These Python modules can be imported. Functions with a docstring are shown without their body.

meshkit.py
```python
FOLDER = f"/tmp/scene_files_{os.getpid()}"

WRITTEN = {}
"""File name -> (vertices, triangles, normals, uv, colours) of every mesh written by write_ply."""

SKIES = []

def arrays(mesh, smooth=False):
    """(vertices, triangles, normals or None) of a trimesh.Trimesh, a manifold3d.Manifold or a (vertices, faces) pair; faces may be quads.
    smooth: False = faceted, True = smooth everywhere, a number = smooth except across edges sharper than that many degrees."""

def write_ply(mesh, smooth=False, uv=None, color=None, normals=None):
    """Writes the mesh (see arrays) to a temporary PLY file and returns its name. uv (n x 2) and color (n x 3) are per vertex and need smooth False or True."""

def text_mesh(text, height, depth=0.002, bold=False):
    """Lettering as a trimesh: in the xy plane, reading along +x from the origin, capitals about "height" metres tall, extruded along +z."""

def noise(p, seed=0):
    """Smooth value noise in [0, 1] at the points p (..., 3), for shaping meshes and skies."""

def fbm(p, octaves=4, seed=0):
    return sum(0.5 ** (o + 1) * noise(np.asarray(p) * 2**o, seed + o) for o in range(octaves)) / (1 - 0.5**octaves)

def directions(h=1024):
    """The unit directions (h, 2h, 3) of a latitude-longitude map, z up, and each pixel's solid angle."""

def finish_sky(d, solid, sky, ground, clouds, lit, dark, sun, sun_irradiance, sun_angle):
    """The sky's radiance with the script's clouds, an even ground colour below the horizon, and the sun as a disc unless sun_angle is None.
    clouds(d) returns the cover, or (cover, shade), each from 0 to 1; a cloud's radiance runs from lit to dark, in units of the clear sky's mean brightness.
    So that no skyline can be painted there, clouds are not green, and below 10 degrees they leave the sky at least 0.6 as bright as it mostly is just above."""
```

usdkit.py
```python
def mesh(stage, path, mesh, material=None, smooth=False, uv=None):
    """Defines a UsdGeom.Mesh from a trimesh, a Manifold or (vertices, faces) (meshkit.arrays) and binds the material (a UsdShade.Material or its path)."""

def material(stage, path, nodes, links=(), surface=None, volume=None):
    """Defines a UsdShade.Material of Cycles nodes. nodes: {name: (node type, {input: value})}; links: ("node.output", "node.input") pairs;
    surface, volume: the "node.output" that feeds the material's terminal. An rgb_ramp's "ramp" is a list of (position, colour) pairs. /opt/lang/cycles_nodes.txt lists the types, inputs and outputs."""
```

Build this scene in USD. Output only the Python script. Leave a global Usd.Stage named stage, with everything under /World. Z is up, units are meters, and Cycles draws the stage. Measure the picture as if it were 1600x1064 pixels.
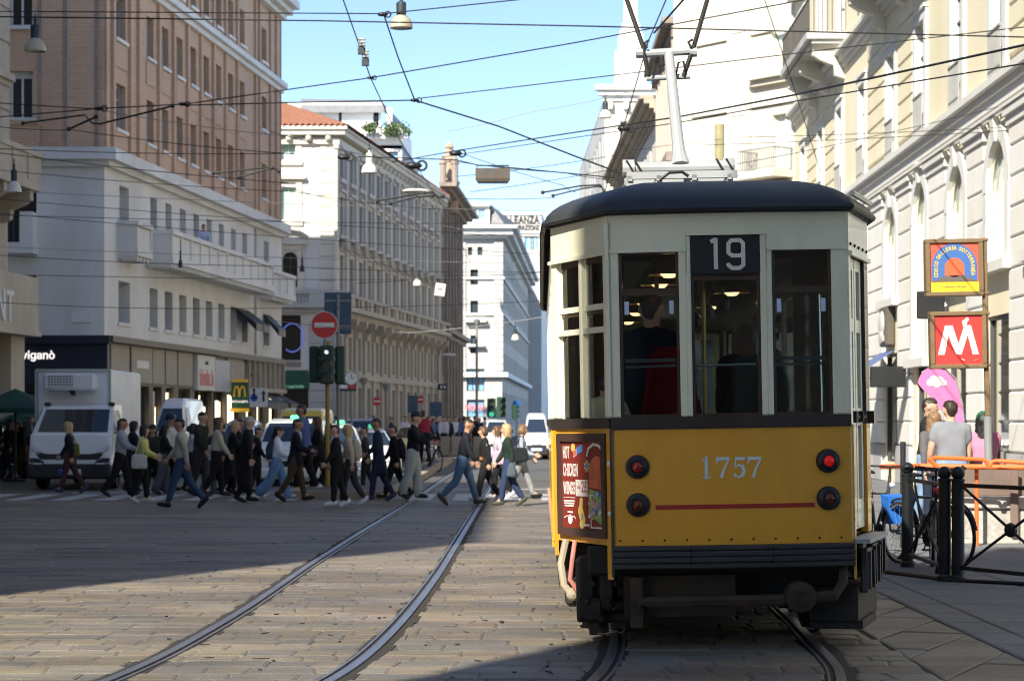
import math, random, numpy as np, trimesh, usdkit, meshkit
import manifold3d as m3
from shapely.geometry import Polygon, LineString, Point, box as sbox
from shapely import affinity
from shapely.ops import unary_union
from pxr import Usd, UsdGeom, UsdLux, UsdShade, Gf, Sdf

rng = np.random.default_rng(7)
RND = random.Random(11)
F, HC, VH = 3448.0, 1.55, 657.0      # lens in pixels of the 1600 px photograph, eye height, horizon row
stage = Usd.Stage.CreateInMemory()
UsdGeom.SetStageUpAxis(stage, UsdGeom.Tokens.z)
UsdGeom.SetStageMetersPerUnit(stage, 1.0)
UsdGeom.Xform.Define(stage, '/World')

# ------------------------------------------------------------ camera, sky, sun
cam = UsdGeom.Camera.Define(stage, '/World/camera')
cam.AddTranslateOp().Set(Gf.Vec3d(0, 0, HC))
cam.AddRotateXOp().Set(90.0)
cam.CreateHorizontalApertureAttr(23.2)
cam.CreateVerticalApertureAttr(23.2 * 680 / 1024)
cam.CreateFocalLengthAttr(23.2 * F / 1600)
cam.CreateVerticalApertureOffsetAttr(125 / 1600 * 23.2)
cam.CreateClippingRangeAttr(Gf.Vec2f(0.1, 2000))
cam.CreateFStopAttr(3.2)
cam.CreateFocusDistanceAttr(15.6)
EXPOSURE = 1.18
cam.CreateExposureAttr(EXPOSURE)

SUN = np.array([-.43, -.90]); SUN /= np.linalg.norm(SUN)
SUN_EL = math.radians(37)
SUN_AZ = math.atan2(SUN[0], SUN[1])
dome = UsdLux.DomeLight.Define(stage, '/World/sky')
sky_m = usdkit.material(stage, '/World/Looks/sky_material', {
    'sky': ('sky_texture', {'sky_type': 'single_scattering', 'sun_disc': False, 'sun_elevation': SUN_EL,
                            'sun_rotation': SUN_AZ, 'altitude': 120.0, 'air_density': 0.62, 'aerosol_density': 0.25, 'ozone_density': 1.8}),
    'bg': ('background_shader', {'strength': 0.108})},
    [('sky.color', 'bg.color')], surface='bg.background')
UsdShade.MaterialBindingAPI.Apply(dome.GetPrim()).Bind(sky_m)
dome.GetPrim().SetCustomDataByKey('kind', 'structure')
sun = UsdLux.DistantLight.Define(stage, '/World/sun')
sun.CreateIntensityAttr(1.12); sun.CreateNormalizeAttr(True); sun.CreateAngleAttr(0.53)
sun.CreateColorAttr(Gf.Vec3f(1.0, 0.93, 0.80))
to_sun = Gf.Vec3d(SUN[0] * math.cos(SUN_EL), SUN[1] * math.cos(SUN_EL), math.sin(SUN_EL))
sun.AddTransformOp().Set(Gf.Matrix4d().SetRotate(Gf.Rotation(Gf.Vec3d(0, 0, 1), to_sun)))

# ------------------------------------------------------------ picture -> place
def at(x, y, D):                     # the point at distance D seen at pixel (x, y)
    return np.array([(x - 800) / F * D, D, HC + (VH - y) / F * D])
def gnd(x, y):                       # the ground point seen at pixel (x, y)
    D = HC * F / (y - VH)
    return np.array([(x - 800) / F * D, D])

# ------------------------------------------------------------ mesh builder
_ico = {}
def ico(n):
    if n not in _ico:
        m = trimesh.creation.icosphere(n); _ico[n] = (np.array(m.vertices), np.array(m.faces))
    return _ico[n]
BOXV = np.array([[x, y, z] for x in (0, 1) for y in (0, 1) for z in (0, 1)], float)
BOXF = np.array([[0,1,3],[0,3,2],[4,6,7],[4,7,5],[0,4,5],[0,5,1],[2,3,7],[2,7,6],[0,2,6],[0,6,4],[1,5,7],[1,7,3]])
class MB:
    def __init__(s, T=None): s.v, s.f, s.n, s.T = [], [], 0, T
    def add(s, v, f, T=None):
        v = np.asarray(v, float); f = np.asarray(f, int)
        if T is not None: v = T(v)
        if s.T is not None: v = s.T(v)
        if len(f) and f.shape[1] == 4: f = np.vstack([f[:, [0,1,2]], f[:, [0,2,3]]])
        s.v.append(v); s.f.append(f + s.n); s.n += len(v); return s
    def tm(s, mesh, T=None):
        if hasattr(mesh, 'to_mesh'):
            m = mesh.to_mesh(); return s.add(m.vert_properties[:, :3], m.tri_verts, T)
        return s.add(mesh.vertices, mesh.faces, T)
    def box(s, x0, x1, y0, y1, z0, z1, T=None):
        return s.add(BOXV * [x1-x0, y1-y0, z1-z0] + [x0, y0, z0], BOXF, T)
    def rbox(s, x0, x1, y0, y1, z0, z1, b=.02, T=None):       # box with chamfered edges
        c = np.array([(x0+x1)/2, (y0+y1)/2, (z0+z1)/2]); h = np.array([abs(x1-x0)/2, abs(y1-y0)/2, abs(z1-z0)/2])
        b = min(b, h.min()*.9); sg = BOXV*2-1
        pts = np.vstack([c + sg*(h-np.array(k)*b) for k in ((0,1,1),(1,0,1),(1,1,0))])
        return s.hull(pts, T)
    def hull(s, pts, T=None):
        m = trimesh.convex.convex_hull(np.asarray(pts, float), qhull_options='QbB Pp QJ')
        return s.add(m.vertices, m.faces, T)
    def quad(s, a, b, c, d, T=None): return s.add([a, b, c, d], [[0,1,2],[0,2,3]], T)
    def tube(s, pts, r, n=8, T=None, caps=True):
        pts = np.asarray(pts, float); m = len(pts); r = np.broadcast_to(r, m)
        tg = np.gradient(pts, axis=0); tg /= np.linalg.norm(tg, axis=1, keepdims=True) + 1e-12
        up = np.array([0, 0, 1.]) if abs(tg[0][2]) < .9 else np.array([1., 0, 0])
        a = np.linspace(0, 2*np.pi, n, endpoint=False); V = []
        for p, t, rr in zip(pts, tg, r):
            e = np.cross(t, up)
            if np.linalg.norm(e) < 1e-6: e = np.cross(t, [0, 1., 0])
            e /= np.linalg.norm(e); g = np.cross(e, t); up = g
            V.append(p + rr*(np.outer(np.cos(a), e) + np.outer(np.sin(a), g)))
        V = np.vstack(V); Fs = []
        i = np.arange(n); j = (i+1) % n
        for k in range(m-1): Fs.append(np.stack([k*n+i, k*n+j, (k+1)*n+j, (k+1)*n+i], 1))
        Fq = np.vstack(Fs); Ft = np.vstack([Fq[:, [0,1,2]], Fq[:, [0,2,3]]])
        if caps and n > 2:
            Ft = np.vstack([Ft, np.stack([np.zeros(n-2, int), i[2:], i[1:-1]], 1), (m-1)*n + np.stack([np.zeros(n-2, int), i[1:-1], i[2:]], 1)])
        return s.add(V, Ft, T)
    def lathe(s, prof, c=(0, 0, 0), axis='z', n=16, T=None):
        prof = np.asarray(prof, float); a = np.linspace(0, 2*np.pi, n, endpoint=False); m = len(prof)
        V = np.stack([np.outer(prof[:,0], np.cos(a)), np.outer(prof[:,0], np.sin(a)), np.repeat(prof[:,1][:,None], n, 1)], -1).reshape(-1, 3)
        if axis == 'x': V = V[:, [2, 0, 1]]
        if axis == 'y': V = V[:, [0, 2, 1]]
        i = np.arange(n); j = (i+1) % n
        Fq = np.vstack([np.stack([k*n+i, k*n+j, (k+1)*n+j, (k+1)*n+i], 1) for k in range(m-1)])
        return s.add(V + np.asarray(c, float), Fq, T)
    def ball(s, c, r, n=1, sc=(1, 1, 1), T=None):
        v, f = ico(n); return s.add(v*np.asarray(sc)*r + np.asarray(c), f, T)
    def poly(s, pg, z0, z1, T=None):                         # shapely polygon extruded
        for g in getattr(pg, 'geoms', [pg]):
            if g.is_empty or g.area < 1e-9 or g.geom_type != 'Polygon': continue
            e = trimesh.creation.extrude_polygon(g, abs(z1-z0), engine='earcut')
            s.add(np.array(e.vertices) + [0, 0, min(z0, z1)], e.faces, T)
        return s
    def mesh(s):
        if not s.v: return np.zeros((0, 3)), np.zeros((0, 3), int)
        return np.vstack(s.v), np.vstack(s.f)
    def empty(s): return not s.v

def mat4(loc=(0,0,0), rz=0, sc=1):
    c, n = math.cos(rz), math.sin(rz); R = np.array([[c, -n, 0], [n, c, 0], [0, 0, 1]]); loc = np.asarray(loc, float)
    return lambda v: (np.asarray(v, float)*sc) @ R.T + loc

# ------------------------------------------------------------ scene objects
_count = {}
def numbered(parent, name):
    k = (parent, name); n = _count.get(k, 0); _count[k] = n + 1
    return f'{parent}/{name}' if n == 0 else f'{parent}/{name}_{n:03d}'
def tag(prim, label=None, cat=None, group=None, kind=None):
    for k, v in (('label', label), ('category', cat), ('group', group), ('kind', kind)):
        if v: prim.SetCustomDataByKey(k, v)
def thing(name, label=None, cat=None, group=None, kind=None, loc=None, rz=0, ry=0):
    p = numbered('/World', name); x = UsdGeom.Xform.Define(stage, p)
    if loc is not None: x.AddTranslateOp().Set(Gf.Vec3d(*map(float, loc)))
    if rz: x.AddRotateZOp().Set(float(rz))
    if ry: x.AddRotateYOp().Set(float(ry))
    tag(x.GetPrim(), label, cat, group, kind); return p
def part(parent, name, mb, mat, smooth=False, label=None, kind=None):
    if isinstance(mb, MB):
        if mb.empty(): return None
        mb = mb.mesh()
    p = numbered(parent, name)
    m = usdkit.mesh(stage, p, mb, mat, smooth)
    tag(m.GetPrim(), label, None, None, kind); return p
def solo(name, mb, mat, label=None, cat=None, group=None, kind=None, smooth=False):
    p = part('/World', name, mb, mat, smooth); tag(stage.GetPrimAtPath(p), label, cat, group, kind); return p
def dup(path, name, loc, rz=0, label=None, cat=None, group=None, sc=None):
    p = numbered('/World', name); x = UsdGeom.Xform.Define(stage, p)
    x.GetPrim().GetReferences().AddInternalReference(Sdf.Path(path)); x.GetPrim().SetInstanceable(True)
    x.ClearXformOpOrder()
    x.AddTranslateOp(opSuffix='place').Set(Gf.Vec3d(*map(float, loc))); x.AddRotateZOp(opSuffix='place').Set(float(rz))
    if sc: x.AddScaleOp(opSuffix='place').Set(Gf.Vec3f(sc, sc, sc))
    tag(x.GetPrim(), label, cat, group); return p
def bevelled(v, f): return (v, f)

# ------------------------------------------------------------ materials
def C(*c): return np.array(c if len(c) == 3 else [c[0]]*3, float)
def M(name, col, rough=.7, var=.12, scale=1.5, stretch=(1, 1, 1), bump=0., bscale=25., metal=0., spec=.4, coat=0., rnd=0., emit=0., dirt=0., dcol=None, local=False):
    col = np.asarray(col, float)
    n = {'g': (('texture_coordinate' if local else 'geometry'), {}),
         'm': ('mapping', {'scale': stretch}), 'n': ('noise_texture', {'scale': scale, 'detail': 6.0, 'roughness': .6}),
         'r': ('rgb_ramp', {'ramp': [(.28, tuple(col*(1-var))), (.72, tuple(np.minimum(col*(1+var), .95)))]}),
         'p': ('principled_bsdf', {'roughness': rough, 'metallic': metal, 'specular_ior_level': spec, 'coat_weight': coat})}
    src = 'g.object' if local else 'g.position'
    L = [(src, 'm.vector'), ('m.vector', 'n.vector'), ('n.fac', 'r.fac')]; out = 'r.color'
    if dirt:
        n['dn'] = ('noise_texture', {'scale': scale*.37, 'detail': 8.0, 'roughness': .7})
        n['dr'] = ('rgb_ramp', {'ramp': [(.48, (0, 0, 0)), (.66, (1, 1, 1))]})
        n['dm'] = ('math', {'math_type': 'multiply', 'value2': dirt}); n['dx'] = ('mix', {'color2': tuple(dcol if dcol is not None else col*.45)})
        L += [('m.vector', 'dn.vector'), ('dn.fac', 'dr.fac'), ('dr.color', 'dm.value1'), ('dm.value', 'dx.fac'), (out, 'dx.color1')]; out = 'dx.color'
    if rnd:
        n['o'] = ('object_info', {}); n['k'] = ('math', {'math_type': 'multiply_add', 'value2': rnd, 'value3': 1-rnd/2}); n['h'] = ('hsv', {})
        L += [('o.random', 'k.value1'), ('k.value', 'h.value'), (out, 'h.color')]; out = 'h.color'
    L.append((out, 'p.base_color'))
    if bump:
        n['bn'] = ('noise_texture', {'scale': bscale, 'detail': 4.0}); n['b'] = ('bump', {'strength': bump, 'distance': .02})
        L += [(src, 'bn.vector'), ('bn.fac', 'b.height'), ('b.normal', 'p.normal')]
    if emit:
        n['p'][1]['emission_strength'] = emit; n['p'][1]['emission_color'] = tuple(col)
    return usdkit.material(stage, f'/World/Looks/{name}', n, L, surface='p.BSDF')
def GLASS(name, tint=(.02, .03, .035), rough=.04, rnd=.5, spec=.5):      # window panes of buildings: what lies behind is dark
    n = {'o': ('object_info', {}), 'k': ('math', {'math_type': 'multiply_add', 'value2': rnd*2, 'value3': 1-rnd}), 'h': ('hsv', {'color': tint}),
         'g': ('geometry', {}), 'bn': ('noise_texture', {'scale': 1.1, 'detail': 1.0}), 'b': ('bump', {'strength': .05, 'distance': .05}),
         'p': ('principled_bsdf', {'roughness': rough, 'specular_ior_level': spec})}
    return usdkit.material(stage, f'/World/Looks/{name}', n, [('o.random', 'k.value1'), ('k.value', 'h.value'), ('h.color', 'p.base_color'),
        ('g.position', 'bn.vector'), ('bn.fac', 'b.height'), ('b.normal', 'p.normal')], surface='p.BSDF')
def PANE(name, tint=(.92, .95, .94), ior=1.38):                                   # clear panes one sees through
    n = {'t': ('transparent_bsdf', {'color': tint}), 'g': ('glossy_bsdf', {'roughness': .03}), 'f': ('fresnel', {'IOR': ior}), 'x': ('mix_closure', {})}
    return usdkit.material(stage, f'/World/Looks/{name}', n, [('f.fac', 'x.fac'), ('t.BSDF', 'x.closure1'), ('g.BSDF', 'x.closure2')], surface='x.closure')
# ------------------------------------------------------------ material list
m_lime = M('limestone_pale', C(.68,.68,.665), .8, .09, .7, (1,1,.25), .15, 14, dirt=.5, dcol=(.46,.45,.43))
m_lime_grey = M('limestone_grey', C(.48,.48,.47), .85, .14, .7, (1,1,.35), .2, 10, dirt=.5)
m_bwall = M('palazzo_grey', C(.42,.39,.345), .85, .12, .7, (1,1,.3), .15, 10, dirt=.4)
m_bpil = M('palazzo_pilaster', C(.58,.55,.50), .8, .1, .8, (1,1,.3), .1, 10, dirt=.35)
m_lime_old = M('limestone_weathered', C(.42,.37,.30), .85, .18, .8, (1,1,.4), .3, 8, dirt=.5)
m_stone_dark = M('stone_brown', C(.30,.255,.22), .9, .2, 1.2, (1,1,.5), .3, 8, dirt=.6)
m_cream = M('plaster_cream', C(.76,.69,.50), .8, .06, .5, (1,1,.4), .05, 20, dirt=.12)
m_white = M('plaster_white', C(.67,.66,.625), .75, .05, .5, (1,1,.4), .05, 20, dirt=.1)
m_offwhite = M('plaster_offwhite', C(.65,.615,.525), .8, .05, .5, (1,1,.4), .05, 20, dirt=.15)
m_pink = M('plaster_pinkish', C(.50,.43,.37), .85, .1, .8, (1,1,.3))
m_penthouse = M('render_white', C(.78,.78,.76), .7, .04)
m_slate = M('roof_slate', C(.22,.22,.23), .7, .15, 3)
m_tile = M('roof_terracotta', C(.24,.105,.065), .8, .25, 6, dirt=.3)
m_roofgrey = M('roof_grey', C(.3,.3,.3), .8)
m_dark = M('dark_metal', C(.035,.037,.04), .5, .2)
m_black = M('black_paint', C(.015,.016,.018), .45, .2)
m_navy = M('fascia_navy', C(.012,.016,.03), .5, .1)
m_bronze = M('bronze_frame', C(.10,.085,.065), .5, .15)
m_shop = M('shop_panel_tan', C(.30,.27,.22), .6, .1)
m_wframe = M('window_frame_white', C(.62,.66,.66), .5, .05)
m_wgrey = M('window_frame_grey', C(.33,.38,.42), .5, .05)
m_wdark = M('window_frame_dark', C(.06,.06,.06), .5, .1)
m_iron = M('wrought_iron', C(.07,.065,.06), .6, .2)
m_irong = M('iron_grey', C(.28,.28,.27), .6, .15)
m_teal = M('blind_teal', C(.36,.52,.48), .7, .06)
m_blindw = M('blind_white', C(.6,.6,.57), .8, .05)
g_dark = GLASS('glass_dark', (.02,.024,.026))
g_blue = GLASS('glass_blue', (.03,.055,.08))
g_light = GLASS('glass_curtained', (.55,.6,.59), .08, .15)
g_sky = GLASS('glass_sky', (.16,.30,.42), .05)
g_shop = GLASS('glass_shop', (.05,.045,.035), .03, .8)
m_lit = M('shop_light', C(1.,.8,.5), .5, 0, emit=1.6)
m_litw = M('lamp_white', C(1.,.95,.9), .5, 0, emit=.45)
def brick_mat(name, c1, c2, mo, rows=.085, wid=.28):
    n = {'g': ('geometry', {}), 's': ('separate_xyz', {}), 'a': ('math', {'math_type': 'add'}), 'c': ('combine_xyz', {}),
         'b': ('brick_texture', {'color1': c1, 'color2': c2, 'mortar': mo, 'scale': 1.0, 'mortar_size': .012, 'mortar_smooth': .3, 'brick_width': wid, 'row_height': rows, 'bias': -.2}),
         'n': ('noise_texture', {'scale': .35, 'detail': 5.0}), 'r': ('rgb_ramp', {'ramp': [(.3, (.86,.84,.83)), (.7, (1.06,1.04,1.0))]}), 'x': ('mix', {'mix_type': 'multiply', 'fac': 1.0}),
         'p': ('principled_bsdf', {'roughness': .85})}
    return usdkit.material(stage, f'/World/Looks/{name}', n, [('g.position', 's.vector'), ('s.x', 'a.value1'), ('s.y', 'a.value2'), ('a.value', 'c.x'), ('s.z', 'c.y'), ('c.vector', 'b.vector'),
        ('g.position', 'n.vector'), ('n.fac', 'r.fac'), ('b.color', 'x.color1'), ('r.color', 'x.color2'), ('x.color', 'p.base_color')], surface='p.BSDF')
m_brick = brick_mat('brick_buff', (.55,.35,.235), (.48,.295,.19), (.57,.48,.38))

# ------------------------------------------------------------ facades
class Fr:                                   # facade frame: u along a->b, n outward, z up
    def __init__(s, a, b, flip=False):
        s.a = np.array(a, float); s.b = np.array(b, float); d = s.b - s.a; s.L = float(np.linalg.norm(d)); s.d = d/s.L
        s.n = np.array([s.d[1], -s.d[0]]) * (-1 if flip else 1)
    def T(s, v):
        v = np.asarray(v, float); xy = s.a + v[:, :1]*s.d + v[:, 1:2]*s.n
        return np.column_stack([xy, v[:, 2]])
    def mb(s): return MB(s.T)
    def u(s, x):
        k = (x-800)/F; return (k*s.a[1]-s.a[0])/(s.d[0]-k*s.d[1])
    def z(s, u, y): return HC + (VH-y)/F*(s.a[1]+u*s.d[1])
    def uz(s, x, y): u = s.u(x); return u, s.z(u, y)
def fb(mb, u0, u1, n0, n1, z0, z1): return mb.box(u0, u1, n0, n1, z0, z1)
def arc(u0, u1, z1, k=10):                  # half circle that ends at height z1
    r = (u1-u0)/2; a = np.linspace(np.pi, 0, k+1); return np.stack([(u0+u1)/2 + r*np.cos(a), z1-r+r*np.sin(a)], 1)
def wall(mb, u0, u1, z0, z1, ops=(), n=0., rev=.3):
    us = sorted({u0, u1, *[o[0] for o in ops], *[o[1] for o in ops]}); zs = sorted({z0, z1, *[o[2] for o in ops], *[o[3] for o in ops]})
    us = [x for x in us if u0 <= x <= u1]; zs = [x for x in zs if z0 <= x <= z1]
    for b, t in zip(zs, zs[1:]):
        run = None
        for l, r in list(zip(us, us[1:])) + [(None, None)]:
            hole = l is None or any(o[0] < (l+r)/2 < o[1] and o[2] < (b+t)/2 < o[3] for o in ops)
            if hole:
                if run: mb.quad([run[0], n, b], [run[1], n, b], [run[1], n, t], [run[0], n, t]); run = None
            else: run = [run[0] if run else l, r]
    for o in ops:
        a, b, c, d = o[:4]; ar = len(o) > 4 and o[4]; top = d - (b-a)/2 if ar else d
        mb.quad([a, n, c], [a, n-rev, c], [a, n-rev, top], [a, n, top]); mb.quad([b, n, c], [b, n-rev, c], [b, n-rev, top], [b, n, top])
        mb.quad([a, n, c], [b, n, c], [b, n-rev, c], [a, n-rev, c])
        if ar:
            p = arc(a, b, d)
            for (x0, y0), (x1, y1) in zip(p, p[1:]):
                mb.quad([x0, n, y0], [x1, n, y1], [x1, n-rev, y1], [x0, n-rev, y0]); mb.quad([x0, n, y0], [x1, n, y1], [x1, n, d], [x0, n, d])
        else: mb.quad([a, n, d], [b, n, d], [b, n-rev, d], [a, n-rev, d])
    return mb
def window(parent, fr, u0, u1, z0, z1, rec=.25, mull=1, bars=(), ar=False, fm=None, gm=None, w=.07, blind=None, sill=None, sillm=None, n=0., label=None, d=.06):
    m = fr.mb(); N0, N1 = n-rec-d, n-rec
    if ar:
        po = arc(u0, u1, z1); pi = arc(u0+w, u1-w, z1-w)
        for k in range(len(po)-1):
            m.quad([*po[k][:1], N1, po[k][1]], [po[k+1][0], N1, po[k+1][1]], [pi[k+1][0], N1, pi[k+1][1]], [pi[k][0], N1, pi[k][1]])
        zt = z1-(u1-u0)/2
    else:
        fb(m, u0, u1, N0, N1, z1-w, z1); zt = z1-w
    fb(m, u0, u0+w, N0, N1, z0, zt); fb(m, u1-w, u1, N0, N1, z0, zt); fb(m, u0+w, u1-w, N0, N1, z0, z0+w)
    top = z1-w*1.2
    for k in range(mull):
        c = u0 + (u1-u0)*(k+1)/(mull+1); fb(m, c-w*.45, c+w*.45, N0, N1-.004, z0+w, top)
    for q in bars:
        c = z0+(z1-z0)*q; fb(m, u0+w, u1-w, N0, N1-.008, c-w*.4, c+w*.4)
    p = part(parent, 'window', m, fm or m_wgrey, label=label)
    g = fr.mb()
    if ar: g.poly(Polygon([(u0, z0), (u1, z0)] + [tuple(q) for q in arc(u0, u1, z1)[::-1]]), 0, .02, lambda v: np.column_stack([v[:, 0], v[:, 2]+N0-.02, v[:, 1]]))
    else: fb(g, u0, u1, N0-.02, N0, z0, z1)
    part(p, 'pane', g, gm or g_dark)
    if blind:
        b = fr.mb(); fb(b, u0+w, u1-w, N0+.004, N0+.03, z1-(z1-z0)*blind[0], z1-w); part(p, 'blind', b, blind[1])
    if sill:
        b = fr.mb(); fb(b, u0-.12, u1+.12, n-rec, n+sill, z0-.12, z0-.003); part(p, 'sill', b, sillm or m_lime)
    return p
def shell(parent, pts, z0, z1, mat, skip=(), roofm=None, slope=0):
    m = MB(); k = len(pts)
    for i in range(k):
        if i in skip: continue
        a, b = pts[i], pts[(i+1) % k]; m.quad([*a, z0], [*b, z0], [*b, z1], [*a, z1])
    part(parent, 'side_wall', m, mat)
    r = MB(); r.poly(Polygon(pts), z1-.25, z1-.01); part(parent, 'roof', r, roofm or m_roofgrey)
def railing(parent, fr, u0, u1, n, z0, z1, mat, step=.11, ends=True, r=.012, name='railing', rail=.025):
    m = fr.mb(); nb = max(2, int((u1-u0)/step))
    for k in range(nb+1):
        u = u0+(u1-u0)*k/nb; fb(m, u-r, u+r, n-r, n+r, z0, z1)
    fb(m, u0-rail, u1+rail, n-rail, n+rail, z1, z1+.05); fb(m, u0, u1, n-r*1.5, n+r*1.5, z0+.08, z0+.11)
    if ends:
        for u in (u0, u1):
            q = max(2, int(n/step))
            for k in range(q): fb(m, u-r, u+r, n*k/q-r, n*k/q+r, z0, z1)
            fb(m, u-rail, u+rail, 0, n, z1+.003, z1+.05)
    return part(parent, name, m, mat)
def scroll(mb, u0, u1, dep, z1, h):          # console bracket with an S-shaped profile
    p = [(0, 0), (dep, 0), (dep, -h*.3), (dep*.75, -h*.45), (dep*.35, -h*.6), (dep*.3, -h*.9), (0, -h)]
    mb.poly(Polygon(p), u0, u1, lambda v: np.column_stack([v[:, 2], v[:, 0], v[:, 1]+z1]))
def cornice(mb, u0, u1, z, prof):            # prof: list of (height, projection) from the bottom up
    for h, pj in prof: fb(mb, u0-pj, u1+pj, -.05, pj, z, z+h); z += h+.0
def glyphs(mb, n, h, u, z, N, seed, w=.6, sl=0.):       # lettering too blurred in the photograph to be read
    r = random.Random(seed); x = u-n*h*w/2
    for k in range(n):
        a = h*w*.16; hh = h*(1 if r.random() < .35 else .74)
        fb(mb, x, x+a, N, N+.012, z, z+hh)
        if r.random() < .8: fb(mb, x+h*w*.55, x+h*w*.55+a, N, N+.012, z, z+h*.72)
        if r.random() < .7: fb(mb, x+a, x+h*w*.55, N, N+.012, z+h*.6, z+h*.72)
        if r.random() < .5: fb(mb, x+a, x+h*w*.55, N, N+.012, z, z+h*.12)
        x += h*w
def words(mb, text, h, u, z, n, bold=False, centre=True, d=.01, sx=1.):
    t = meshkit.text_mesh(text, h, d, bold); v = np.array(t.vertices); v[:, 0] *= sx
    if centre: v[:, 0] -= (v[:, 0].min()+v[:, 0].max())/2
    mb.add(np.column_stack([v[:, 0]+u, v[:, 2]+n, v[:, 1]+z]), t.faces)
# ============================================================ left side
def building(name, label): return thing(name, label, 'building')

# ---- E: grey limestone corner building at the left edge of the picture
bE = building('corner_building', 'weathered grey stone building at the left edge with stone balconies and a sign band')
fE = Fr((-16.7, 33), (-14.17, 62))
ops = []
for r in ((4.9, 6.9), (8.3, 10.6), (11.9, 13.9), (15.2, 17.2), (18.2, 20), (21.2, 22.8)):
    for u in (4, 9, 14, 19, 24): ops.append((u-.7, u+.7, *r))
ops += [(u-1.6, u+1.6, .2, 3.0) for u in (3.5, 8.5, 13.5, 18.5, 23.5)]
part(bE, 'wall', wall(fE.mb(), 0, fE.L, 0, 24.5, ops), m_lime_old)
for o in ops: window(bE, fE, *o[:4], fm=m_wdark, gm=g_dark if o[2] > 1 else g_shop, sill=.08 if o[2] > 1 else None, sillm=m_lime_old)
fEe = Fr((-14.17, 62), (-30, 62), True)
part(bE, 'end_wall', wall(fEe.mb(), 0, fEe.L, 0, 24.5), m_lime_old)
shell(bE, [(-16.7, 33), (-14.17, 62), (-30, 62), (-30, 33)], 0, 24.5, m_lime_old, (0, 1))
m = fE.mb(); cornice(m, .1, fE.L-.1, 23.9, [(.25, .25), (.2, .5), (.2, .8)])
cornice(m, .1, fE.L-.1, 10.9, [(.15, .1), (.2, .2)]); part(bE, 'cornice', m, m_lime_old)
m = fE.mb(); fb(m, 2, fE.L+.1, -.02, .95, 7.95, 8.2); fb(m, 2, fE.L+.1, .78, .93, 8.2, 8.9); fb(m, 2, fE.L+.15, .72, .99, 8.9, 9.05)
for k in range(20): fb(m, 2.3+1.35*k, 2.6+1.35*k, .75, .96, 8.2, 8.9)
fb(m, fE.L-.1, fE.L+.1, 0, .78, 8.2, 9.05); part(bE, 'balcony', m, m_lime_old)
for u in np.linspace(3.4, fE.L-.5, 12):
    m = fE.mb(); scroll(m, u-.15, u+.15, .85, 7.95, .9); part(bE, 'bracket', m, m_lime_old)
m = fE.mb(); fb(m, 1, fE.L+.12, -.02, .85, 4.05, 5.55); fb(m, 1, fE.L+.15, -.02, .93, 3.9, 4.05); sb = part(bE, 'sign_band', m, m_lime_old)
m = fE.mb(); words(m, 'NT', .78, 26.2, 4.25, .853, True, d=.04); part(sb, 'lettering', m, m_white)

for a, b in ((fE.L-1.2, fE.L+.02), (fE.L-6.5, fE.L-5.3), (fE.L-12, fE.L-10.8)): m = fE.mb(); fb(m, a, b, -.02, .48, 0, 3.9); part(bE, 'shop_pier', m, m_lime_old)
for z in np.arange(9.3, 23, .95):
    m = fE.mb(); fb(m, fE.L-1.4, fE.L+.03, -.02, .05, z, z+.86); part(bE, 'stone_block', m, m_lime_old)
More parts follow.
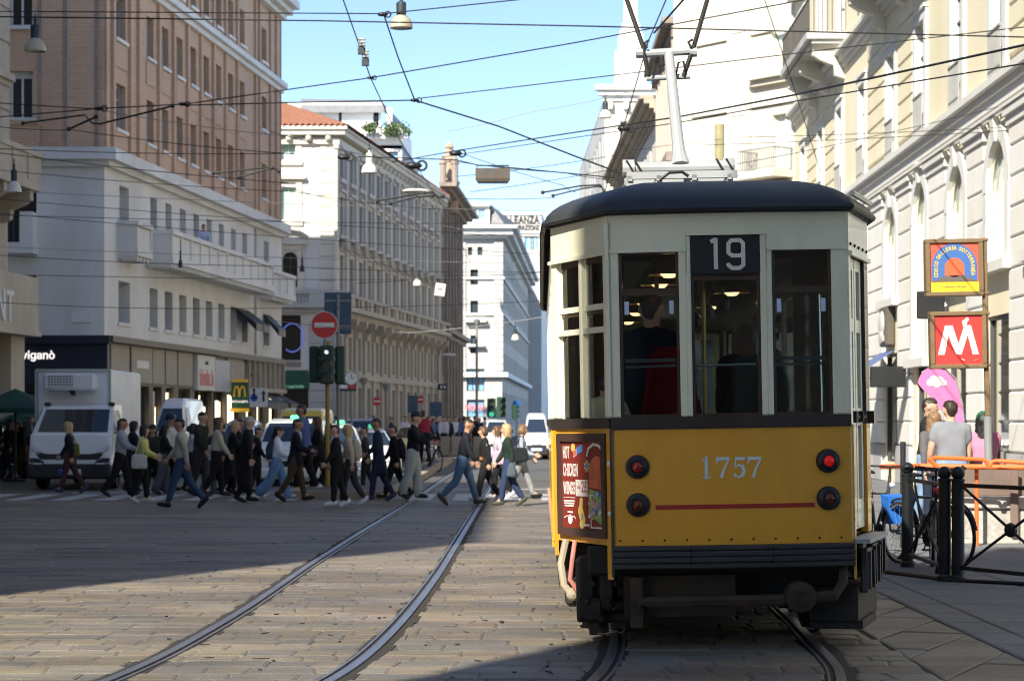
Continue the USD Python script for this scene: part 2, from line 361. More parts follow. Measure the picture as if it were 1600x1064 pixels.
# ---- A: brick office building on a pale stone base
bA = building('brick_building', 'tall buff brick office building on a pale stone base with shops and long stone balcony')
PA, PB = (-13.3, 72), (-10.5, 100.5)
fA = Fr(PA, PB); cols = [2.13, 5.95, 8.05, 10.15, 12.25, 14.35, 16.45, 18.6, 20.75, 25.1]; ww = [.62]+[.47]*8+[.55]
fAf = Fr((-24, 72), PA)
lo, up = [], []
for u, h in zip(cols, ww):
    lo += [(u+.25-h-.08, u+.25+h+.08, 4.84, 6.22), (u+.25-h*.95, u+.25+h*.95, 7.3, 9.42)]
    up += [(u-h, u+h, 11.3, 12.82), (u-h, u+h, 14.32, 15.76), (u-h, u+h, 17.3, 18.78)]
part(bA, 'stone_wall', wall(fA.mb(), 0, fA.L, 4.3, 10.15, lo, 0, .45), m_lime)
part(bA, 'brick_wall', wall(fA.mb(), 0, fA.L, 10.15, 20.2, up, -.06, .3), m_brick)
blinds = [(.22, m_lime_grey), (.1, m_wframe), None]
for k, o in enumerate(lo): window(bA, fA, *o, rec=.4, mull=1, fm=m_wdark if k % 2 == 0 else m_wgrey, gm=g_dark, sill=.05, blind=(RND.choice([.15, .25, .5]), RND.choice([m_lime_grey, m_blindw, m_irong])) if RND.random() < .5 else None)
for k, o in enumerate(up): window(bA, fA, *o, rec=.22, mull=1, bars=(.7,), fm=m_wgrey, gm=g_blue, n=-.06, sill=.1, blind=(RND.choice([.12, .2, .3]), m_blindw) if RND.random() < .6 else None)
# front towards the square
fo = [(-15.95, 11.0, 12.9), (-15.95, 14.35, 16.2)]
uf = lambda x: fAf.u(x)
w0, w1 = uf(14), uf(51)
upf = [(w0, w1, 11.4, 12.95), (w0, w1, 14.42, 16.1), (w0, w1, 17.4, 19)]
lof = [(uf(10), uf(57), 7.3, 9.42), (uf(10), uf(57), 4.84, 6.3)]
part(bA, 'stone_wall', wall(fAf.mb(), 0, fAf.L, 4.3, 10.15, lof, 0, .4), m_lime)
part(bA, 'brick_wall', wall(fAf.mb(), 0, fAf.L, 10.15, 20.2, upf, -.06, .3), m_brick)
for o in upf: window(bA, fAf, *o, rec=.2, mull=1, fm=m_wframe, gm=g_dark, n=-.06, sill=.14, blind=(.14, m_blindw))
for o in lof: window(bA, fAf, *o, rec=.35, mull=0, fm=m_wdark, gm=g_dark)
m = MB()
for fr, L in ((fA, fA.L), (fAf, fAf.L)):
    m2 = fr.mb(); e = -.0 if fr is fA else .45
    fb(m2, 0, L+(.45 if fr is fAf else 0), -.02, .45, 10.03, 10.42); fb(m2, 0, L+(.2 if fr is fAf else 0), -.02, .2, 9.83, 10.03)
    m.add(*m2.mesh())
part(bA, 'podium_cornice', m, m_lime)
m = MB()
for fr, L in ((fA, fA.L), (fAf, fAf.L)):
    m2 = fr.mb(); x = 1 if fr is fAf else 0
    for z0, z1, p in ((16.42, 16.62, .12), (16.62, 16.85, .3), (19.75, 19.95, .25), (19.95, 20.2, .55), (20.2, 20.55, .85)): fb(m2, 0, L+p*x, -.08, p, z0, z1)
    m.add(*m2.mesh())
part(bA, 'cornice', m, m_lime)
# brick pilaster strips, recessed panels and the ribs between the windows
for k, u in enumerate([.25, 1.1, 3.2, 4.3] + [c + 1.05 for c in cols[1:8]] + [23.2, 24.0, 26.3, 27.6]):
    m = fA.mb(); fb(m, u-.14, u+.14, -.07, .05, 10.42, 16.42); fb(m, u-.12, u+.12, -.07, .04, 16.85, 19.75); part(bA, 'pilaster_strip', m, m_brick)
for u, h in zip(cols, ww):
    for z in (10.42, 13.35):
        m = fA.mb(); fb(m, u-h-.12, u+h+.12, -.07, -.02, z, z+.8); part(bA, 'spandrel_panel', m, m_brick)
for u in (uf(61), uf(101), uf(150)):
    m = fAf.mb(); fb(m, u-.07, u+.07, -.07, -.045, 10.42, 16.42); part(bA, 'brick_groove', m, m_stone_dark)
for u in (uf(60)-.02,):
    m = fAf.mb(); fb(m, uf(6), uf(64), -.05, .35, 11.15, 11.3); fb(m, uf(8), uf(62), -.05, .3, 10.42, 11.15); part(bA, 'brick_parapet', m, m_brick)
# long balcony with panels, and the short ones
def stone_balcony(par, fr, u0, u1, z, dep, step):
    m = fr.mb(); fb(m, u0, u1, -.02, dep, z-.26, z); fb(m, u0+.05, u1-.05, -.02, dep-.12, z-.36, z-.26)
    b = part(par, 'balcony', m, m_lime)
    k = max(1, round((u1-u0)/step)); s = (u1-u0)/k
    for i in range(k):
        m = fr.mb(); fb(m, u0+i*s+.12, u0+(i+1)*s-.12, dep-.14, dep-.07, z, z+.72); part(b, 'parapet_panel', m, m_lime)
        m = fr.mb(); fb(m, u0+i*s-.12 if i else u0, u0+i*s+.12, dep-.18, dep-.02, z, z+.74); part(b, 'parapet_post', m, m_lime)
    m = fr.mb(); fb(m, u1-.12, u1, dep-.18, dep-.02, z, z+.74); fb(m, u0, u0+.12, 0, dep-.18, z, z+.74); fb(m, u1-.12, u1, 0, dep-.18, z, z+.74); part(b, 'parapet_post', m, m_lime)
    m = fr.mb(); fb(m, u0-.04, u1+.04, dep-.24, dep+.02, z+.74, z+.9); fb(m, u0-.04, u0+.2, 0, dep-.24, z+.74, z+.9); fb(m, u1-.2, u1+.04, 0, dep-.24, z+.74, z+.9); part(b, 'coping', m, m_lime)
    m = fr.mb()
    for u in np.arange(u0+.2, u1-.1, .42): fb(m, u-.09, u+.09, .1, dep-.06, z-.42, z-.3)
    part(b, 'dentils', m, m_lime)
stone_balcony(bA, fA, 1.55, 3.45, 7.3, .7, 1.9)
stone_balcony(bA, fA, 5.0, 22.3, 7.3, 1.0, 1.45)
stone_balcony(bA, fA, 23.6, 28.5, 7.2, .7, 1.6)
m = fAf.mb(); fb(m, uf(12), uf(60), -.02, .8, 6.95, 7.3); fb(m, uf(38), uf(58), .0, .7, 7.3, 8.3); part(bA, 'balcony', m, m_lime)
m = fAf.mb()
for x in (20, 28, 36): fb(m, uf(x)-.03, uf(x)+.03, .6, .66, 7.3, 8.1)
part(bA, 'railing', m, m_dark)
m = fAf.mb(); fb(m, uf(112), uf(142), -.02, .04, 4.75, 5.1); part(bA, 'plaque', m, m_white)
m = fA.mb(); fb(m, 22.85, 22.95, 0, .1, 4.4, 9.8); part(bA, "downpipe", m, m_lime_grey)
for u, t in ((19.9, .9), (21.0, .9), (25.4, .7)):           # dark awnings pushed out of the upper shop floor
    m = fA.mb(); v = np.array([[u-.75, .02, 6.2], [u+.75, .02, 6.2], [u+.75, t, 5.55], [u-.75, t, 5.55], [u-.75, t, 5.25], [u+.75, t, 5.25], [u-.75, .02, 6.12], [u+.75, .02, 6.12]])
    m.add(v, [[0,1,2],[0,2,3],[3,2,5],[3,5,4],[6,7,5],[6,5,4],[0,3,6],[3,4,6],[1,7,2],[2,7,5]]); part(bA, 'window_awning', m, m_black)
for k, u in enumerate(cols[1:9]):
    m = fA.mb(); fb(m, u-.25, u+.75, -.36, -.33, 5.15, 5.2); 
    for q in range(7): fb(m, u-.25+q*.16, u-.23+q*.16, -.36, -.34, 4.85, 5.15)
    part(bA, 'window_rail', m, m_irong)
# ground floor: dark corner shop, tan panels, signs, shop windows
m = fAf.mb(); fb(m, 0, fAf.L+.12, -.3, .12, 2.72, 4.05); fas = part(bA, 'shop_fascia', m, m_navy)
m = fAf.mb(); fb(m, 0, fAf.L+.22, -.02, .3, 4.05, 4.32); part(bA, 'fascia_cornice', m, m_navy)
m = fAf.mb(); words(m, 'viganò', .25, uf(61), 3.56, .125, True, d=.03); part(fas, 'lettering', m, m_litw)
m = fAf.mb(); wall(m, 0, fAf.L, 0, 2.72, [(fAf.L-2.6, fAf.L-.3, .3, 2.5), (fAf.L-6, fAf.L-3.2, .1, 2.5)]); part(bA, 'shop_wall', m, m_navy)
window(bA, fAf, fAf.L-2.6, fAf.L-.3, .3, 2.5, fm=m_black, gm=g_shop); window(bA, fAf, fAf.L-6, fAf.L-3.2, .1, 2.5, fm=m_black, gm=g_shop)
m = fA.mb(); fb(m, -.02, 15, -.02, .3, 4.12, 4.32); fb(m, 15, fA.L, -.02, .22, 4.1, 4.32); part(bA, 'fascia_cornice', m, m_bronze)
sh = [(.8, 2.6), (3.3, 5.6), (6.1, 7.3), (7.9, 9.1), (9.7, 11.5), (12.2, 15.0), (15.3, 17.4), (17.7, 20.3), (21.3, 22.9), (23.4, 25.2), (25.8, 27.8)]
m = fA.mb(); wall(m, 0, fA.L, 0, 4.12, [(a, b, .25, 2.75) for a, b in sh], 0, .25); part(bA, 'shop_wall', m, m_bronze)
for k, (a, b) in enumerate(sh):
    window(bA, fA, a, b, .25, 2.75, rec=.18, mull=0 if b-a < 2 else 1, fm=m_dark, gm=g_shop)
    if k not in (5, 6): 
        m = fA.mb(); fb(m, a-.2, b+.2, .0, .06, 2.85, 4.08); part(bA, 'fascia_panel', m, m_shop)
for k, (a, b) in enumerate(sh):                              # lit displays standing inside the shop windows
    m = fA.mb()
    for q in range(3):
        u = a+.2+(b-a-.4)*RND.random(); w = .08+.2*RND.random(); fb(m, u-w, min(u+w, b-.1), -.215, -.2, .6+RND.random()*.7, 1.9+.7*RND.random())
    part(bA, 'lit_display', m, m_lit)
for a, c in ((1.0, M('poster_pink', C(.55,.45,.48), .6)), (6.2, M('poster_lilac', C(.58,.48,.55), .6)), (8.9, m_white)):
    m = fA.mb(); fb(m, a, a+.8, .262-.44, .27-.44, .5, 2.6); part(bA, 'window_poster', m, c)
m = fA.mb(); fb(m, 3.7, 5.3, .06, .075, 3.35, 3.62); part(bA, 'sign_strip', m, m_white)
m = fA.mb(); fb(m, 12.1, 14.95, .0, .16, 2.72, 4.05); s1 = part(bA, 'shop_sign', m, m_white, label='white shop sign with large red lettering')
m_red = M('sign_red', C(.62,.06,.05), .5, .05); m_blk = M('sign_black', C(.02,.02,.02), .5)
m = fA.mb(); glyphs(m, 6, .62, 13.55, 2.9, .163, 4, .62); part(s1, 'lettering', m, m_red)
m = fA.mb(); glyphs(m, 5, .17, 13.5, 3.7, .163, 5); part(s1, 'lettering', m, m_blk)
m = fA.mb(); fb(m, 15.1, 17.6, .0, .14, 2.72, 3.95); s2 = part(bA, 'shop_sign', m, M('sign_silver', C(.42,.44,.5), .5, .1, 4))
m = fA.mb()
for k in range(3):
    p = [(16.35+1.0*math.cos(a)*(1+.1*k), 3.1+.18*k+.22*math.sin(a)) for a in np.linspace(.4, 2.7, 10)]
    for (x0, y0), (x1, y1) in zip(p, p[1:]): m.quad([x0, .145, y0], [x1, .145, y1], [x1, .145, y1+.05], [x0, .145, y0+.05])
part(s2, 'emblem', m, m_lime_grey)
m = fA.mb(); fb(m, 17.75, 20.4, .0, .12, 2.75, 3.95); part(bA, 'shop_sign', m, m_shop)
m = fA.mb(); fb(m, 21, 28.4, -.02, .3, 2.78, 2.95)
for k in range(8): fb(m, 21+k*1.05, 21.14+k*1.05, 0, .2, 2.95, 4.1)
part(bA, 'fascia_pilasters', m, m_lime_old)
for u in (22.2, 24.6):
    m = fA.mb(); glyphs(m, 5, .2, u, 3.4, .065, int(u)); part(bA, 'lettering', m, m_blk)
for u in (22.1, 24.3, 26.8):
    m = fA.mb(); v = np.array([[u-1., .05, 2.75], [u+1., .05, 2.75], [u+1., 1.0, 2.3], [u-1., 1.0, 2.3], [u-1., 1.0, 2.05], [u+1., 1.0, 2.05]])
    m.add(v, [[0,1,2],[0,2,3],[3,2,5],[3,5,4]]); part(bA, 'shop_awning', m, m_navy)
fAb = Fr(PB, (-24, 100.5), True)
part(bA, 'end_wall', wall(fAb.mb(), 0, fAb.L, 0, 20.2), m_brick)
shell(bA, [PA, PB, (-24, 100.5), (-24, 72)], 0, 20.5, m_brick, (0, 1, 3))

# ---- hanging restaurant sign at A (golden arches on green)
hs = thing('hanging_sign', 'green and gold hanging sign with a yellow letter M above the pavement', 'sign')
fh = Fr(fA.T(np.array([[17.4, 0, 0]]))[0][:2], fA.T(np.array([[17.4, 1.5, 0]]))[0][:2])
m_gold = M('sign_gold', C(.85,.52,.05), .5, .05); m_green = M('sign_green', C(.02,.10,.06), .5, .1)
m = fh.mb(); m.rbox(.25, .95, -.07, .07, 2.05, 3.1, .03); part(hs, 'board', m, m_green)
m = fh.mb(); fb(m, .22, .98, -.08, .08, 1.9, 2.05); fb(m, .3, .9, -.08, .08, 3.1, 3.22); fb(m, 0, .25, -.03, .03, 2.85, 2.9); part(hs, 'frame', m, m_gold)
m = fh.mb()
for s in (-1, 1):
    p = [(.6+s*.12+.11*math.cos(a), 2.52+.42*math.sin(a)) for a in np.linspace(0, np.pi, 14)]
    for (x0, y0), (x1, y1) in zip(p, p[1:]): m.tube([[x0, .075, y0], [x1, .075, y1]], .035, 6)
part(hs, 'emblem', m, m_gold)
m = fh.mb(); words(m, "McDonald's", .09, .6, 2.28, .073, d=.01); part(hs, 'lettering', m, m_litw)

# ---- B: cream palazzo with terracotta roof
bB = building('palazzo_building', 'cream stone palazzo with terracotta roof and deep bracketed eaves past the side street')
PB0, PB1 = (-8.95, 112), (-4.75, 147)
fBf = Fr((-22, 112), PB0); fB = Fr(PB0, PB1); u_ = lambda x: fBf.u(x)
fops = []
for x0, x1, z0, z1, ar in ((438, 462, 14.75, 15.75, 0), (438, 463, 11.7, 13.4, 0), (441, 465, 8.3, 10.1, 1), (438, 470, 4.6, 6.9, 0), (441, 482, .3, 3.9, 0)):
    fops.append((u_(x0), u_(x1), z0, z1, bool(ar)))
    w = u_(x1)-u_(x0)
    for k in (1, 2): fops.append((u_(x0)-k*2.6, u_(x0)-k*2.6+w, z0, z1, bool(ar)))
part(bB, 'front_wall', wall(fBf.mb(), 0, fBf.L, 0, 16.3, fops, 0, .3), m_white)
for o in fops:
    window(bB, fBf, *o[:4], ar=o[4], rec=.22, mull=1 if o[2] > 8 else 0, fm=m_wframe if o[2] > 11 else m_wdark, gm=g_dark if o[2] < 11 else g_light, blind=(1, m_teal) if o[2] > 11 else None)
    if o[2] > 8:
        m = fBf.mb(); a, b = o[0], o[1]
        fb(m, a-.3, a, -.01, .08, o[2], o[3]+.2); fb(m, b, b+.3, -.01, .08, o[2], o[3]+.2); fb(m, a-.5, b+.5, -.01, .3, o[3]+.38, o[3]+.55); fb(m, a-.35, b+.35, -.01, .14, o[2]-.25, o[2])
        fb(m, a-.3, b+.3, -.01, .1, o[3]+.2 if not o[4] else o[3]+.1, o[3]+.38)
        if o[4]:
            p = [(a-.6+(b-a+1.2)*t, .1+.45*math.sin(math.pi*t)) for t in np.linspace(0, 1, 10)]
            for (x0, y0), (x1, y1) in zip(p, p[1:]): m.add(BOXV*[x1-x0, .35, .14]+[x0, 0, 0] + np.outer(BOXV[:, 0], [0, 0, y1-y0]) + [0, 0, o[3]+.55+y0], BOXF)
        part(bB, 'window_surround', m, m_offwhite)
def quoins(par, fr, u0, u1, z0, z1, h, mat, n=.09):
    z = z0; k = 0
    while z < z1-.1:
        m = fr.mb(); e = .0 if k % 2 else .0
        m.rbox(u0, u1, -.03, n, z+.015, min(z+h, z1)-.015, .025); part(par, 'stone_block', m, mat); z += h; k += 1
quoins(bB, fBf, u_(500), fBf.L+.09, 8.0, 15.6, .62, m_offwhite)
quoins(bB, fBf, u_(483), fBf.L+.09, .05, 6.6, .6, m_lime_grey)
m = fBf.mb(); fb(m, 0, fBf.L+.7, -.02, .7, 7.25, 7.5); fb(m, 0, fBf.L+.5, -.02, .3, 7.0, 7.25); fb(m, 0, fBf.L+.5, .35, .65, 7.95, 8.12); fb(m, u_(485), fBf.L+.5, .38, .62, 7.5, 7.95); part(bB, 'balcony', m, m_lime_grey)
for k, x in enumerate(np.linspace(430, 484, 12)):
    m = fBf.mb(); m.lathe([(.05, 7.5), (.09, 7.62), (.05, 7.8), (.07, 7.95)], (u_(x), .5, 0), n=6); part(bB, 'baluster', m, m_lime_grey)
# shop front on the end
m = fBf.mb(); fb(m, 0, u_(470), .0, .1, 4.3, 4.55); part(bB, 'shop_cornice', m, m_stone_dark)
m_neon = M('neon_blue', C(.12,.16,.55), .5, 0, emit=.3)
m = fBf.mb(); pz = [(u_(457)+1.0*.5*math.cos(a)*1.1, 5.75+.72*math.sin(a)) for a in np.linspace(-2.2, 2.6, 26)]
m.tube([[x, .03, z] for x, z in pz], .035, 6); part(bB, 'neon_ring', m, m_neon)
m = fBf.mb(); fb(m, u_(442), u_(482), .1, .16, 3.15, 4.1); part(bB, 'shop_fascia', m, m_green)
m = fBf.mb(); glyphs(m, 8, .15, u_(462), 3.2, .165, 8, .75); part(bB, 'lettering', m, M('sign_teal', C(.25,.6,.45), .5, 0, emit=.25))
# street side
bays = [1.1 + 2.62*k for k in range(13)]
sop = []
for u in bays:
    sop += [(u-.42, u+.42, 13.9, 15.2), (u-.42, u+.42, 11.0, 13.0), (u-.45, u+.45, 8.0, 10.0), (u-.55, u+.55, 4.2, 5.9), (u-.75, u+.75, .4, 3.3)]
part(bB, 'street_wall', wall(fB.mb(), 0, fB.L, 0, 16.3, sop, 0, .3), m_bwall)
for o in sop:
    window(bB, fB, *o, rec=.25, fm=m_wgrey if o[2] > 7 else m_wdark, gm=g_dark, mull=1)
    if o[2] > 7:
        m = fB.mb(); a, b = o[0], o[1]; fb(m, a-.16, a, -.01, .1, o[2], o[3]); fb(m, b, b+.16, -.01, .1, o[2], o[3]); fb(m, a-.3, b+.3, -.01, .28, o[3]+.2, o[3]+.34); fb(m, a-.2, b+.2, -.01, .12, o[3], o[3]+.2); fb(m, a-.3, b+.3, -.01, .25, o[2]-.2, o[2]); part(bB, 'window_surround', m, m_bpil)
for k, u in enumerate([b+1.31 for b in bays] + [-.15]):
    m = fB.mb(); fb(m, u-.22, u+.22, -.01, .16, 8.0, 15.5); fb(m, u-.3, u+.3, -.01, .22, 15.3, 15.55); part(bB, 'pilaster', m, m_bpil if k != 13 else m_offwhite)
    m = fB.mb(); fb(m, u-.3, u+.3, -.01, .14, .05, 6.4); part(bB, 'pilaster', m, m_bwall)
for k, (a, b) in enumerate([(u-.6, u+.6) for u in bays]):       # lights in the arcade
    m = fB.mb(); fb(m, a+.15, a+.32, -.262+.0, -.25, 4.3, 5.7); fb(m, a+.2, a+.36, -.262, -.25, 1.6+.5*RND.random(), 3.1); part(bB, 'lit_display', m, m_lit)
m = fB.mb(); fb(m, -.5, fB.L, -.02, .75, 7.1, 7.35); fb(m, -.5, fB.L, -.02, .4, 6.75, 7.1); fb(m, -.5, fB.L, .42, .66, 7.85, 8.0); fb(m, 0, fB.L, -.02, .15, 3.7, 4.0); part(bB, 'balcony', m, m_bwall)
for k in range(26):
    u = .3+1.31*k
    m = fB.mb(); fb(m, u-.5, u+.5, .46, .62, 7.35, 7.85) if k % 2 else fb(m, u-.16, u+.16, .42, .66, 7.35, 7.85); part(bB, 'parapet_panel', m, m_lime_old)
for k in range(13):
    u = bays[k]+1.31; m = fB.mb(); scroll(m, u-.22, u+.22, .7, 6.78, 1.0); part(bB, 'bracket', m, m_lime_old)
for u in bays: m = fB.mb(); fb(m, u-.55, u+.55, -.01, .5, 10.25, 10.4); fb(m, u-.5, u+.5, .36, .46, 10.4, 10.85); part(bB, 'window_balcony', m, m_lime_old)
m = MB()
for fr, e in ((fB, 0), (fBf, 1)):
    m2 = fr.mb(); fb(m2, 0, fr.L+e*.2, -.02, .2, 15.55, 15.85); fb(m2, 0, fr.L+e*.5, -.02, .5, 16.0, 16.25); fb(m2, 0, fr.L+e*.62, .35, .62, 16.25, 16.42); m.add(*m2.mesh())
part(bB, 'eaves', m, m_offwhite)
for k in range(22): 
    for fr in (fB, fBf):
        if fr is fBf and k > 9: continue
        u = fr.L-.35-k*(1.31 if fr is fB else 1.0); m = fr.mb(); fb(m, u-.14, u+.14, -.02, .36, 15.72, 16.0); m.ball((u, .36, 15.84), .15); part(bB, 'eaves_bracket', m, m_offwhite)
def tiled_roof(par, quad, rows, mat):      # quad: eaves a,b and ridge c,d, tiles in rolls from eaves to ridge
    a, b, c, d = map(np.array, quad); m = MB(); m.quad(a, b, c, d)
    for k in range(rows):
        t = (k+.5)/rows; m.tube([a+(b-a)*t, d+(c-d)*t], .11, 6, caps=False)
    part(par, 'roof', m, mat)
e0, e1 = fBf.T(np.array([[0, .62, 16.43], [fBf.L+.62, .62, 16.43]])); r1 = np.array([-22, 124, 22.4]); r0 = np.array([-24, 124, 22.4])
tiled_roof(bB, (e0, e1, r1, r0), 46, m_tile)
e2 = fB.T(np.array([[fB.L, .62, 16.43]]))[0]; r2 = np.array([-22, 147, 22.0])
tiled_roof(bB, (e1, e2, r2, r1), 90, m_tile)
shell(bB, [PB0, PB1, (-22, 147), (-22, 112)], 0, 16.3, m_lime_grey, (0, 3))

# ---- white penthouse building behind B
bW = building('white_apartment_building', 'white modern block with planted roof terrace rising behind the terracotta roof')
fW = Fr((-17.5, 152), at(628, 230, 152)[:2]); L = fW.L; zf = lambda y: HC+(VH-y)/F*152
part(bW, 'lower_wall', wall(fW.mb(), 0, L, 0, zf(212), [(fW.u(598), fW.u(622), zf(252), zf(237))]), m_penthouse)
window(bW, fW, fW.u(598), fW.u(622), zf(252), zf(237), mull=1, gm=g_sky, fm=m_wdark)
m = fW.mb(); fb(m, 0, L+.4, -.05, .5, zf(218), zf(210)); part(bW, 'terrace_edge', m, m_penthouse)
f2 = Fr((-19, 156), at(596, 200, 156)[:2]); z2 = lambda y: HC+(VH-y)/F*156
m = f2.mb(); wall(m, 0, f2.L, z2(215), z2(161), [(f2.u(529), f2.u(534), z2(205), z2(170)), (f2.u(583), f2.u(592), z2(210), z2(168))]); part(bW, 'upper_wall', m, m_penthouse)
window(bW, f2, f2.u(583), f2.u(592), z2(210), z2(168), mull=0, fm=m_wdark); window(bW, f2, f2.u(529), f2.u(534), z2(205), z2(170), mull=0, fm=m_wdark)
m = MB(); e = at(600, 165, 155.4); t = at(594, 157, 163); l = at(470, 155, 163); k = at(470, 165, 155.4)
m.add([k, e, t, l, k-[0, 0, .5], e-[0, 0, .5], at(640, 205, 175), at(640, 215, 175)-[0, 0, .4]], [[0,1,2],[0,2,3],[0,4,5],[0,5,1],[1,6,2],[1,5,7],[1,7,6]]); part(bW, 'roof', m, m_slate)
m = fW.mb(); fb(m, fW.u(604), fW.u(613), .0, .3, zf(210), zf(170)); part(bW, 'chimney', m, m_penthouse)
fWs = Fr(at(628, 230, 152)[:2], at(654, 240, 166)[:2]); m = fWs.mb(); wall(m, 0, fWs.L, 0, 20.6, [(2, 3.2, 18, 19.3), (6, 7.5, 17.8, 19.6)]); part(bW, 'side_wall', m, m_lime_grey)
window(bW, fWs, 2, 3.2, 18, 19.3); window(bW, fWs, 6, 7.5, 17.8, 19.6)
m = fWs.mb(); fb(m, .5, 8, -4, 0, 20.6, 21.8); part(bW, 'roof_block', m, m_penthouse)
shell(bW, [(-17.5, 152), tuple(at(628, 230, 152)[:2]), tuple(at(654, 240, 166)[:2]), (-17, 166)], 0, 20.5, m_penthouse, (0, 1))

# ---- C: ornate dark stone corner building
bC = building('ornate_building', 'ornate brown stone building with a turret at the end of the left row')
PC0, PC1 = (-4.75, 147.3), (-3.75, 170)
fC = Fr(PC0, PC1); cops = []
for k, u in enumerate((1.6, 4.6, 7.6, 10.6, 13.6, 16.6, 19.6)):
    for z0, z1 in ((1, 3.4), (4.6, 6.4), (8.2, 10.2), (11.4, 13.2), (14.0, 15.3)): cops.append((u-.5, u+.5, z0, z1))
part(bC, 'street_wall', wall(fC.mb(), 0, fC.L, 0, 17, cops), m_stone_dark)
for o in cops: window(bC, fC, *o, fm=m_wdark)
fCf = Fr((-12, 147.35), PC0); part(bC, 'end_wall', wall(fCf.mb(), 0, fCf.L, 0, 17), m_stone_dark)
m = fC.mb(); cornice(m, .3, fC.L-.3, 16.6, [(.25, .3), (.25, .7), (.25, 1.1)]); cornice(m, .3, fC.L-.3, 7.2, [(.3, .25), (.3, .6)]); part(bC, 'cornice', m, m_stone_dark)
for u in (3.1, 6.1, 9.1, 12.1, 15.1, 18.1):
    m = fC.mb(); fb(m, u-.3, u+.3, -.01, .3, .05, 7.2); part(bC, 'pilaster', m, m_stone_dark); m = fC.mb(); fb(m, u-.25, u+.25, -.01, .22, 7.8, 16.6); part(bC, 'pilaster', m, m_stone_dark)
m = MB(); c = at(702, 250, 154); m.lathe([(.62, 16), (.62, 17.9), (.74, 18.0), (.74, 18.2), (.5, 18.3), (.5, 19.5), (.6, 19.6), (.6, 19.8), (.3, 20.0), (.26, 20.5), (.34, 20.6), (.15, 20.9), (0, 21)], (c[0], c[1], 0), n=12); part(bC, 'turret', m, M('stone_tan', C(.42,.31,.23), .85, .2, 2))  # turret in a lighter, redder tan than the walls
for x in (692, 711): 
    m = MB(); c = at(x, 250, 152.5); m.lathe([(.22, 17), (.22, 19.2), (.3, 19.3), (.1, 19.8), (0, 19.9)], (c[0], c[1], 0), n=8); part(bC, 'pinnacle', m, m_stone_dark)
shell(bC, [PC0, PC1, (-14, 170), (-14, 147.35)], 0, 17, m_stone_dark, (0, 3))

# ---- D: pale building closing the view, lit front
bD = building('pale_street_building', 'pale stone building with glazed attic whose sunlit front closes the left row')
PD0, PD1 = (-.85, 190), (1.9, 262)
fDf = Fr((-11, 190), PD0); fD = Fr(PD0, PD1); v_ = fDf.u; zd = lambda y: HC+(VH-y)/F*190
dops = [(v_(731), v_(738), zd(399), zd(386)), (v_(746), v_(754), zd(399), zd(386)), (v_(735), v_(747), zd(445), zd(421)), (v_(735), v_(747), zd(493), zd(470)), (v_(735), v_(747), zd(552), zd(524)), (v_(729), v_(757), zd(611), zd(576)), (v_(729), v_(757), zd(652), zd(624))]
m_dw = M('far_wall_pale', C(.50,.485,.455), .85, .1, .5, (1,1,.4), .1, 5, dirt=.3)
part(bD, 'front_wall', wall(fDf.mb(), 0, fDf.L, 0, 18, dops), m_dw)
for k, o in enumerate(dops): window(bD, fDf, *o, fm=m_wdark, gm=g_blue if k < 5 else g_sky, mull=1 if k != 5 else 2)
part(bD, 'street_wall', wall(fD.mb(), 0, fD.L, 0, 18, dd := [(u-.7, u+.7, z0, z1) for u in np.arange(3, 70, 4.4) for z0, z1 in ((1, 4), (5, 7.5), (8.6, 10.4), (11.4, 13.2), (14.6, 16))]), M('far_street_wall', C(.48,.43,.37), .85, .12, .6, (1,1,.4), dirt=.3))
for o in dd: window(bD, fD, *o, fm=m_wdark, mull=1)
m = MB()
for fr, e in ((fDf, 1), (fD, 0)):
    m2 = fr.mb()
    for z0, z1, p in ((5.3, 5.7, .5), (10.6, 10.8, .2), (13.7, 13.9, .2), (17.2, 17.5, .4), (17.5, 18.0, .9), (18.0, 18.3, 1.3)): fb(m2, 0, fr.L+e*p, -.03, p, z0, z1)
    m.add(*m2.mesh())
part(bD, 'cornice', m, m_white)
quoins(bD, fDf, v_(772), fDf.L+.1, 5.8, 17.1, .62, m_dw, .14); quoins(bD, fDf, v_(714), v_(728), 5.8, 17.1, .62, m_dw, .14)
m = fDf.mb(); fb(m, v_(727), v_(760), 0, .7, 10.0, 10.3); fb(m, v_(730), v_(757), 0, .6, 7.9, 8.1); part(bD, 'balcony', m, m_white)
m = fDf.mb(); wall(m, 0, v_(765), 18.3, zd(322), [(v_(713), v_(732), zd(342), zd(324)), (v_(733), v_(746), zd(342), zd(324)), (v_(747), v_(758), zd(342), zd(324))], -.6, .2); part(bD, 'attic_wall', m, m_white)
for a, b in ((713, 732), (733, 746), (747, 758)): window(bD, fDf, v_(a), v_(b), zd(342), zd(324), n=-.6, rec=.1, gm=g_sky, fm=m_wgrey)
m = fDf.mb(); fb(m, 0, v_(766), -8, -.3, zd(322), zd(316)); part(bD, 'attic_roof', m, m_lime_grey)
m = MB(); a = at(768, 320, 191); b = at(795, 372, 200); m.add([[PD0[0]+.3, 190, 18.3], [PD1[0]+.3, 262, 18.3], [.9, 262, 24.5], [-1.9, 191.5, 20.3], [-2.2, 191, 18.3]], [[0,1,2],[0,2,3],[0,3,4]]); part(bD, 'mansard', m, m_slate)
shell(bD, [PD0, PD1, (-11, 262), (-11, 190)], 0, 18.2, m_lime_grey, (0, 3))
for z0, z1, tx in ((624, 652, 'VAPE'),):
    m = fDf.mb(); glyphs(m, 4, .55, v_(742), zd(640), .02, 9, .8); part(bD, 'lettering', m, M('sign_red_lit', C(.8,.1,.1), .5, 0, emit=.5))

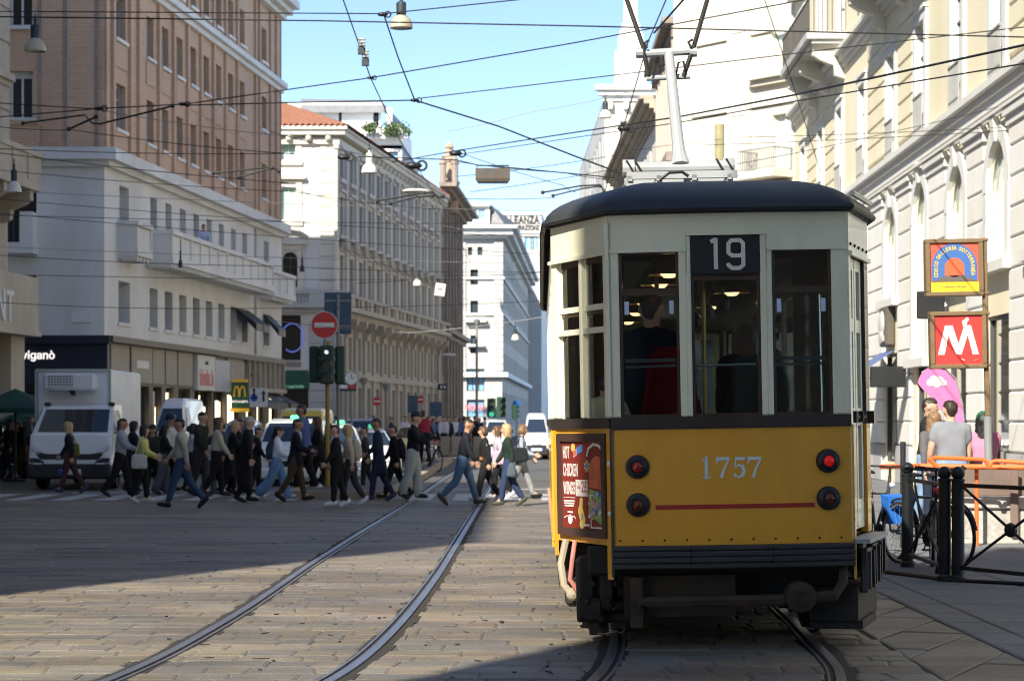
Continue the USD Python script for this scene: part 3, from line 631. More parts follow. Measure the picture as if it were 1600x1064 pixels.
# ---- insurance block with roof lettering
bI = building('insurance_building', 'distant white block with large grey letters on its roof parapet')
fI = Fr((-2.4, 276), at(846, 300, 276)[:2]); zi = lambda y: HC+(VH-y)/F*276
iop = [(fI.u(x)-.5, fI.u(x)+.5, zi(y+22), zi(y)) for x in (826, 836) for y in (369,)]
part(bI, 'wall', wall(fI.mb(), 0, fI.L, 0, zi(333), iop), m_dw)
for o in iop: window(bI, fI, *o, gm=g_sky, fm=m_wframe)
m = fI.mb(); fb(m, 0, fI.L, -.2, .15, zi(336), zi(332)); fb(m, 0, fI.L, -.2, .2, zi(365), zi(362)); part(bI, 'parapet', m, m_white)
ml = M('letters_grey', C(.03,.03,.035), .6)
m = fI.mb(); words(m, 'ALLEANZA', zi(338)-zi(348.5), fI.u(812), zi(348.5), .02, True, d=.1, sx=.82); part(bI, 'lettering', m, ml)
m = fI.mb(); words(m, 'ASSICURAZIONI', zi(352)-zi(359.5), fI.u(812), zi(359.5), .02, True, d=.1, sx=.72); part(bI, 'lettering', m, ml)
shell(bI, [(-2.4, 276), tuple(at(846, 300, 276)[:2]), (5, 300), (-2, 300)], 0, zi(333), m_white, (0,))

# ---- street end
bF = building('far_street_building', 'hazy grey building with a little turret where the street narrows in the distance')
fF = Fr((.9, 264), (4.8, 330)); fo2 = [(u-.7, u+.7, z0, z1) for u in np.arange(3, 64, 4.6) for z0, z1 in ((1, 4), (5.2, 7.4), (8.6, 10.6), (11.8, 13.6), (15, 16.4))]
part(bF, 'wall', wall(fF.mb(), 0, fF.L, 0, 18, fo2), m_lime_grey)
for o in fo2: window(bF, fF, *o, fm=m_wdark)
m = fF.mb(); fb(m, -.3, fF.L, -.1, .9, 17.7, 18.2); fb(m, -.2, fF.L, -.1, .4, 7.7, 8.1); part(bF, 'cornice', m, m_lime_grey)
m = MB(); c = at(817, 420, 264); m.box(c[0]-.6, c[0]+.6, 263.4, 264.6, 5, HC+(VH-416)/F*264); m.hull([[c[0]-.9, 263.2, 20.1], [c[0]+.9, 263.2, 20.1], [c[0]+.9, 265, 20.1], [c[0]-.9, 265, 20.1], [c[0], 264, 21]]); part(bF, 'turret', m, m_white)
shell(bF, [(.9, 264), (4.8, 330), (-6, 330), (-6, 264)], 0, 18, m_lime_grey, (0,))
bG = building('street_end_building', 'plain pale building closing the far end of the street beside the tram')
fG = Fr((-4, 345), (24, 345)); go = [(u-.8, u+.8, z0, z1) for u in np.arange(2, 27, 3.2) for z0, z1 in ((1, 4), (5.5, 7.5), (9, 11), (12.5, 14.5))]
part(bG, 'wall', wall(fG.mb(), 0, fG.L, 0, 17, go), m_lime_grey)
for o in go: window(bG, fG, *o, fm=m_wdark)
shell(bG, [(-4, 345), (24, 345), (24, 360), (-4, 360)], 0, 17, m_lime_grey, (0,))

# ============================================================ right side
# ---- R1: yellow and white rusticated building
bR = building('yellow_building', 'cream yellow and white building with arched windows, rusticated piers and iron balconies on the right')
RA, RB = (9.15, 24), (10.0, 78)
fR = Fr(RA, RB, True); off = 10.03
ub = [1.2+off-8.4, 4.6+off, 8.75+off, 13.0+off, 17.6+off, 22.0+off, 27.2+off, 31.9+off, 36.4+off, 41.2+off]
ub[0] = 4.2; ub.insert(1, 9.4)
ro = []
for k, u in enumerate(ub):
    big = k == 5
    ro += [(u-.6, u+.6, 8.25, 10.85), (u-.6, u+.6, 13.05, 15.3), (u-.6, u+.6, 16.8, 18.8)]
    ro += [(u-.95, u+.95, 4.62 if not big else 3.0, 7.0 if not big else 7.15, True)]
    ro += [(u-1.15, u+1.15, .05 if k % 2 else .5, 3.25 if k != 3 else 3.6)] if not big else [(u-.7, u+.7, .05, 2.85)]
part(bR, 'wall', wall(fR.mb(), 0, fR.L, 0, 20.5, ro, 0, .35), m_cream)
for o in ro:
    ar = len(o) > 4; sh_ = o[2] < 2
    window(bR, fR, *o[:4], ar=ar, rec=.05, mull=0 if ar or sh_ else 1, bars=(.72,) if not sh_ and not ar else (), fm=m_wframe if not sh_ else m_wdark, gm=g_light if ar else (g_shop if sh_ else g_blue))
    if not sh_:
        m = fR.mb(); a, b = o[0], o[1]
        if ar:
            po, pi = arc(a-.32, b+.32, o[3]+.32, 12), arc(a, b, o[3], 12)
            for k in range(12):
                q = [po[k], po[k+1], pi[k+1], pi[k]]
                m.add([[x, .08, z] for x, z in q]+[[x, -.01, z] for x, z in q], [[0,1,2],[0,2,3],[0,4,5],[0,5,1],[2,6,7],[2,7,3]])
            zt = o[3]-(b-a)/2; c = (a+b)/2; m.hull([[c-.12, .02, o[3]-.05], [c+.12, .02, o[3]-.05], [c-.17, .02, o[3]+.42], [c+.17, .02, o[3]+.42], [c-.12, .12, o[3]-.05], [c+.12, .12, o[3]-.05], [c-.18, .17, o[3]+.42], [c+.18, .17, o[3]+.42]])
        else: zt = o[3]; fb(m, a-.3, b+.3, -.01, .07, zt, zt+.22); fb(m, a-.34, b+.34, -.01, .12, zt+.22, zt+.3)
        fb(m, a-.3, a, -.01, .07, o[2], zt); fb(m, b, b+.3, -.01, .07, o[2], zt)
        if ar: fb(m, a-.42, b+.42, -.01, .22, o[2]-.2, o[2]); fb(m, a-.3, a, .07, .09, o[2], zt)
        part(bR, 'window_surround', m, m_white)
        if o[2] in (8.25,):
            railing(bR, fR, a+.02, b-.02, .1, 8.27, 9.1, m_irong, step=.1, ends=False, name='window_railing')
# rusticated piers: each block its own
m_blk_w = [M(f'stone_block_{n}', C(*c), .8, .06, .8, (1,1,.5), .08, 20, dirt=.15) for n, c in (('pale', (.76,.75,.71)), ('warm', (.74,.72,.66)))]
def pier(u0, u1, z0, z1, h, mats, n=.07):
    z = z0
    while z < z1-.15:
        m = fR.mb(); m.rbox(u0, u1, -.03, n, z+.012, min(z+h, z1)-.012, .03); part(bR, 'stone_block', m, mats[RND.randrange(len(mats))]); z += h
mid = [(a+b)/2 for a, b in zip(ub, ub[1:])]
for k, u in enumerate(mid):
    w = (ub[k+1]-ub[k])/2-1.2
    pier(u-w, u+w, .95, 7.3, .575, m_blk_w)
    m = fR.mb(); fb(m, u-w-.05, u+w+.05, -.02, .11, 0.02, .93); part(bR, 'plinth', m, m_lime_grey)
    m = fR.mb(); fb(m, u-w-.1, u+w+.1, -.02, .11, 7.1, 7.28); fb(m, u-w-.14, u+w+.14, -.02, .17, 7.28, 7.42); part(bR, 'pier_capital', m, m_white)
m_cb = [m_cream, M('plaster_cream_b', C(.74,.68,.50), .8, .06)]
for k, u in enumerate(mid):
    if k in (3, 4, 7): continue
    w = (ub[k+1]-ub[k])/2-1.05
    pier(u-w, u+w, 8.4, 11.8, .48, m_cb, .05)
m = fR.mb()
for z0, z1, p in ((7.45, 7.62, .05), (7.62, 7.85, .09), (7.85, 8.0, .15), (8.0, 8.14, .26), (11.95, 12.1, .08), (12.1, 12.28, .18), (12.28, 12.4, .32), (16.3, 16.5, .3), (19.6, 19.9, .4), (19.9, 20.2, .8), (20.2, 20.5, 1.1)): fb(m, 0, fR.L+.02, -.03, p, z0, z1)
part(bR, 'cornice', m, m_white)
m = fR.mb()
fb(m, 0, fR.L, .1, .2, 7.44, 7.5)
part(bR, 'cornice_fillet', m, m_white)
def iron_balcony(u0, u1, z, dep=1.15):
    m = fR.mb(); fb(m, u0, u1, -.02, dep, z-.22, z); fb(m, u0+.1, u1-.1, -.02, dep-.15, z-.34, z-.22)
    b = part(bR, 'balcony', m, m_lime_grey)
    railing(b, fR, u0+.06, u1-.06, dep-.08, z, z+.95, m_iron, step=.13)
    for u in (u0+.5, u1-.5) if u1-u0 < 5 else (u0+.5, (u0+u1)/2, u1-.5):
        m = fR.mb(); scroll(m, u-.16, u+.16, dep-.2, z-.34, 1.0); part(b, 'bracket', m, m_offwhite)
iron_balcony(30.6+off, 38.0+off, 12.95)
iron_balcony(15.6+off, 23.6+off, 12.95)
# awnings, hanging sign boxes and the relief plaque at street level
for k, u in ((7, ub[6]),):
    pass
m_awn = M('awning_blue', C(.09,.13,.28), .7, .08)
for u in (ub[6], ub[7]):
    m = fR.mb(); v = np.array([[u-1.3, .12, 3.3], [u+1.3, .12, 3.3], [u+1.3, 1.15, 2.62], [u-1.3, 1.15, 2.62], [u-1.3, 1.15, 2.52], [u+1.3, 1.15, 2.52]])
    m.add(v, [[0,1,2],[0,2,3],[3,2,5],[3,5,4]]); part(bR, 'shop_awning', m, m_awn)
for u in (ub[6],):
    m = fR.mb(); m.rbox(u-.55, u+.55, 0, .25, 3.42, 4.45, .05); q = part(bR, 'plaque', m, m_bronze)
    m = fR.mb(); m.ball((u, .25, 4.0), .3, 2, (1, .35, 1.1)); fb(m, u-.3, u+.3, .25, .3, 3.55, 3.7); m.ball((u, .27, 3.72), .22, 1, (1, .35, 1.2)); part(q, 'relief', m, m_lime_grey)
shell(bR, [RA, RB, (24, 78), (24, 24)], 0, 20.5, m_cream, (0,))
sg = solo('projecting_sign', fR.mb().rbox(ub[5]+1.3, ub[5]+1.5, .15, 1.0, 2.35, 2.85, .02), m_black, 'small black box sign sticking out from the white pier beside the pink flag', 'sign')
sp = thing('hanging_banner', 'black sign with cream letters hanging between the two square signs', 'sign')
m = fR.mb(); u = fR.u(1503)+1.2; m.rbox(u-.05, u+.07, .15, .75, 3.75, 4.35, .02); part(sp, 'board', m, m_black)

# ---- R2: angled cream block
b2 = building('angled_cream_building', 'large plain cream building turned towards the square beyond the yellow one')
f2r = Fr((6.1, 83.4), (10.05, 78.05)); zz = lambda u, y: f2r.z(u, y)
w_ = lambda x: f2r.u(x)
o2 = []
for x0, x1, y0, y1 in ((1207, 1236, 272, 178), (1205, 1236, 68, -20)):
    u0, u1 = w_(x0), w_(x1); o2.append((u0, u1, f2r.z((u0+u1)/2, y0), f2r.z((u0+u1)/2, y1)))
o2.append((o2[0][0], o2[0][1], 5.3, 8.2)); o2.append((o2[0][0], o2[0][1], 18.6, 21))
part(b2, 'wall', wall(f2r.mb(), 0, f2r.L, 0, 25, o2, 0, .3), m_offwhite)
for o in o2: window(b2, f2r, *o, rec=.2, mull=1, fm=m_wframe, gm=g_light)
m = f2r.mb()
for y, p, h in ((118, .45, .18), (126, .25, .2), (290, .3, .25)): z = f2r.z(5, y); fb(m, w_(1180), w_(1240), -.02, p, z-h, z)
fb(m, 0, f2r.L, -.02, .12, f2r.z(3, 172)-.1, f2r.z(3, 172)); fb(m, 0, f2r.L, -.02, .1, f2r.z(3, 60)-.1, f2r.z(3, 60)); fb(m, 0, f2r.L+.3, -.02, .9, 24.6, 25.1); part(b2, 'cornice', m, m_offwhite)
for a, b in ((1070, 1084), (1140, 1175)):
    m = f2r.mb(); fb(m, w_(a), w_(b), -.01, .14, 0, 24.5); part(b2, 'pilaster', m, m_offwhite)
for y0, y1 in ((55, -30), (185, 60), (300, 190)):
    m = f2r.mb(); u0, u1 = w_(1146), w_(1169); fb(m, u0, u1, .13, .17, f2r.z(4, y0)+.1, f2r.z(4, y1)-.2); part(b2, 'wall_panel', m, m_white)
m = f2r.mb(); u0, u1 = w_(1182), w_(1240); z = f2r.z(5, 272); fb(m, u0, u1, -.02, 1.0, z-.25, z); bb = part(b2, 'balcony', m, m_offwhite); railing(bb, f2r, u0+.05, u1-.05, .92, z, z+.75, m_irong, .1)
shell(b2, [(6.1, 83.4), (10.05, 78.05), (24, 84), (20, 92)], 0, 25, m_offwhite, (0,))
# ---- R3
b3 = building('pink_pilaster_building', 'pinkish building with deep dark eaves behind the mast of the tram roof')
f3 = Fr((6.3, 83.7), (6.38, 97), True); o3 = [(u-.5, u+.5, z0, z1) for u in (2.2, 5.4, 8.6, 11.8) for z0, z1 in ((12.6, 14.6), (8.6, 10.8), (4.6, 6.8), (.5, 3.4))]
part(b3, 'wall', wall(f3.mb(), 0, f3.L, 0, 16.6, o3), m_pink)
for o in o3: window(b3, f3, *o, fm=m_wdark)
m = f3.mb(); fb(m, -.1, f3.L, -.02, .6, 16.6, 16.85); fb(m, 0, f3.L, -.02, .25, 16.1, 16.6); part(b3, 'eaves', m, m_stone_dark)
m = f3.mb(); fb(m, 0, f3.L, -.02, .45, 11.4, 11.75); fb(m, 0, f3.L, -.02, .25, 11.1, 11.4); part(b3, 'cornice', m, m_stone_dark)
for u in np.arange(.5, 13, 1.6):
    m = f3.mb(); fb(m, u-.2, u+.2, -.01, .16, 11.8, 16.1); part(b3, 'pilaster', m, m_pink)
m = f3.mb(); fb(m, .1, 6, -.02, .5, 9.6, 9.85)
for k in range(10): fb(m, .3+.55*k, .5+.55*k, .2, .45, 9.3, 9.6)
part(b3, 'balcony', m, m_stone_dark)
m = MB(); c = at(1063, 38, 84); m.lathe([(.35, c[2]-1.2), (.35, c[2]-.6), (.2, c[2]-.5), (.3, c[2]-.3), (.3, c[2]-.25)], (c[0], c[1], 0), n=10); m.ball((c[0], c[1], c[2]), .26, 2); part(b3, 'finial', m, M('stone_pinkish', C(.5,.39,.32), .8))
shell(b3, [(6.3, 83.7), (6.38, 97), (18, 97), (18, 92)], 0, 16.85, m_pink, (0,))
bK = building('curved_cornice_building', 'cream building whose heavy stepped cornice slants down to the tram roof')
fK = Fr((6.5, 97.1), (6.2, 130), True); oK = [(u-.55, u+.55, z0, z1) for u in np.arange(2, 32, 3.4) for z0, z1 in ((12.2, 14.2), (8.6, 10.8), (4.6, 6.8), (.5, 3.4))]
part(bK, 'wall', wall(fK.mb(), 0, fK.L, 0, 15.2, oK), m_offwhite)
for o in oK: window(bK, fK, *o, fm=m_wdark)
m = fK.mb()
for k, (p, h) in enumerate(((.12, .2), (.25, .2), (.45, .2), (.7, .22), (.9, .14))): fb(m, 0, fK.L, -.02, p, 14.9+.2*k, 14.9+.2*k+h)
part(bK, 'cornice', m, m_lime_old)
shell(bK, [(6.5, 97.1), (6.2, 130), (18, 130), (18, 97.1)], 0, 15.95, m_offwhite, (0,))
# ---- R4 with spire
b4 = building('spire_building', 'pale building with bracketed cornice and a slender white spire on its corner')
c4 = at(945, 200, 131)[:2]; f4 = Fr(c4, (12, 131)); f4s = Fr(c4, (5.2, 170), True); q4 = [(.9, 1.6, 17.4, 19.3), (2.5, 3.3, 17.4, 19.3), (.9, 1.6, 13, 15)]
part(b4, 'front_wall', wall(f4.mb(), 0, f4.L, 0, 20.6, q4), m_offwhite)
for o in q4: window(b4, f4, *o)
part(b4, 'street_wall', wall(f4s.mb(), 0, f4s.L, 0, 20.6, o4 := [(u-.6, u+.6, z0, z1) for u in np.arange(2.5, 37, 3.6) for z0, z1 in ((.6, 3.4), (5, 7.2), (9, 11.4), (13, 15), (17, 19))]), m_lime_grey)
for o in o4: window(b4, f4s, *o)
m = f4.mb(); cornice(m, 0, f4.L, 20.5, [(.3, .15), (.3, .4), (.3, .6)]); fb(m, 0, f4.L, -.02, .2, 16.2, 16.5); m.add(*Fr(f4s.a, f4s.b, True).mb().box(0, f4s.L, -.02, .6, 21.1, 21.38).mesh()); part(b4, 'cornice', m, m_white)
for u in np.arange(.3, 3.5, .95):
    m = f4.mb(); fb(m, u-.14, u+.14, 0, .38, 20.0, 20.5); part(b4, 'cornice_bracket', m, m_white)
c = at(985, 130, 132.6)
m = MB(); m.box(c[0]-.95, c[0]+.95, 131.6, 133.5, 21.3, 23.6); m.box(c[0]-.75, c[0]+.75, 131.8, 133.3, 23.6, 24.6); m.box(c[0]-.68, c[0]+.68, 131.9, 133.2, 24.6, 24.8); m.box(c[0]-.55, c[0]+.55, 132.0, 133.1, 24.8, 25.3)
m.add([[c[0]-.42, 132.2, 25.3], [c[0]+.42, 132.2, 25.3], [c[0]+.42, 133, 25.3], [c[0]-.42, 133, 25.3], [c[0]-.2, 132.4, 34], [c[0]+.2, 132.4, 34], [c[0]+.2, 132.8, 34], [c[0]-.2, 132.8, 34]], [[0,1,5],[0,5,4],[1,2,6],[1,6,5],[2,3,7],[2,7,6],[3,0,4],[3,4,7],[4,5,6],[4,6,7]]); part(b4, 'spire', m, m_white)
shell(b4, [tuple(c4), (12, 131), (16, 170), (5.2, 170)], 0, 20.8, m_offwhite, (0, 3))

# ============================================================ unseen blocks, added for the shade and for dark reflections
def plain_block(name, label, pts, h, mat):
    b = building(name, label); k = len(pts)
    for i in range(k):
        fr = Fr(pts[i], pts[(i+1) % k]); n = max(1, int(fr.L/4)); s = fr.L/n
        ops_ = [(s*(q+.5)-.6, s*(q+.5)+.6, z, z+1.9) for q in range(n) for z in np.arange(1.2, h-2.4, 3.6)]
        part(b, 'wall', wall(fr.mb(), 0, fr.L, 0, h, ops_), mat)
        g = fr.mb()
        for o in ops_: fb(g, o[0], o[1], -.3, -.26, o[2], o[3])
        part(b, 'panes', g, g_dark)
    m = MB(); m.poly(Polygon(pts), h, h+.3); part(b, 'roof', m, m_roofgrey)
plain_block('side_street_building', 'unseen stone block left of the viewer, placed to shade the square', [(-13.1, 1.6), (-13.1, 29), (-36, 29), (-36, 1.6)][::-1], 22, m_lime_old)  # out of view; corner and height set for the shadow line it casts
plain_block('side_street_building', 'unseen stone block far to the left, added to darken the tram pane reflections', [(-55, 10), (-55, 60), (-70, 60), (-70, 10)][::-1], 20, m_lime_old)  # out of view; added to darken what the tram panes reflect
plain_block('square_building', 'unseen cream block behind the viewer, shaped to shade the tram rear', [(-7.9, -2), (-7.9, -24), (26, -24), (26, -6), (-4, -6)][::-1], 24, m_offwhite)  # out of view; outline shaped for the shade on tram and foreground
# ============================================================ ground
def stone_mat(name, c, j=.2):
    n = {'g': ('geometry', {}), 'mp': ('mapping', {'scale': (.8, 2.0, 1.0)}), 'n': ('noise_texture', {'scale': 2.2, 'detail': 9.0, 'roughness': .72, 'distortion': .4}), 'r': ('rgb_ramp', {'ramp': [(.3, tuple(np.array(c)*(1-j))), (.7, tuple(np.array(c)*(1+j)))]}),
         'f': ('noise_texture', {'scale': 55.0, 'detail': 3.0}), 'fr': ('rgb_ramp', {'ramp': [(.3, (.78,.78,.78)), (.7, (1.12,1.12,1.12))]}), 'x': ('mix', {'mix_type': 'multiply', 'fac': 1.0}),
         'd': ('noise_texture', {'scale': .45, 'detail': 6.0, 'roughness': .65}), 'dr': ('rgb_ramp', {'ramp': [(.42, (.62,.62,.63)), (.62, (1.05,1.04,1.02))]}), 'y': ('mix', {'mix_type': 'multiply', 'fac': 1.0}),
         'i': ('geometry', {}), 'k': ('math', {'math_type': 'multiply_add', 'value2': .3, 'value3': .85}), 'h': ('hsv', {}),
         'o': ('object_info', {}), 'oh': ('math', {'math_type': 'multiply_add', 'value2': .02, 'value3': .49}),
         'bm': ('math', {'math_type': 'multiply_add', 'value2': 3.0}), 'b': ('bump', {'strength': .55, 'distance': .014}), 'p': ('principled_bsdf', {'specular_ior_level': .35}),
         'rr': ('math', {'math_type': 'multiply_add', 'value2': .5, 'value3': .32})}
    return usdkit.material(stage, f'/World/Looks/{name}', n, [('g.position', 'mp.vector'), ('mp.vector', 'n.vector'), ('g.position', 'f.vector'), ('mp.vector', 'd.vector'), ('n.fac', 'r.fac'), ('f.fac', 'fr.fac'), ('d.fac', 'dr.fac'),
        ('r.color', 'x.color1'), ('fr.color', 'x.color2'), ('x.color', 'y.color1'), ('dr.color', 'y.color2'), ('i.random_per_island', 'k.value1'), ('k.value', 'h.value'), ('o.random', 'oh.value1'), ('oh.value', 'h.hue'), ('y.color', 'h.color'), ('h.color', 'p.base_color'),
        ('n.fac', 'bm.value1'), ('f.fac', 'bm.value3'), ('bm.value', 'b.height'), ('b.normal', 'p.normal'), ('n.fac', 'rr.value1'), ('rr.value', 'p.roughness')], surface='p.BSDF')
m_st = [stone_mat(f'paving_{n}', c) for n, c in (('beige', (.245,.210,.160)), ('grey', (.215,.196,.168)), ('rose', (.245,.198,.158)), ('ochre', (.26,.218,.155)), ('pale', (.25,.226,.186)))]
m_bed = M('joint_earth', C(.028,.025,.022), .95, .3, 6, bump=.3, bscale=40)
m_asph = M('asphalt', C(.085,.09,.10), .85, .15, 1.2, bump=.4, bscale=90, dirt=.3, dcol=(.12,.115,.11))
m_walk = M('pavement_grey', C(.145,.15,.158), .85, .15, .8, bump=.25, bscale=60, dirt=.3)
m_kerb = M('kerb_granite', C(.30,.24,.18), .85, .15, 3, bump=.3)
m_rail = M('rail_steel', C(.30,.30,.31), .38, .2, 6, (1,.15,1), metal=.9, spec=.5)
m_railg = M('rail_groove', C(.045,.042,.04), .7, .3, 6)
m_paint = M('road_paint', C(.42,.43,.43), .7, .15, 5, dirt=.7, dcol=(.2,.19,.18))

g = MB(); g.quad([-900, -60, -.012], [900, -60, -.012], [900, 1500, -.012], [-900, 1500, -.012])
solo('ground', g, m_asph, kind='structure')

# tram rails: centre lines of the running rails, from points read off the photograph
def spline(pts, n=60):
    from scipy.interpolate import CubicSpline, PchipInterpolator
    p = np.array(pts); y = p[:, 1]; f = PchipInterpolator(y, p[:, 0]); Y = np.concatenate([np.linspace(y[0], 24, n), np.linspace(24.5, y[-1], n//2)]); return np.stack([f(Y), Y], 1)
LA = [(-3.35, 10), (-2.95, 11.5), *[gnd(*p) for p in ((165,1064), (300,1000), (400,940), (480,885), (550,840), (640,785))], (-1.8, 60), (-1.4, 110), (-.7, 200)]
LB = [(-1.95, 10), (-1.5, 11.5), *[gnd(*p) for p in ((515,1064), (590,1010), (650,945), (690,890), (720,840), (750,790))], (-.4, 60), (.04, 110), (.74, 200)]
TA = [(-.45, 10), (.1, 11.5), (.476, 13.13), (.63, 14.33), (.72, 15.6), (.79, 17.6), (.86, 22), (.98, 30), (1.3, 60), (1.9, 110), (2.7, 200)]
TB = [(1.2, 10), (1.66, 11.5), (1.96, 13.13), (2.05, 13.95), (2.12, 15.6), (2.2, 17.6), (2.30, 22), (2.42, 30), (2.74, 60), (3.34, 110), (4.14, 200)]
rails = [spline(q) for q in (LA, LB, TA, TB)]
RAIL_W = .13
lab = ['left rail of the empty tram track, curving to the lower left corner', 'right rail of the empty tram track, bending left beside the tram',
       'left rail under the tram, curving out below its wheel', 'right rail under the tram, curving out to the lower right']
def ribbon(c, a, b, z0, z1):                # strip between offsets a and b of a centre line, top z1
    t = np.gradient(c, axis=0); t /= np.linalg.norm(t, axis=1, keepdims=True); nn = np.stack([t[:, 1], -t[:, 0]], 1); m = MB()
    V = np.vstack([np.column_stack([c+nn*a, np.full(len(c), z1)]), np.column_stack([c+nn*b, np.full(len(c), z1)]), np.column_stack([c+nn*a, np.full(len(c), z0)]), np.column_stack([c+nn*b, np.full(len(c), z0)])])
    k = len(c); i = np.arange(k-1); q = lambda o, p: np.stack([o*k+i, o*k+i+1, p*k+i+1, p*k+i], 1)
    return m.add(V, np.vstack([q(0, 1), q(2, 0), q(1, 3)]))
for c, l, s in zip(rails, lab, (1, -1, 1, -1)):
    t = thing('tram_rail', l, 'tram rail')
    part(t, 'rail_head', ribbon(c, -.03, .03, -.05, .008), m_rail)
    part(t, 'groove', ribbon(c, .03*s, .062*s, -.05, -.006), m_railg)
    part(t, 'guard_lip', ribbon(c, .062*s, .08*s, -.05, .006), m_rail)
corr = unary_union([LineString(c[c[:, 1] < 62]).buffer(.07) for c in rails])

corr_w = corr.buffer(.05)
# big stone slabs: rows across the street
road = thing('stone_road', kind='structure')
m_mort = stone_mat('joint_mortar', (.15,.135,.11))
bed = MB(); bed.quad([-14, 8, -.007], [2.56, 8, -.007], [2.56, 60, -.007], [-14, 60, -.007]); part(road, 'road_bed', bed, m_mort)
bed = MB(); bed.quad([2.56, 8, -.009], [3.3, 8, -.009], [3.3, 60, -.009], [2.56, 60, -.009]); part(road, 'joint_bed', bed, m_bed)
for c in rails: part(road, 'rail_bed', ribbon(c, -.115, .115, -.02, -.003), m_bed)
def slab(pg, h, tl=(0, 0)):                   # polygon with a worn edge
    m = MB()
    for gmt in getattr(pg, 'geoms', [pg]):
        if gmt.geom_type != 'Polygon' or gmt.area < .012: continue
        gmt = gmt.simplify(.006); inn = gmt.buffer(-.02, join_style=2)
        if inn.geom_type != 'Polygon' or inn.is_empty or len(inn.exterior.coords) != len(gmt.exterior.coords) or gmt.interiors:
            m.poly(gmt, -.05, h); continue
        o = np.array(gmt.exterior.coords)[:-1]; i = np.array(inn.exterior.coords)[:-1]
        if (Polygon(o).exterior.is_ccw != Polygon(i).exterior.is_ccw): i = i[::-1]
        k0 = np.argmin(np.linalg.norm(i-o[0], axis=1)); i = np.roll(i, -k0, axis=0); k = len(o); c = o.mean(0)
        zt = h + (i-c) @ np.array(tl); j = (np.arange(k)+1) % k; a = np.arange(k)
        m.add(np.vstack([np.column_stack([o, np.full(k, -.05)]), np.column_stack([o, zt-.007]), np.column_stack([i, zt])]),
              np.vstack([np.stack([a, j, k+j, k+a], 1), np.stack([k+a, k+j, 2*k+j, 2*k+a], 1)]))
        fan = trimesh.creation.triangulate_polygon(Polygon(i), engine='earcut')
        fv = np.column_stack([fan[0], h + (fan[0]-c) @ np.array(tl)]); m.add(fv, fan[1])
    return m
stones = []
y = 11.0; rr_ = random.Random(5)
while y < 46:
    h = .25+.13*rr_.random() if y < 24 else .36+.1*rr_.random(); sk = 0; x = -.25*y-1.6*rr_.random(); xr = 2.55+.04*math.sin(y)
    while x < xr:
        L = (.2+.42*rr_.random()) if y < 24 else .9+.6*rr_.random(); x2 = min(x+L, xr); gp = .0015+.003*rr_.random()**3; s0 = sk; sk = .1*(rr_.random()-.5) if rr_.random() < .5 else .01
        pg = Polygon([(x+gp, y+gp), (x2-gp, y+gp), (x2-gp+sk, y+h-gp), (x+gp+s0, y+h-gp)])
        stones.append(pg); x = x2
    y += h
ang = math.radians(66); dv = np.array([math.cos(ang), math.sin(ang)]); nv = np.array([-dv[1], dv[0]])
zoneB = sbox(2.6, 10.5, 3.3, 46)
for r in range(-60, 60):
    w = .5; s = -40 + rr_.random()
    while s < 60:
        L = .9+.6*rr_.random(); c = dv*s + nv*(r*w); gp = .006
        q = [c+dv*gp+nv*gp, c+dv*(L-gp)+nv*gp, c+dv*(L-gp)+nv*(w-gp), c+dv*gp+nv*(w-gp)]; s += L
        pg = Polygon(q)
        if pg.intersects(zoneB): 
            pg = pg.intersection(zoneB)
            if pg.geom_type == 'Polygon' and pg.area > .02: stones.append(pg)
vis = []
for pg in stones:
    d = pg
    if pg.intersects(corr_w): d = pg.difference(unary_union([corr.buffer(.008+.04*rr_.random()**3)])) if pg.intersects(corr) else pg.difference(corr_w if rr_.random() < .15 else corr)
    if d.is_empty or d.area < .008: continue
    cx, cy = d.centroid.x, d.centroid.y
    px, py = 800+cx/cy*F, VH+HC/cy*F
    inv = -40 < px < 1640 and py < 1100
    hid = 960 < px < 1290 and py < 985
    vis.append((-(d.area*F*F*HC/cy**3) if inv and not hid else 1e6-cy*-1, rr_.random(), d))
vis.sort(key=lambda q: q[:2])
hsh = lambda: -.002+.006*rr_.random()
rest = [MB() for _ in m_st]
for k, (a, _, d) in enumerate(vis):
    rg = rr_.choices(range(5), (5, 4, 2, 2.6, 1.6))[0]; tl = ((rr_.random()-.5)*.010, (rr_.random()-.5)*.02)
    if k < 300: part(road, 'paving_stone', slab(d, hsh(), tl), m_st[rg])
    else:
        q = slab(d, hsh(), tl)
        if not q.empty(): rest[rg].add(*q.mesh())
for q, mm in zip(rest, m_st): part(road, 'paving_stones_beyond', q, mm, kind='stuff')
pits = [MB()]                                # holes where the joint filling is gone
for k in range(95):
    px, py = 200+rr_.random()**.7*690, 800+rr_.random()**.9*262; X, Y = gnd(px, py); w, l = .008+.012*rr_.random(), .02+.06*rr_.random()**2
    if any(abs(np.interp(Y, c[:, 1], c[:, 0])-X) < .1 for c in rails): continue
    a = rr_.choice((0, 1.2, 1.57, 1.9)); pg = affinity.rotate(affinity.scale(Point(X, Y).buffer(1, 1), l, w), math.degrees(a)); pits[0].poly(pg, .001, .0065)
part(road, 'joint_holes', pits[0], m_bed, kind='stuff')
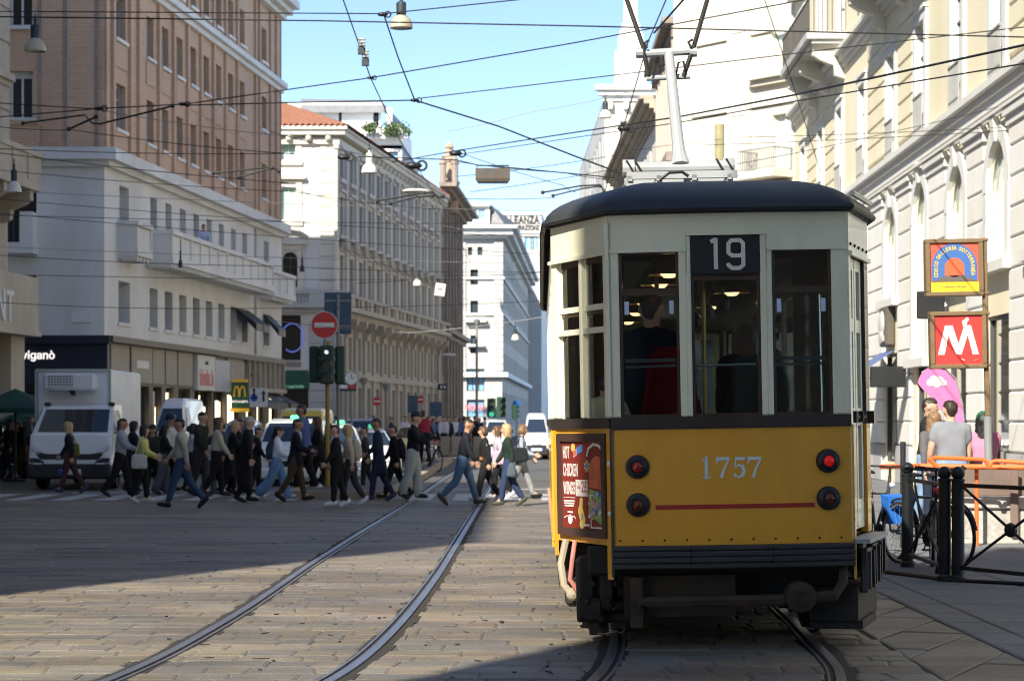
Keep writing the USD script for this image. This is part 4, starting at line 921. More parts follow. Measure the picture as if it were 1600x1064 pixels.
# pavement on the right: large flush slabs
walk = thing('pavement', kind='structure')
m = MB(); m.quad([3.3, 8, -.005], [10, 8, -.005], [10, 80, -.005], [3.3, 80, -.005]); part(walk, 'pavement_bed', m, m_bed)
y = 11; k = 0
while y < 34:
    x = 3.32
    for L in (.34, 1.1, 1.25, 1.15, 1.2, 1.3):
        pg = Polygon([(x+.006, y+.006), (x+L-.006, y+.006), (x+L-.006, y+.84), (x+.006, y+.84)]); px = 800+x/y*F
        if px < 1700: part(walk, 'slab', slab(pg, .002+.003*rr_.random()), m_walk)
        x += L
    y += .85; k += 1
m = MB(); m.box(3.3, 9.9, 34, 80, -.05, .003); part(walk, 'slabs_beyond', m, m_walk)
wl = thing('pavement_left', kind='structure')
m = MB(); m.add([[-14, 62, .12], [-10.3, 62, .12], [-7, 112, .12], [-2, 200, .12], [-14, 200, .12]], [[0,1,2],[0,2,3],[0,3,4]]); part(wl, 'pavement_top', m, m_walk)
m = MB(); c = np.array([[-10.3, 62], [-7, 112], [-2, 200]])
m.quad([-14, 62, -.02], [-10.3, 62, -.02], [-10.3, 62, .12], [-14, 62, .12])
for a, b in zip(c, c[1:]): m.quad([*a, -.02], [*b, -.02], [*b, .12], [*a, .12])
part(wl, 'kerb', m, m_kerb)
# zebra crossing
zc = thing('zebra_crossing', kind='structure')
for k, x in enumerate(np.arange(-11.6, 3.0, .87)):
    if -4.3 < x < -2.4: continue
    m = MB(); m.add([[x, 42.6, .009], [x+.45, 42.6, .009], [x+.45, 46.4, .009], [x, 46.4, .009]], [[0,1,2],[0,2,3]]); part(zc, 'stripe', m, m_paint)
m = MB(); m.box(-2.2, 2.8, 50.0, 50.35, -.02, -.004); m.box(-9.5, -3.8, 47.6, 47.95, -.02, -.004); part(zc, 'stop_line', m, m_paint)
# traffic island with granite kerb
isl = thing('traffic_island', kind='structure')
pi_ = [(-4.35, 43.6), (-2.6, 43.4), (-2.38, 44.2), gnd(656, 753), gnd(708, 721), (-2.6, 84), (-3.4, 60), (-4.6, 47)]
m = MB(); m.poly(Polygon(pi_).buffer(-.22), 0, .145); part(isl, 'island_top', m, m_asph)
ring = Polygon(pi_); L = ring.exterior.length; k = 0; s = 0
while s < L:
    a = ring.exterior.interpolate(s); b = ring.exterior.interpolate(min(s+1.0, L)); e = LineString([a, b]).buffer(.2, cap_style=2).intersection(ring)
    m = MB()
    if not e.is_empty: m.poly(e.buffer(-.006), -.02, .155); part(isl, 'kerb_stone', m, m_kerb)
    s += 1.0
m = MB(); m.tube([[3.55, 23, .02], [4.2, 21.2, .02], [5.2, 20.4, .02], [6.5, 19.8, .02]], .022, 6); solo('ground_cable', m, m_black, 'black tube standing in for the dark paving gap to the right of the tram', 'cable')  # raised tube drawn for the dark gap between slabs and asphalt
# ============================================================ the tram
m_yel = M('tram_yellow', C(.74,.345,.028), .3, .07, 2.2, (1,1,.3), .09, 3.5, spec=.5, coat=.35, dirt=.34, dcol=(.36,.185,.035))
m_crm = M('tram_cream', C(.75,.715,.53), .35, .06, 2.5, (1,1,.3), .09, 4, spec=.5, coat=.25, dirt=.34, dcol=(.42,.40,.28))
m_belt = M('tram_belt', C(.035,.026,.022), .4, .15, 4, coat=.2)
m_roof = M('tram_roof', C(.030,.032,.036), .55, .2, 1.5, bump=.05, dirt=.4, dcol=(.06,.06,.06))
m_und = M('tram_underframe', C(.014,.012,.010), .7, .3, 4, bump=.2, dirt=.6, dcol=(.03,.023,.015))
m_rust = M('tram_rusty_frame', C(.04,.026,.014), .75, .35, 5, bump=.2)
m_bump = M('tram_bumper', C(.035,.034,.034), .5, .2, 4, coat=.1)
m_wood = M('tram_wood', C(.13,.055,.022), .4, .25, 3, (1,1,6), coat=.4)
m_woodd = M('tram_wood_dark', C(.045,.022,.012), .45, .25, 3, (1,1,6), coat=.3)
m_pipe = M('grab_bar', C(.45,.5,.52), .25, .05, metal=.9)
m_grey = M('tram_grey_paint', C(.30,.315,.325), .5, .08, 3, dirt=.35, dcol=(.22,.2,.18))
m_num = M('number_white', C(.62,.70,.66), .5, .05)
m_pale = M('roll_sign_letters', C(.72,.62,.54), .6, .1, 4)
m_rred = M('tram_red', C(.36,.03,.02), .4, .05)
g_pane = PANE('tram_pane', (.80,.84,.84), 1.3)
m_lampr = M('lamp_red_lens', C(.32,.01,.008), .12, .1, 60, spec=.6)
m_lampr_on = M('lamp_red_lit', C(.75,.012,.01), .15, .3, 90, emit=.10)
m_lampo = M('lamp_amber_lens', C(.14,.03,.012), .15, .1, 60)
m_brass = M('brass', C(.55,.34,.12), .25, .1, 5, metal=.9)
m_glow = M('lamp_warm_glow', C(1.,.62,.28), .4, 0, emit=1.3)
tr = thing('tram', 'old yellow and cream tram seen from behind, with route board 19 and number 1757', 'tram', loc=(1.43, 15.0, 0), rz=-.75, ry=-1.0)
LS, LR, LF, RF, RR, RS = (-1.11, .95), (-.726, 0), (-.204, -.05), (.34, -.05), (.896, 0), (1.165, .95)
FSL, FR_, FSR = (-1.11, 12.95), (-.75, 13.9), (1.165, 12.95); FRR = (.75, 13.9)
fac = [Fr(LR, LF), Fr(LF, RF), Fr(RF, RR)]; tl, trr = Fr(LS, LR), Fr(RR, RS)
sideL, sideR = Fr(FSL, LS), Fr(RS, FSR); front = [Fr(FSR, FRR), Fr(FRR, FR_), Fr(FR_, FSL)]
Z0, Z1, Z2, Z3, Z4 = .71, 1.51, 1.58, 2.71, 2.955
def each(frs, fn):
    m = MB()
    for f in frs: q = f.mb(); fn(q, f.L); m.add(*q.mesh())
    return m
# rear end
part(tr, 'yellow_panel', each(fac, lambda m, L: fb(m, 0, L, -.03, 0, Z0, Z1)), m_yel)
part(tr, 'belt_rail', each(fac, lambda m, L: (fb(m, -.002, L+.002, -.05, .022, Z1, Z2), fb(m, -.001, L+.001, -.05, .012, Z1-.012, Z1))), m_belt)
m = each([fac[0], fac[2]], lambda m, L: (fb(m, 0, L, -.05, .004, Z3, Z4))); q = fac[1].mb(); fb(q, 0, fac[1].L, -.05, .004, Z3+.105, Z4); m.add(*q.mesh())
part(tr, 'header_panel', m, m_crm)
m = each([fac[0], fac[2]], lambda m, L: fb(m, 0, L, .004, .018, Z3-.012, Z3+.012)); q = fac[1].mb(); fb(q, 0, fac[1].L, .004, .018, Z3+.095, Z3+.115); m.add(*q.mesh()); part(tr, 'header_moulding', m, m_crm)
part(tr, 'eave_band', each(fac+[tl, trr], lambda m, L: (fb(m, -.01, L+.01, -.05, .03, Z4, Z4+.05))), m_roof)
cx0 = 1148
def lx(x): return (x-800)/230-1.43
posts = [(fac[0], 0, .065), (fac[0], fac[0].L-.052, fac[0].L), (fac[1], 0, .03), (fac[1], fac[1].L-.045, fac[1].L), (fac[2], 0, .035), (fac[2], fac[2].L-.115, fac[2].L)]
for f, a, b in posts:
    m = f.mb(); m.rbox(a, b, -.06, .006, Z2, Z3 if f is not fac[1] else Z3+.1, .008); part(tr, 'window_post', m, m_crm)
wins = [(fac[0], .065, fac[0].L-.052), (fac[1], .03, fac[1].L-.045), (fac[2], .035, fac[2].L-.115)]
for k, (f, a, b) in enumerate(wins):
    m = f.mb(); zt = Z3 if k != 1 else 2.545
    fb(m, a, a+.022, -.045, -.012, Z2, zt); fb(m, b-.022, b, -.045, -.012, Z2, zt); fb(m, a+.022, b-.022, -.045, -.012, Z2, Z2+.02); fb(m, a+.022, b-.022, -.045, -.012, zt-.02, zt)
    if k != 1: fb(m, a+.022, b-.022, -.045, -.008, 2.41, 2.455)
    w = part(tr, 'rear_window', m, m_woodd)
    g = f.mb(); fb(g, a+.015, b-.015, -.034, -.028, Z2+.01, zt-.01); part(w, 'pane', g, g_pane)
    m = f.mb()
    if k != 1:
        for u in (a+.035, b-.068): fb(m, u, u+.03, -.027, -.02, 2.28, 2.37)
        part(w, 'sticker', m, M(f'sticker_{k}', C(.5,.58,.72), .6))
    m = MB(); pa, pb = f.T(np.array([[a+.03, -.09, 1.925]]))[0], f.T(np.array([[b-.03, -.09, 1.93]]))[0]; m.tube([pa, pb], .009, 8); part(tr, 'grab_bar', m, m_pipe)
    if k != 1:
        m = f.mb(); fb(m, a+.03, b-.03, -.07, -.05, 1.955, 1.98); part(tr, 'sash_rail', m, M(f'sash_{k}', C(.12,.13,.13), .4))
m = MB(); p = fac[2].T(np.array([[.39, -.1, 1.6], [.385, -.1, 2.4]])); m.tube(p, .013, 8); part(tr, 'grab_pole', m, m_pipe)
# route board
f = fac[1]; m = f.mb(); fb(m, .0, f.L, -.06, .0, 2.545, 2.81); rb = part(tr, 'route_board', m, m_black)
def stroke(mb, pts, w, T, z0, z1, cap=2): mb.poly(LineString(pts).buffer(w/2, cap_style=cap, join_style=1), z0, z1, T)
onf = lambda f, n=.004: (lambda v: f.T(np.column_stack([v[:, 0], v[:, 2]+n, v[:, 1]])))
m = MB(); T = onf(f, .001); cx = f.L/2
stroke(m, [(cx-.105, 2.76), (cx-.075, 2.775), (cx-.07, 2.775), (cx-.07, 2.575)], .028, T, 0, .004)
part(rb, 'digit', m, m_pale)
m = MB(); stroke(m, [(cx+.115, 2.685), (cx+.115, 2.6), (cx+.09, 2.58), (cx+.04, 2.58), (cx+.015, 2.6), (cx+.012, 2.615)], .027, T, 0, .004); stroke(m, [(cx+.115, 2.685), (cx+.1, 2.665), (cx+.04, 2.665), (cx+.015, 2.685), (cx+.015, 2.745), (cx+.035, 2.768), (cx+.095, 2.768), (cx+.115, 2.748), (cx+.115, 2.67)], .027, T, .0, .0045); part(rb, 'digit', m, m_pale)
m = f.mb(); fb(m, 0, f.L, -.07, -.012, 2.5, 2.545); part(tr, 'board_rail', m, m_woodd)
# fleet number in old style numerals, stripe, tail lamps, rivets
def num(mb, polys, T, u, z, s): 
    for p in polys: mb.poly(affinity.translate(affinity.scale(p, s, s, origin=(0, 0)), u, z), 0, .003, T)
def thick(pts, ws):                          # stroke of changing width
    return unary_union([LineString([a, b]).buffer((w0+w1)/4, cap_style=1) for a, b, w0, w1 in zip(pts, pts[1:], ws, ws[1:])])
G1 = [thick([(.28, 0), (.28, 1.0)], [.17, .17]), sbox(.08, -.02, .5, .05), Polygon([(.36, 1.04), (.36, .9), (.05, .82), (.08, .9)])]
G7 = [Polygon([(.02, 1.02), (.02, .68), (.07, .68), (.12, .84), (.5, .86), (.7, .9), (.72, 1.0), (.64, 1.02)]), Polygon([(.72, 1.0), (.6, .88), (.36, .4), (.2, 0), (.38, -.02), (.46, .35), (.66, .78)])]
G5 = [Polygon([(.14, 1.02), (.62, 1.02), (.66, 1.08), (.6, .86), (.2, .86)]), Polygon([(.14, 1.02), (.2, .9), (.17, .55), (.1, .5)]), thick([(.14, .52), (.3, .61), (.5, .55), (.58, .33), (.5, .1), (.3, 0), (.1, .05)], [.05, .08, .14, .19, .14, .07, .08]), Point(.12, .12).buffer(.085)]
T = onf(fac[1], .001)
m = MB(); z = 1.165; zs = .135
for G, u in ((G1, .02), (G7, .12), (G5, .235), (G7, .335)): num(m, G, T, u+.055, z, zs)
part(tr, 'fleet_number', m, m_num)
def onrear(m, u0, u1, z0, z1, d):              # thin strip that follows the three facets
    xs = [LR[0], LF[0], RF[0], RR[0]]
    for f, a, b in zip(fac, xs, xs[1:]):
        l, r = max(u0, a), min(u1, b)
        if r > l: fb2 = f.L/(b-a); q = f.mb(); fb(q, (l-a)*fb2, (r-a)*fb2, .0, d, z0, z1); m.add(*q.mesh())
m = MB(); onrear(m, lx(1028), lx(1276), .954, .984, .004); part(tr, 'red_stripe', m, m_rred)
for x, z, lens in ((1001, 1.245, m_lampr), (1001, .987, m_lampo), (1298, 1.265, m_lampr_on), (1298, 1.012, m_lampo)):
    X = lx(x); fi = fac[0] if X < 0 else fac[2]; u = (X-fi.a[0])/fi.d[0]; T = lambda v, fi=fi, u=u, z=z: fi.T(np.column_stack([v[:, 0]+u, v[:, 1], v[:, 2]+z]))
    m = MB(T); m.lathe([(.082, 0), (.08, .02), (.074, .032), (.06, .036), (.052, .044), (.046, .05), (.04, .05), (.036, .042)], axis='y', n=32); lp = part(tr, 'tail_lamp', m, m_black, 40)
    m = MB(T); m.lathe([(.0, .062), (.02, .06), (.034, .05), (.038, .04)], axis='y', n=24); part(lp, 'lens', m, lens, True)
m = MB()
for k in range(11):
    X = -.68+.15*k
    for f, a, b in zip(fac, [LR[0], LF[0], RF[0]], [LF[0], RF[0], RR[0]]):
        if a < X < b: p = f.T(np.array([[(X-a)*f.L/(b-a), .002, .745]]))[0]; m.ball(p, .008, 1, (1, .5, 1))
part(tr, 'rivets', m, m_rust)
m = each(fac, lambda m, L: fb(m, 0, L, .0, .006, Z0, Z0+.016)); part(tr, 'panel_lip', m, m_yel)
# bumper
for k, (z0, z1, d) in enumerate(((.675, .708, .075), (.635, .672, .085), (.595, .632, .09), (.555, .592, .085))):
    part(tr, 'bumper_rib', each(fac, lambda m, L: m.rbox(-.006, L+.006, -.04, d, z0, z1, .008)), m_bump)
# left chamfered corner: sashes above, poster below
f = tl; L = f.L
part(tr, 'yellow_panel', (lambda m: (fb(m, 0, L, -.03, 0, Z0-.0, Z1), fb(m, L-.08, L, 0.001, .012, .48, Z1), fb(m, 0, .05, 0.001, .012, .6, Z1), m)[-1])(f.mb()), m_yel)
part(tr, 'belt_rail', (lambda m: (fb(m, -.01, L+.004, -.05, .024, Z1, Z2), m)[-1])(f.mb()), m_belt)
part(tr, 'header_panel', (lambda m: (fb(m, 0, L, -.05, .004, 2.70, Z4), fb(m, 0, L, .004, .03, 2.69, 2.715), m)[-1])(f.mb()), m_crm)
for a, b in ((0, .09), (.5, .545), (L-.1, L-.0)):
    m = f.mb(); m.rbox(a, b, -.06, .006, Z2, 2.70, .008); part(tr, 'window_post', m, m_crm)
for a, b in ((.09, .5), (.545, L-.1)):
    m = f.mb(); fb(m, a, b, -.045, -.002, 2.17, 2.21); fb(m, a, b, -.05, -.02, 2.33, 2.37); fb(m, a, a+.02, -.05, -.03, Z2, 2.7); fb(m, b-.02, b, -.05, -.03, Z2, 2.7); w = part(tr, 'side_sash', m, m_crm)
    m = f.mb(); fb(m, a+.02, b-.02, -.052, -.03, 2.30, 2.36); fb(m, a+.02, b-.02, -.052, -.03, 2.655, 2.7); part(w, 'sash_frame', m, m_woodd)
    g = f.mb(); g.quad([a, -.04, Z2], [b, -.04, Z2], [b, -.04, 2.17], [a, -.04, 2.17]); g.quad([a, -.04, 2.21], [b, -.04, 2.21], [b, -.04, 2.69], [a, -.04, 2.69]); part(w, 'pane', g, g_pane)
m = f.mb(); fb(m, .1, L-.07, .0, .03, .755, .81); fb(m, .1, L-.07, 0, .03, 1.42, 1.475); fb(m, .1, .16, 0, .03, .81, 1.42); fb(m, L-.13, L-.07, 0, .03, .81, 1.42); ad = part(tr, 'poster_frame', m, M('poster_frame_brown', C(.06,.032,.025), .5, .2))
m_adb = M('poster_maroon', C(.20,.028,.018), .4, .1, 3); pw, ph = L-.29, .61
m = f.mb(); fb(m, .16, L-.13, .002, .012, .81, 1.42); po = part(ad, 'poster', m, m_adb)
m_w = M('print_white', C(.66,.62,.58), .5, .05); m_yl = M('print_yellow', C(.62,.45,.1), .5); m_bl = M('print_blue', C(.08,.2,.5), .5); m_or = M('print_orange_red', C(.52,.12,.05), .5, .3, 9); m_gn = M('print_green', C(.2,.35,.1), .5); m_pk = M('print_pink', C(.6,.3,.35), .5)
PX = lambda a: .16+a*pw; PZ = lambda b: .81+b*ph            # poster coordinates 0..1
Tn = lambda n: onf(f, n)
def prints(mat, polys, n=.013):
    m = MB(); 
    for p in polys: m.poly(affinity.affine_transform(p, [pw, 0, 0, ph, .16, .81]), 0, .0008, Tn(n))
    part(ad, 'print', m, mat)
m = f.mb()
for t, a, b, h, w in (('HOT', .035, .80, .1, .16), ('CHICKEN', .035, .595, .105, .36), ('WINGS', .035, .385, .105, .29)):
    tt = meshkit.text_mesh(t, 1, .1, True); v = np.array(tt.vertices); v[:, 0] = (v[:, 0]-v[:, 0].min())/np.ptp(v[:, 0])*w; v[:, 1] = (v[:, 1]-v[:, 1].min())/np.ptp(v[:, 1])*(h+.045)
    m.add(np.column_stack([PX(a)+v[:, 0]*pw, .0125+v[:, 2]*.01, PZ(b)+v[:, 1]*ph]), tt.faces)
part(ad, 'lettering', m, m_w)
prints(m_w, [sbox(.34, .37, .63, .56), thick([(.62, .84), (.66, .92), (.78, .97), (.9, .955), (.96, .92)], [.03]*5), sbox(.035, .345, .32, .352), thick([(.7, .115), (.7, .02), (.96, .025)], [.02]*3)] + [sbox(.04+.01*k, .30-.028*k, .31-.015*k, .318-.028*k) for k in range(3)] + [thick([(.04, .11), (.1, .13), (.3, .13), (.32, .11)], [.012]*4), Point(.19, .095).buffer(.055), sbox(.13, .17, .26, .19), sbox(.5, .03, .66, .06)])
m = f.mb()
for t, a, b, h in (('FROM', .415, .455, .022), ('2£', .55, .42, .09)): words(m, t, h*ph*1.4, PX(a), PZ(b), .0142, True, d=.0006, sx=.8)
part(ad, 'lettering', m, m_or)
prints(m_or, [Polygon([(.66, .48), (.68, .72), (.74, .80), (.84, .84), (.93, .82), (.95, .46)])])
prints(m_gn, [Polygon([(.64, .14), (.66, .46), (.95, .42), (.95, .06), (.8, .12)])])
r3 = random.Random(3)
for mt in (m_yl, m_bl, m_pk, m_w): prints(mt, [Point(.66+.27*r3.random(), .13+.3*r3.random()).buffer(.018+.012*r3.random(), 2) for _ in range(14)], .0142)
star = lambda x, y, r, k=8: Polygon([(x+r*(1 if i % 2 else .5)*math.cos(math.pi*i/k), y+r*(1 if i % 2 else .5)*math.sin(math.pi*i/k)) for i in range(2*k)])
prints(m_yl, [star(.62, .72, .085), Point(.29, .93).buffer(.05), thick([(.47, .32), (.45, .2), (.5, .1), (.48, .05)], [.05, .1, .14, .08])]); prints(m_bl, [star(.62, .72, .05), Polygon([(.38, .85), (.52, .88), (.52, .97), (.38, .93)]), Polygon([(.47, .1), (.5, .1), (.5, .17), (.47, .17)])], .0142)
prints(m_pk, [Polygon([(.29, .81), (.38, .84), (.38, .92), (.29, .89)])]); prints(m_or, [Polygon([(.3, .83), (.36, .85), (.36, .9), (.3, .88)])], .0142)
m = MB(); e = f.T(np.array([[L-.02, .012, 0.6]]))[0]
for z in (1.27, .93): m.ball((e[0], e[1]-.01, z), .02, 1)
m.tube([[LR[0]-.01, -.02, 1.6], [LR[0]-.015, -.022, 2.9]], .014, 6); part(tr, 'corner_rod', m, m_crm)
m = MB(); m.tube([[LR[0]-.006, -.012, .5], [LR[0]-.006, -.012, Z1]], .012, 6); part(tr, 'corner_seam', m, m_belt)
# right chamfered corner: folding door
f = trr; L = f.L
part(tr, 'header_panel', (lambda m: (fb(m, 0, L, -.05, .006, 2.68, Z4), fb(m, 0, L, .006, .03, 2.66, 2.69), m)[-1])(f.mb()), m_crm)
m = f.mb()
for u in np.linspace(.08, L-.08, 5): m.ball((u, .008, 2.74), .012); m.ball((u, .03, 2.97), .012)
part(tr, 'rivets', m, m_und)
for k, (a, b) in enumerate(((.1, .42), (.45, .78))):
    m = f.mb(); w = .075
    fb(m, a, a+w, -.06, -.02, .78, 2.66); fb(m, b-w, b, -.06, -.02, .78, 2.66); fb(m, a+w, b-w, -.06, -.02, 2.58, 2.66); fb(m, a+w, b-w, -.06, -.02, 2.15, 2.24); fb(m, a+w, b-w, -.06, -.02, 1.5, 1.62); fb(m, a+w, b-w, -.06, -.02, .78, .98)
    d_ = part(tr, 'door_leaf', m, m_crm); g = f.mb(); fb(g, a+w, b-w, -.042, -.038, .98, 2.58); part(d_, 'pane', g, g_pane)
    m = f.mb(); fb(m, a+.1, a+.15, -.02, .015, 1.52, 1.6); fb(m, a+.12, a+.3, .0, .015, 1.55, 1.57); part(d_, 'door_hinge', m, m_und)
m = f.mb(); fb(m, 0, .09, -.06, .006, .62, 2.68); part(tr, 'window_post', m, m_crm)
m = f.mb(); fb(m, .0, .05, .006, .02, .46, Z1); fb(m, .8, L, -.05, .004, .74, Z1); part(tr, 'yellow_panel', m, m_yel)
m = f.mb(); fb(m, .8, L, -.05, .004, Z1, 2.68); part(tr, 'door_jamb', m, m_woodd)
m = f.mb(); fb(m, .86, L+.02, -.05, .05, Z1, Z2+.02); part(tr, 'belt_rail', m, m_belt)
m = f.mb(); fb(m, 0, L, -.02, .12, .70, .73); part(tr, 'door_sill', m, m_grey)
for k, (u, z0, z1) in enumerate(((.08, .36, .66), (.38, .38, .68), (.68, .42, .7))):     # folded step plates
    m = f.mb(); m.rbox(u, u+.26, .04, .09, z0, z1, .01); fb(m, u+.02, u+.05, .09, .11, z0+.02, z1-.02); fb(m, u+.21, u+.24, .09, .11, z0+.02, z1-.02); part(tr, 'step_plate', m, m_bump)
m = f.mb(); fb(m, .0, L, -.3, .03, .16, .4); fb(m, .0, .7, -.3, .06, .12, .18); part(tr, 'step_box', m, m_und)
# long sides and front
def long_side(fr, door):
    n = 7; s = fr.L/n; ops = [(s*k+.1, s*k+s-.1, Z2+.02, 2.66) for k in range(n)]
    part(tr, 'side_panel', (lambda m: (fb(m, 0, fr.L, -.03, 0, .66, Z1), m)[-1])(fr.mb()), m_yel)
    part(tr, 'belt_rail', (lambda m: (fb(m, 0, fr.L, -.05, .024, Z1, Z2), m)[-1])(fr.mb()), m_belt)
    part(tr, 'window_wall', wall(fr.mb(), 0, fr.L, Z2, Z4, ops, 0, .05), m_crm)
    g = fr.mb()
    for o in ops: fb(g, o[0], o[1], -.034, -.03, o[2], o[3])
    part(tr, 'side_panes', g, g_pane)
    m = fr.mb(); fb(m, .3, fr.L-.3, -.25, -.02, .34, .66); part(tr, 'side_skirt', m, m_und)
long_side(sideL, 0); long_side(sideR, 1)
m = MB(); m.box(-1.14, -1.11, .97, 12.9, .66, .72); m.box(-1.135, -1.11, .96, .99, .7, 1.5); part(tr, 'side_moulding', m, m_yel)
part(tr, 'front_panel', each(front, lambda m, L: fb(m, 0, L, -.03, 0, .66, Z1)), m_yel); part(tr, 'front_belt', each(front, lambda m, L: fb(m, 0, L, -.05, .02, Z1, Z2)), m_belt)
part(tr, 'front_wall', each(front, lambda m, L: wall(m, 0, L, Z2, Z4, [(.12, L-.12, Z2+.02, 2.66)], 0, .05)), m_crm); part(tr, 'front_pane', each(front, lambda m, L: fb(m, .1, L-.1, -.04, -.035, Z2, 2.68)), g_pane)
# roof: domed shell over the plan outline
out = []
for a, b in zip([LS, LR, LF, RF, RR, RS, FSR, FRR, FR_, FSL], [LR, LF, RF, RR, RS, FSR, FRR, FR_, FSL, LS]):
    k = 14 if abs(a[1]-b[1]) > 5 else 6
    for t in np.linspace(0, 1, k, endpoint=False): out.append(np.array(a)+t*(np.array(b)-np.array(a)))
out = np.array(out); spine = np.stack([np.zeros(len(out)), np.clip(out[:, 1], 1.9, 12.0)], 1); spine[:, 0] = .0
pg = Polygon(out).buffer(.055, join_style=1, resolution=3); dirs = out-spine; dirs /= np.linalg.norm(dirs, axis=1, keepdims=True)
rim = out + dirs*.06; rings = []
for t in (1.0, 1.004, .985, .95, .9, .82, .72, .6, .45, .3, .15, .02):
    z = Z4+.045 + .32*max(0, 1-min(t, 1)**2.1)**.58; rings.append(np.column_stack([spine+(rim-spine)*min(t, 1.002), np.full(len(out), z if t != 1.0 else Z4+.005)]))
V = np.vstack(rings); n_ = len(out); i = np.arange(n_); j = (i+1) % n_
Fq = np.vstack([np.stack([k*n_+i, k*n_+j, (k+1)*n_+j, (k+1)*n_+i], 1) for k in range(len(rings)-1)])
m = MB(); m.add(V, Fq); part(tr, 'roof', m, m_roof, 50)
m = MB(); p = np.column_stack([rim, np.full(len(rim), Z4+.03)]); m.tube(np.vstack([p, p[:1]]), .022, 6); part(tr, 'roof_gutter', m, m_roof)
m = MB(); q = rings[2]; sel = [k for k in range(n_) if out[k, 0] > .9 and out[k, 1] < 1.2]; m.tube(q[sel]+[0, 0, .05], .02, 6); part(tr, 'rain_strip', m, m_crm)
# interior
m = MB(); m.poly(Polygon(out).buffer(-.06), .70, .75); part(tr, 'floor', m, m_woodd)
m = MB(); m.poly(Polygon(out).buffer(-.06), 2.86, 2.9); part(tr, 'ceiling', m, M('tram_ceiling', C(.26,.2,.13), .5))
for s in (-1, 1):
    m = MB(); m.box(s*1.04, s*.72, 2.2, 11.8, 1.14, 1.19); m.box(s*1.06, s*1.02, 2.2, 11.8, 1.19, 1.62); m.box(s*.8, s*.76, 2.2, 11.8, .75, 1.14); part(tr, 'bench', m, m_wood)
m = MB(); m.box(-1.04, -.55, 2.0, 2.06, .75, 2.86); m.box(.75, 1.12, 2.0, 2.06, .75, 2.86); m.box(-.55, .75, 2.0, 2.06, 2.78, 2.86); part(tr, 'bulkhead', m, m_wood)
m = MB(); m.box(-1.02, -.96, .9, 1.3, 1.6, 2.7); part(tr, 'inner_post', m, m_wood)
for x, y in ((-.3, 1.95), (.05, 3.4), (.18, 3.6), (-.2, 6), (.3, 8)):
    m = MB(); m.tube([[x, y, .75], [x, y, 2.86]], .018, 8); part(tr, 'grab_pole', m, m_brass)
for y, x in ((1.15, -.25), (2.4, -.25), (3.7, -.24), (5.2, -.24), (7.0, -.24), (9, -.24), (3.7, .43), (6, .43)):
    m = MB(); m.lathe([(.02, 2.86), (.02, 2.78), (.09, 2.77), (.13, 2.72), (.15, 2.66), (.155, 2.62)], (x, y, 0), n=16); l_ = part(tr, 'ceiling_lamp', m, m_brass, 40)
    m = MB(); m.lathe([(.07, 2.67), (.068, 2.63), (.04, 2.6), (0, 2.595)], (x, y, 0), n=16); part(l_, 'shade', m, m_glow, True)
for y in (2.5, 4, 5.5, 7): 
    m = MB(); m.tube([[.25, y, 2.86], [.25, y, 2.55]], .012, 6); m.lathe([(.05, 2.42), (.055, 2.5), (.012, 2.55)], (.25, y, 0), n=10); part(tr, 'hand_strap', m, m_woodd)
# underframe and truck
m = MB(); m.box(-.75, .9, .35, 1.6, .3, .69); m.box(-.85, .95, 1.4, 12.4, .28, .66); part(tr, 'underframe', m, m_und)
m = MB(); P_ = [[-.56, -.06, .22], [-.56, -.1, .33], [-.5, -.12, .335], [.35, -.14, .335], [.75, -.12, .36], [.82, -.06, .45], [.83, .0, .56]]; m.tube(P_, [.03, .03, .04, .042, .04, .035, .03], 8); part(tr, 'drawbar', m, m_rust)
m = MB(); X, Z = lx(1248), .355
m.lathe([(.0, -.2), (.078, -.2), (.1, -.188), (.108, -.165), (.105, -.05), (.085, .0), (.0, .02)], (X, 0, Z), 'y', 24); cp = part(tr, 'coupler', m, m_rust, 40)
m = MB(); m.box(X-.035, X+.03, -.206, -.196, Z+.02, Z+.045); m.box(X-.035, X+.04, -.206, -.196, Z-.05, Z-.025); m.box(X-.04, X-.02, -.206, -.196, Z-.025, Z+.02); part(cp, 'coupler_slot', m, m_black)
for s, x in ((-1, -.70), (1, .72)):
    for y in (1.35, 3.0, 10.6, 12.2):
        m = MB(); m.lathe([(.0, -.06), (.3, -.06), (.33, -.05), (.33, .04), (.36, .05), (.36, .065), (.0, .065)], (x+.03, y, .34), 'x', 28); part(tr, 'wheel', m, m_und, 40)
for y0, y1 in ((.75, 3.6), (10.0, 12.8)):
    for s in (-1, 1):
        m = MB(); m.rbox(s*.98-.05, s*.98+.05, y0, y1, .28, .42, .02); m.rbox(s*.98-.07, s*.98+.07, y0+.45, y0+.75, .2, .5, .03); m.rbox(s*.98-.07, s*.98+.07, y1-.75, y1-.45, .2, .5, .03)
        for k in range(5): m.lathe([(.06, .3+.04*k), (.075, .32+.04*k), (.06, .34+.04*k)], (s*.98, (y0+y1)/2, 0), n=10)
        part(tr, 'bogie_frame', m, m_und)
m = MB(); m.rbox(-.98, -.84, .28, .5, .2, .62, .03); m.rbox(-.82, -.72, .2, .4, .26, .6, .02); m.rbox(-.72, -.63, .25, .4, .34, .56, .02); m.rbox(-.98, -.8, .2, .34, .18, .34, .02); m.rbox(-.92, -.6, .3, .45, .16, .24, .02); m.box(-.62, -.5, -.02, .3, .2, .36); part(tr, 'brake_rigging', m, m_und)
m = MB()
for k in range(6): m.ball((-.96+.05*k, .19, .2+.12*(k % 3)), .022)
part(tr, 'bolts', m, m_und)
m = MB(); m.box(-.66, .1, .05, .1, .22, .5); m.box(-.62, -.54, -.1, .08, .16, .5); part(tr, 'side_frame', m, m_rust)
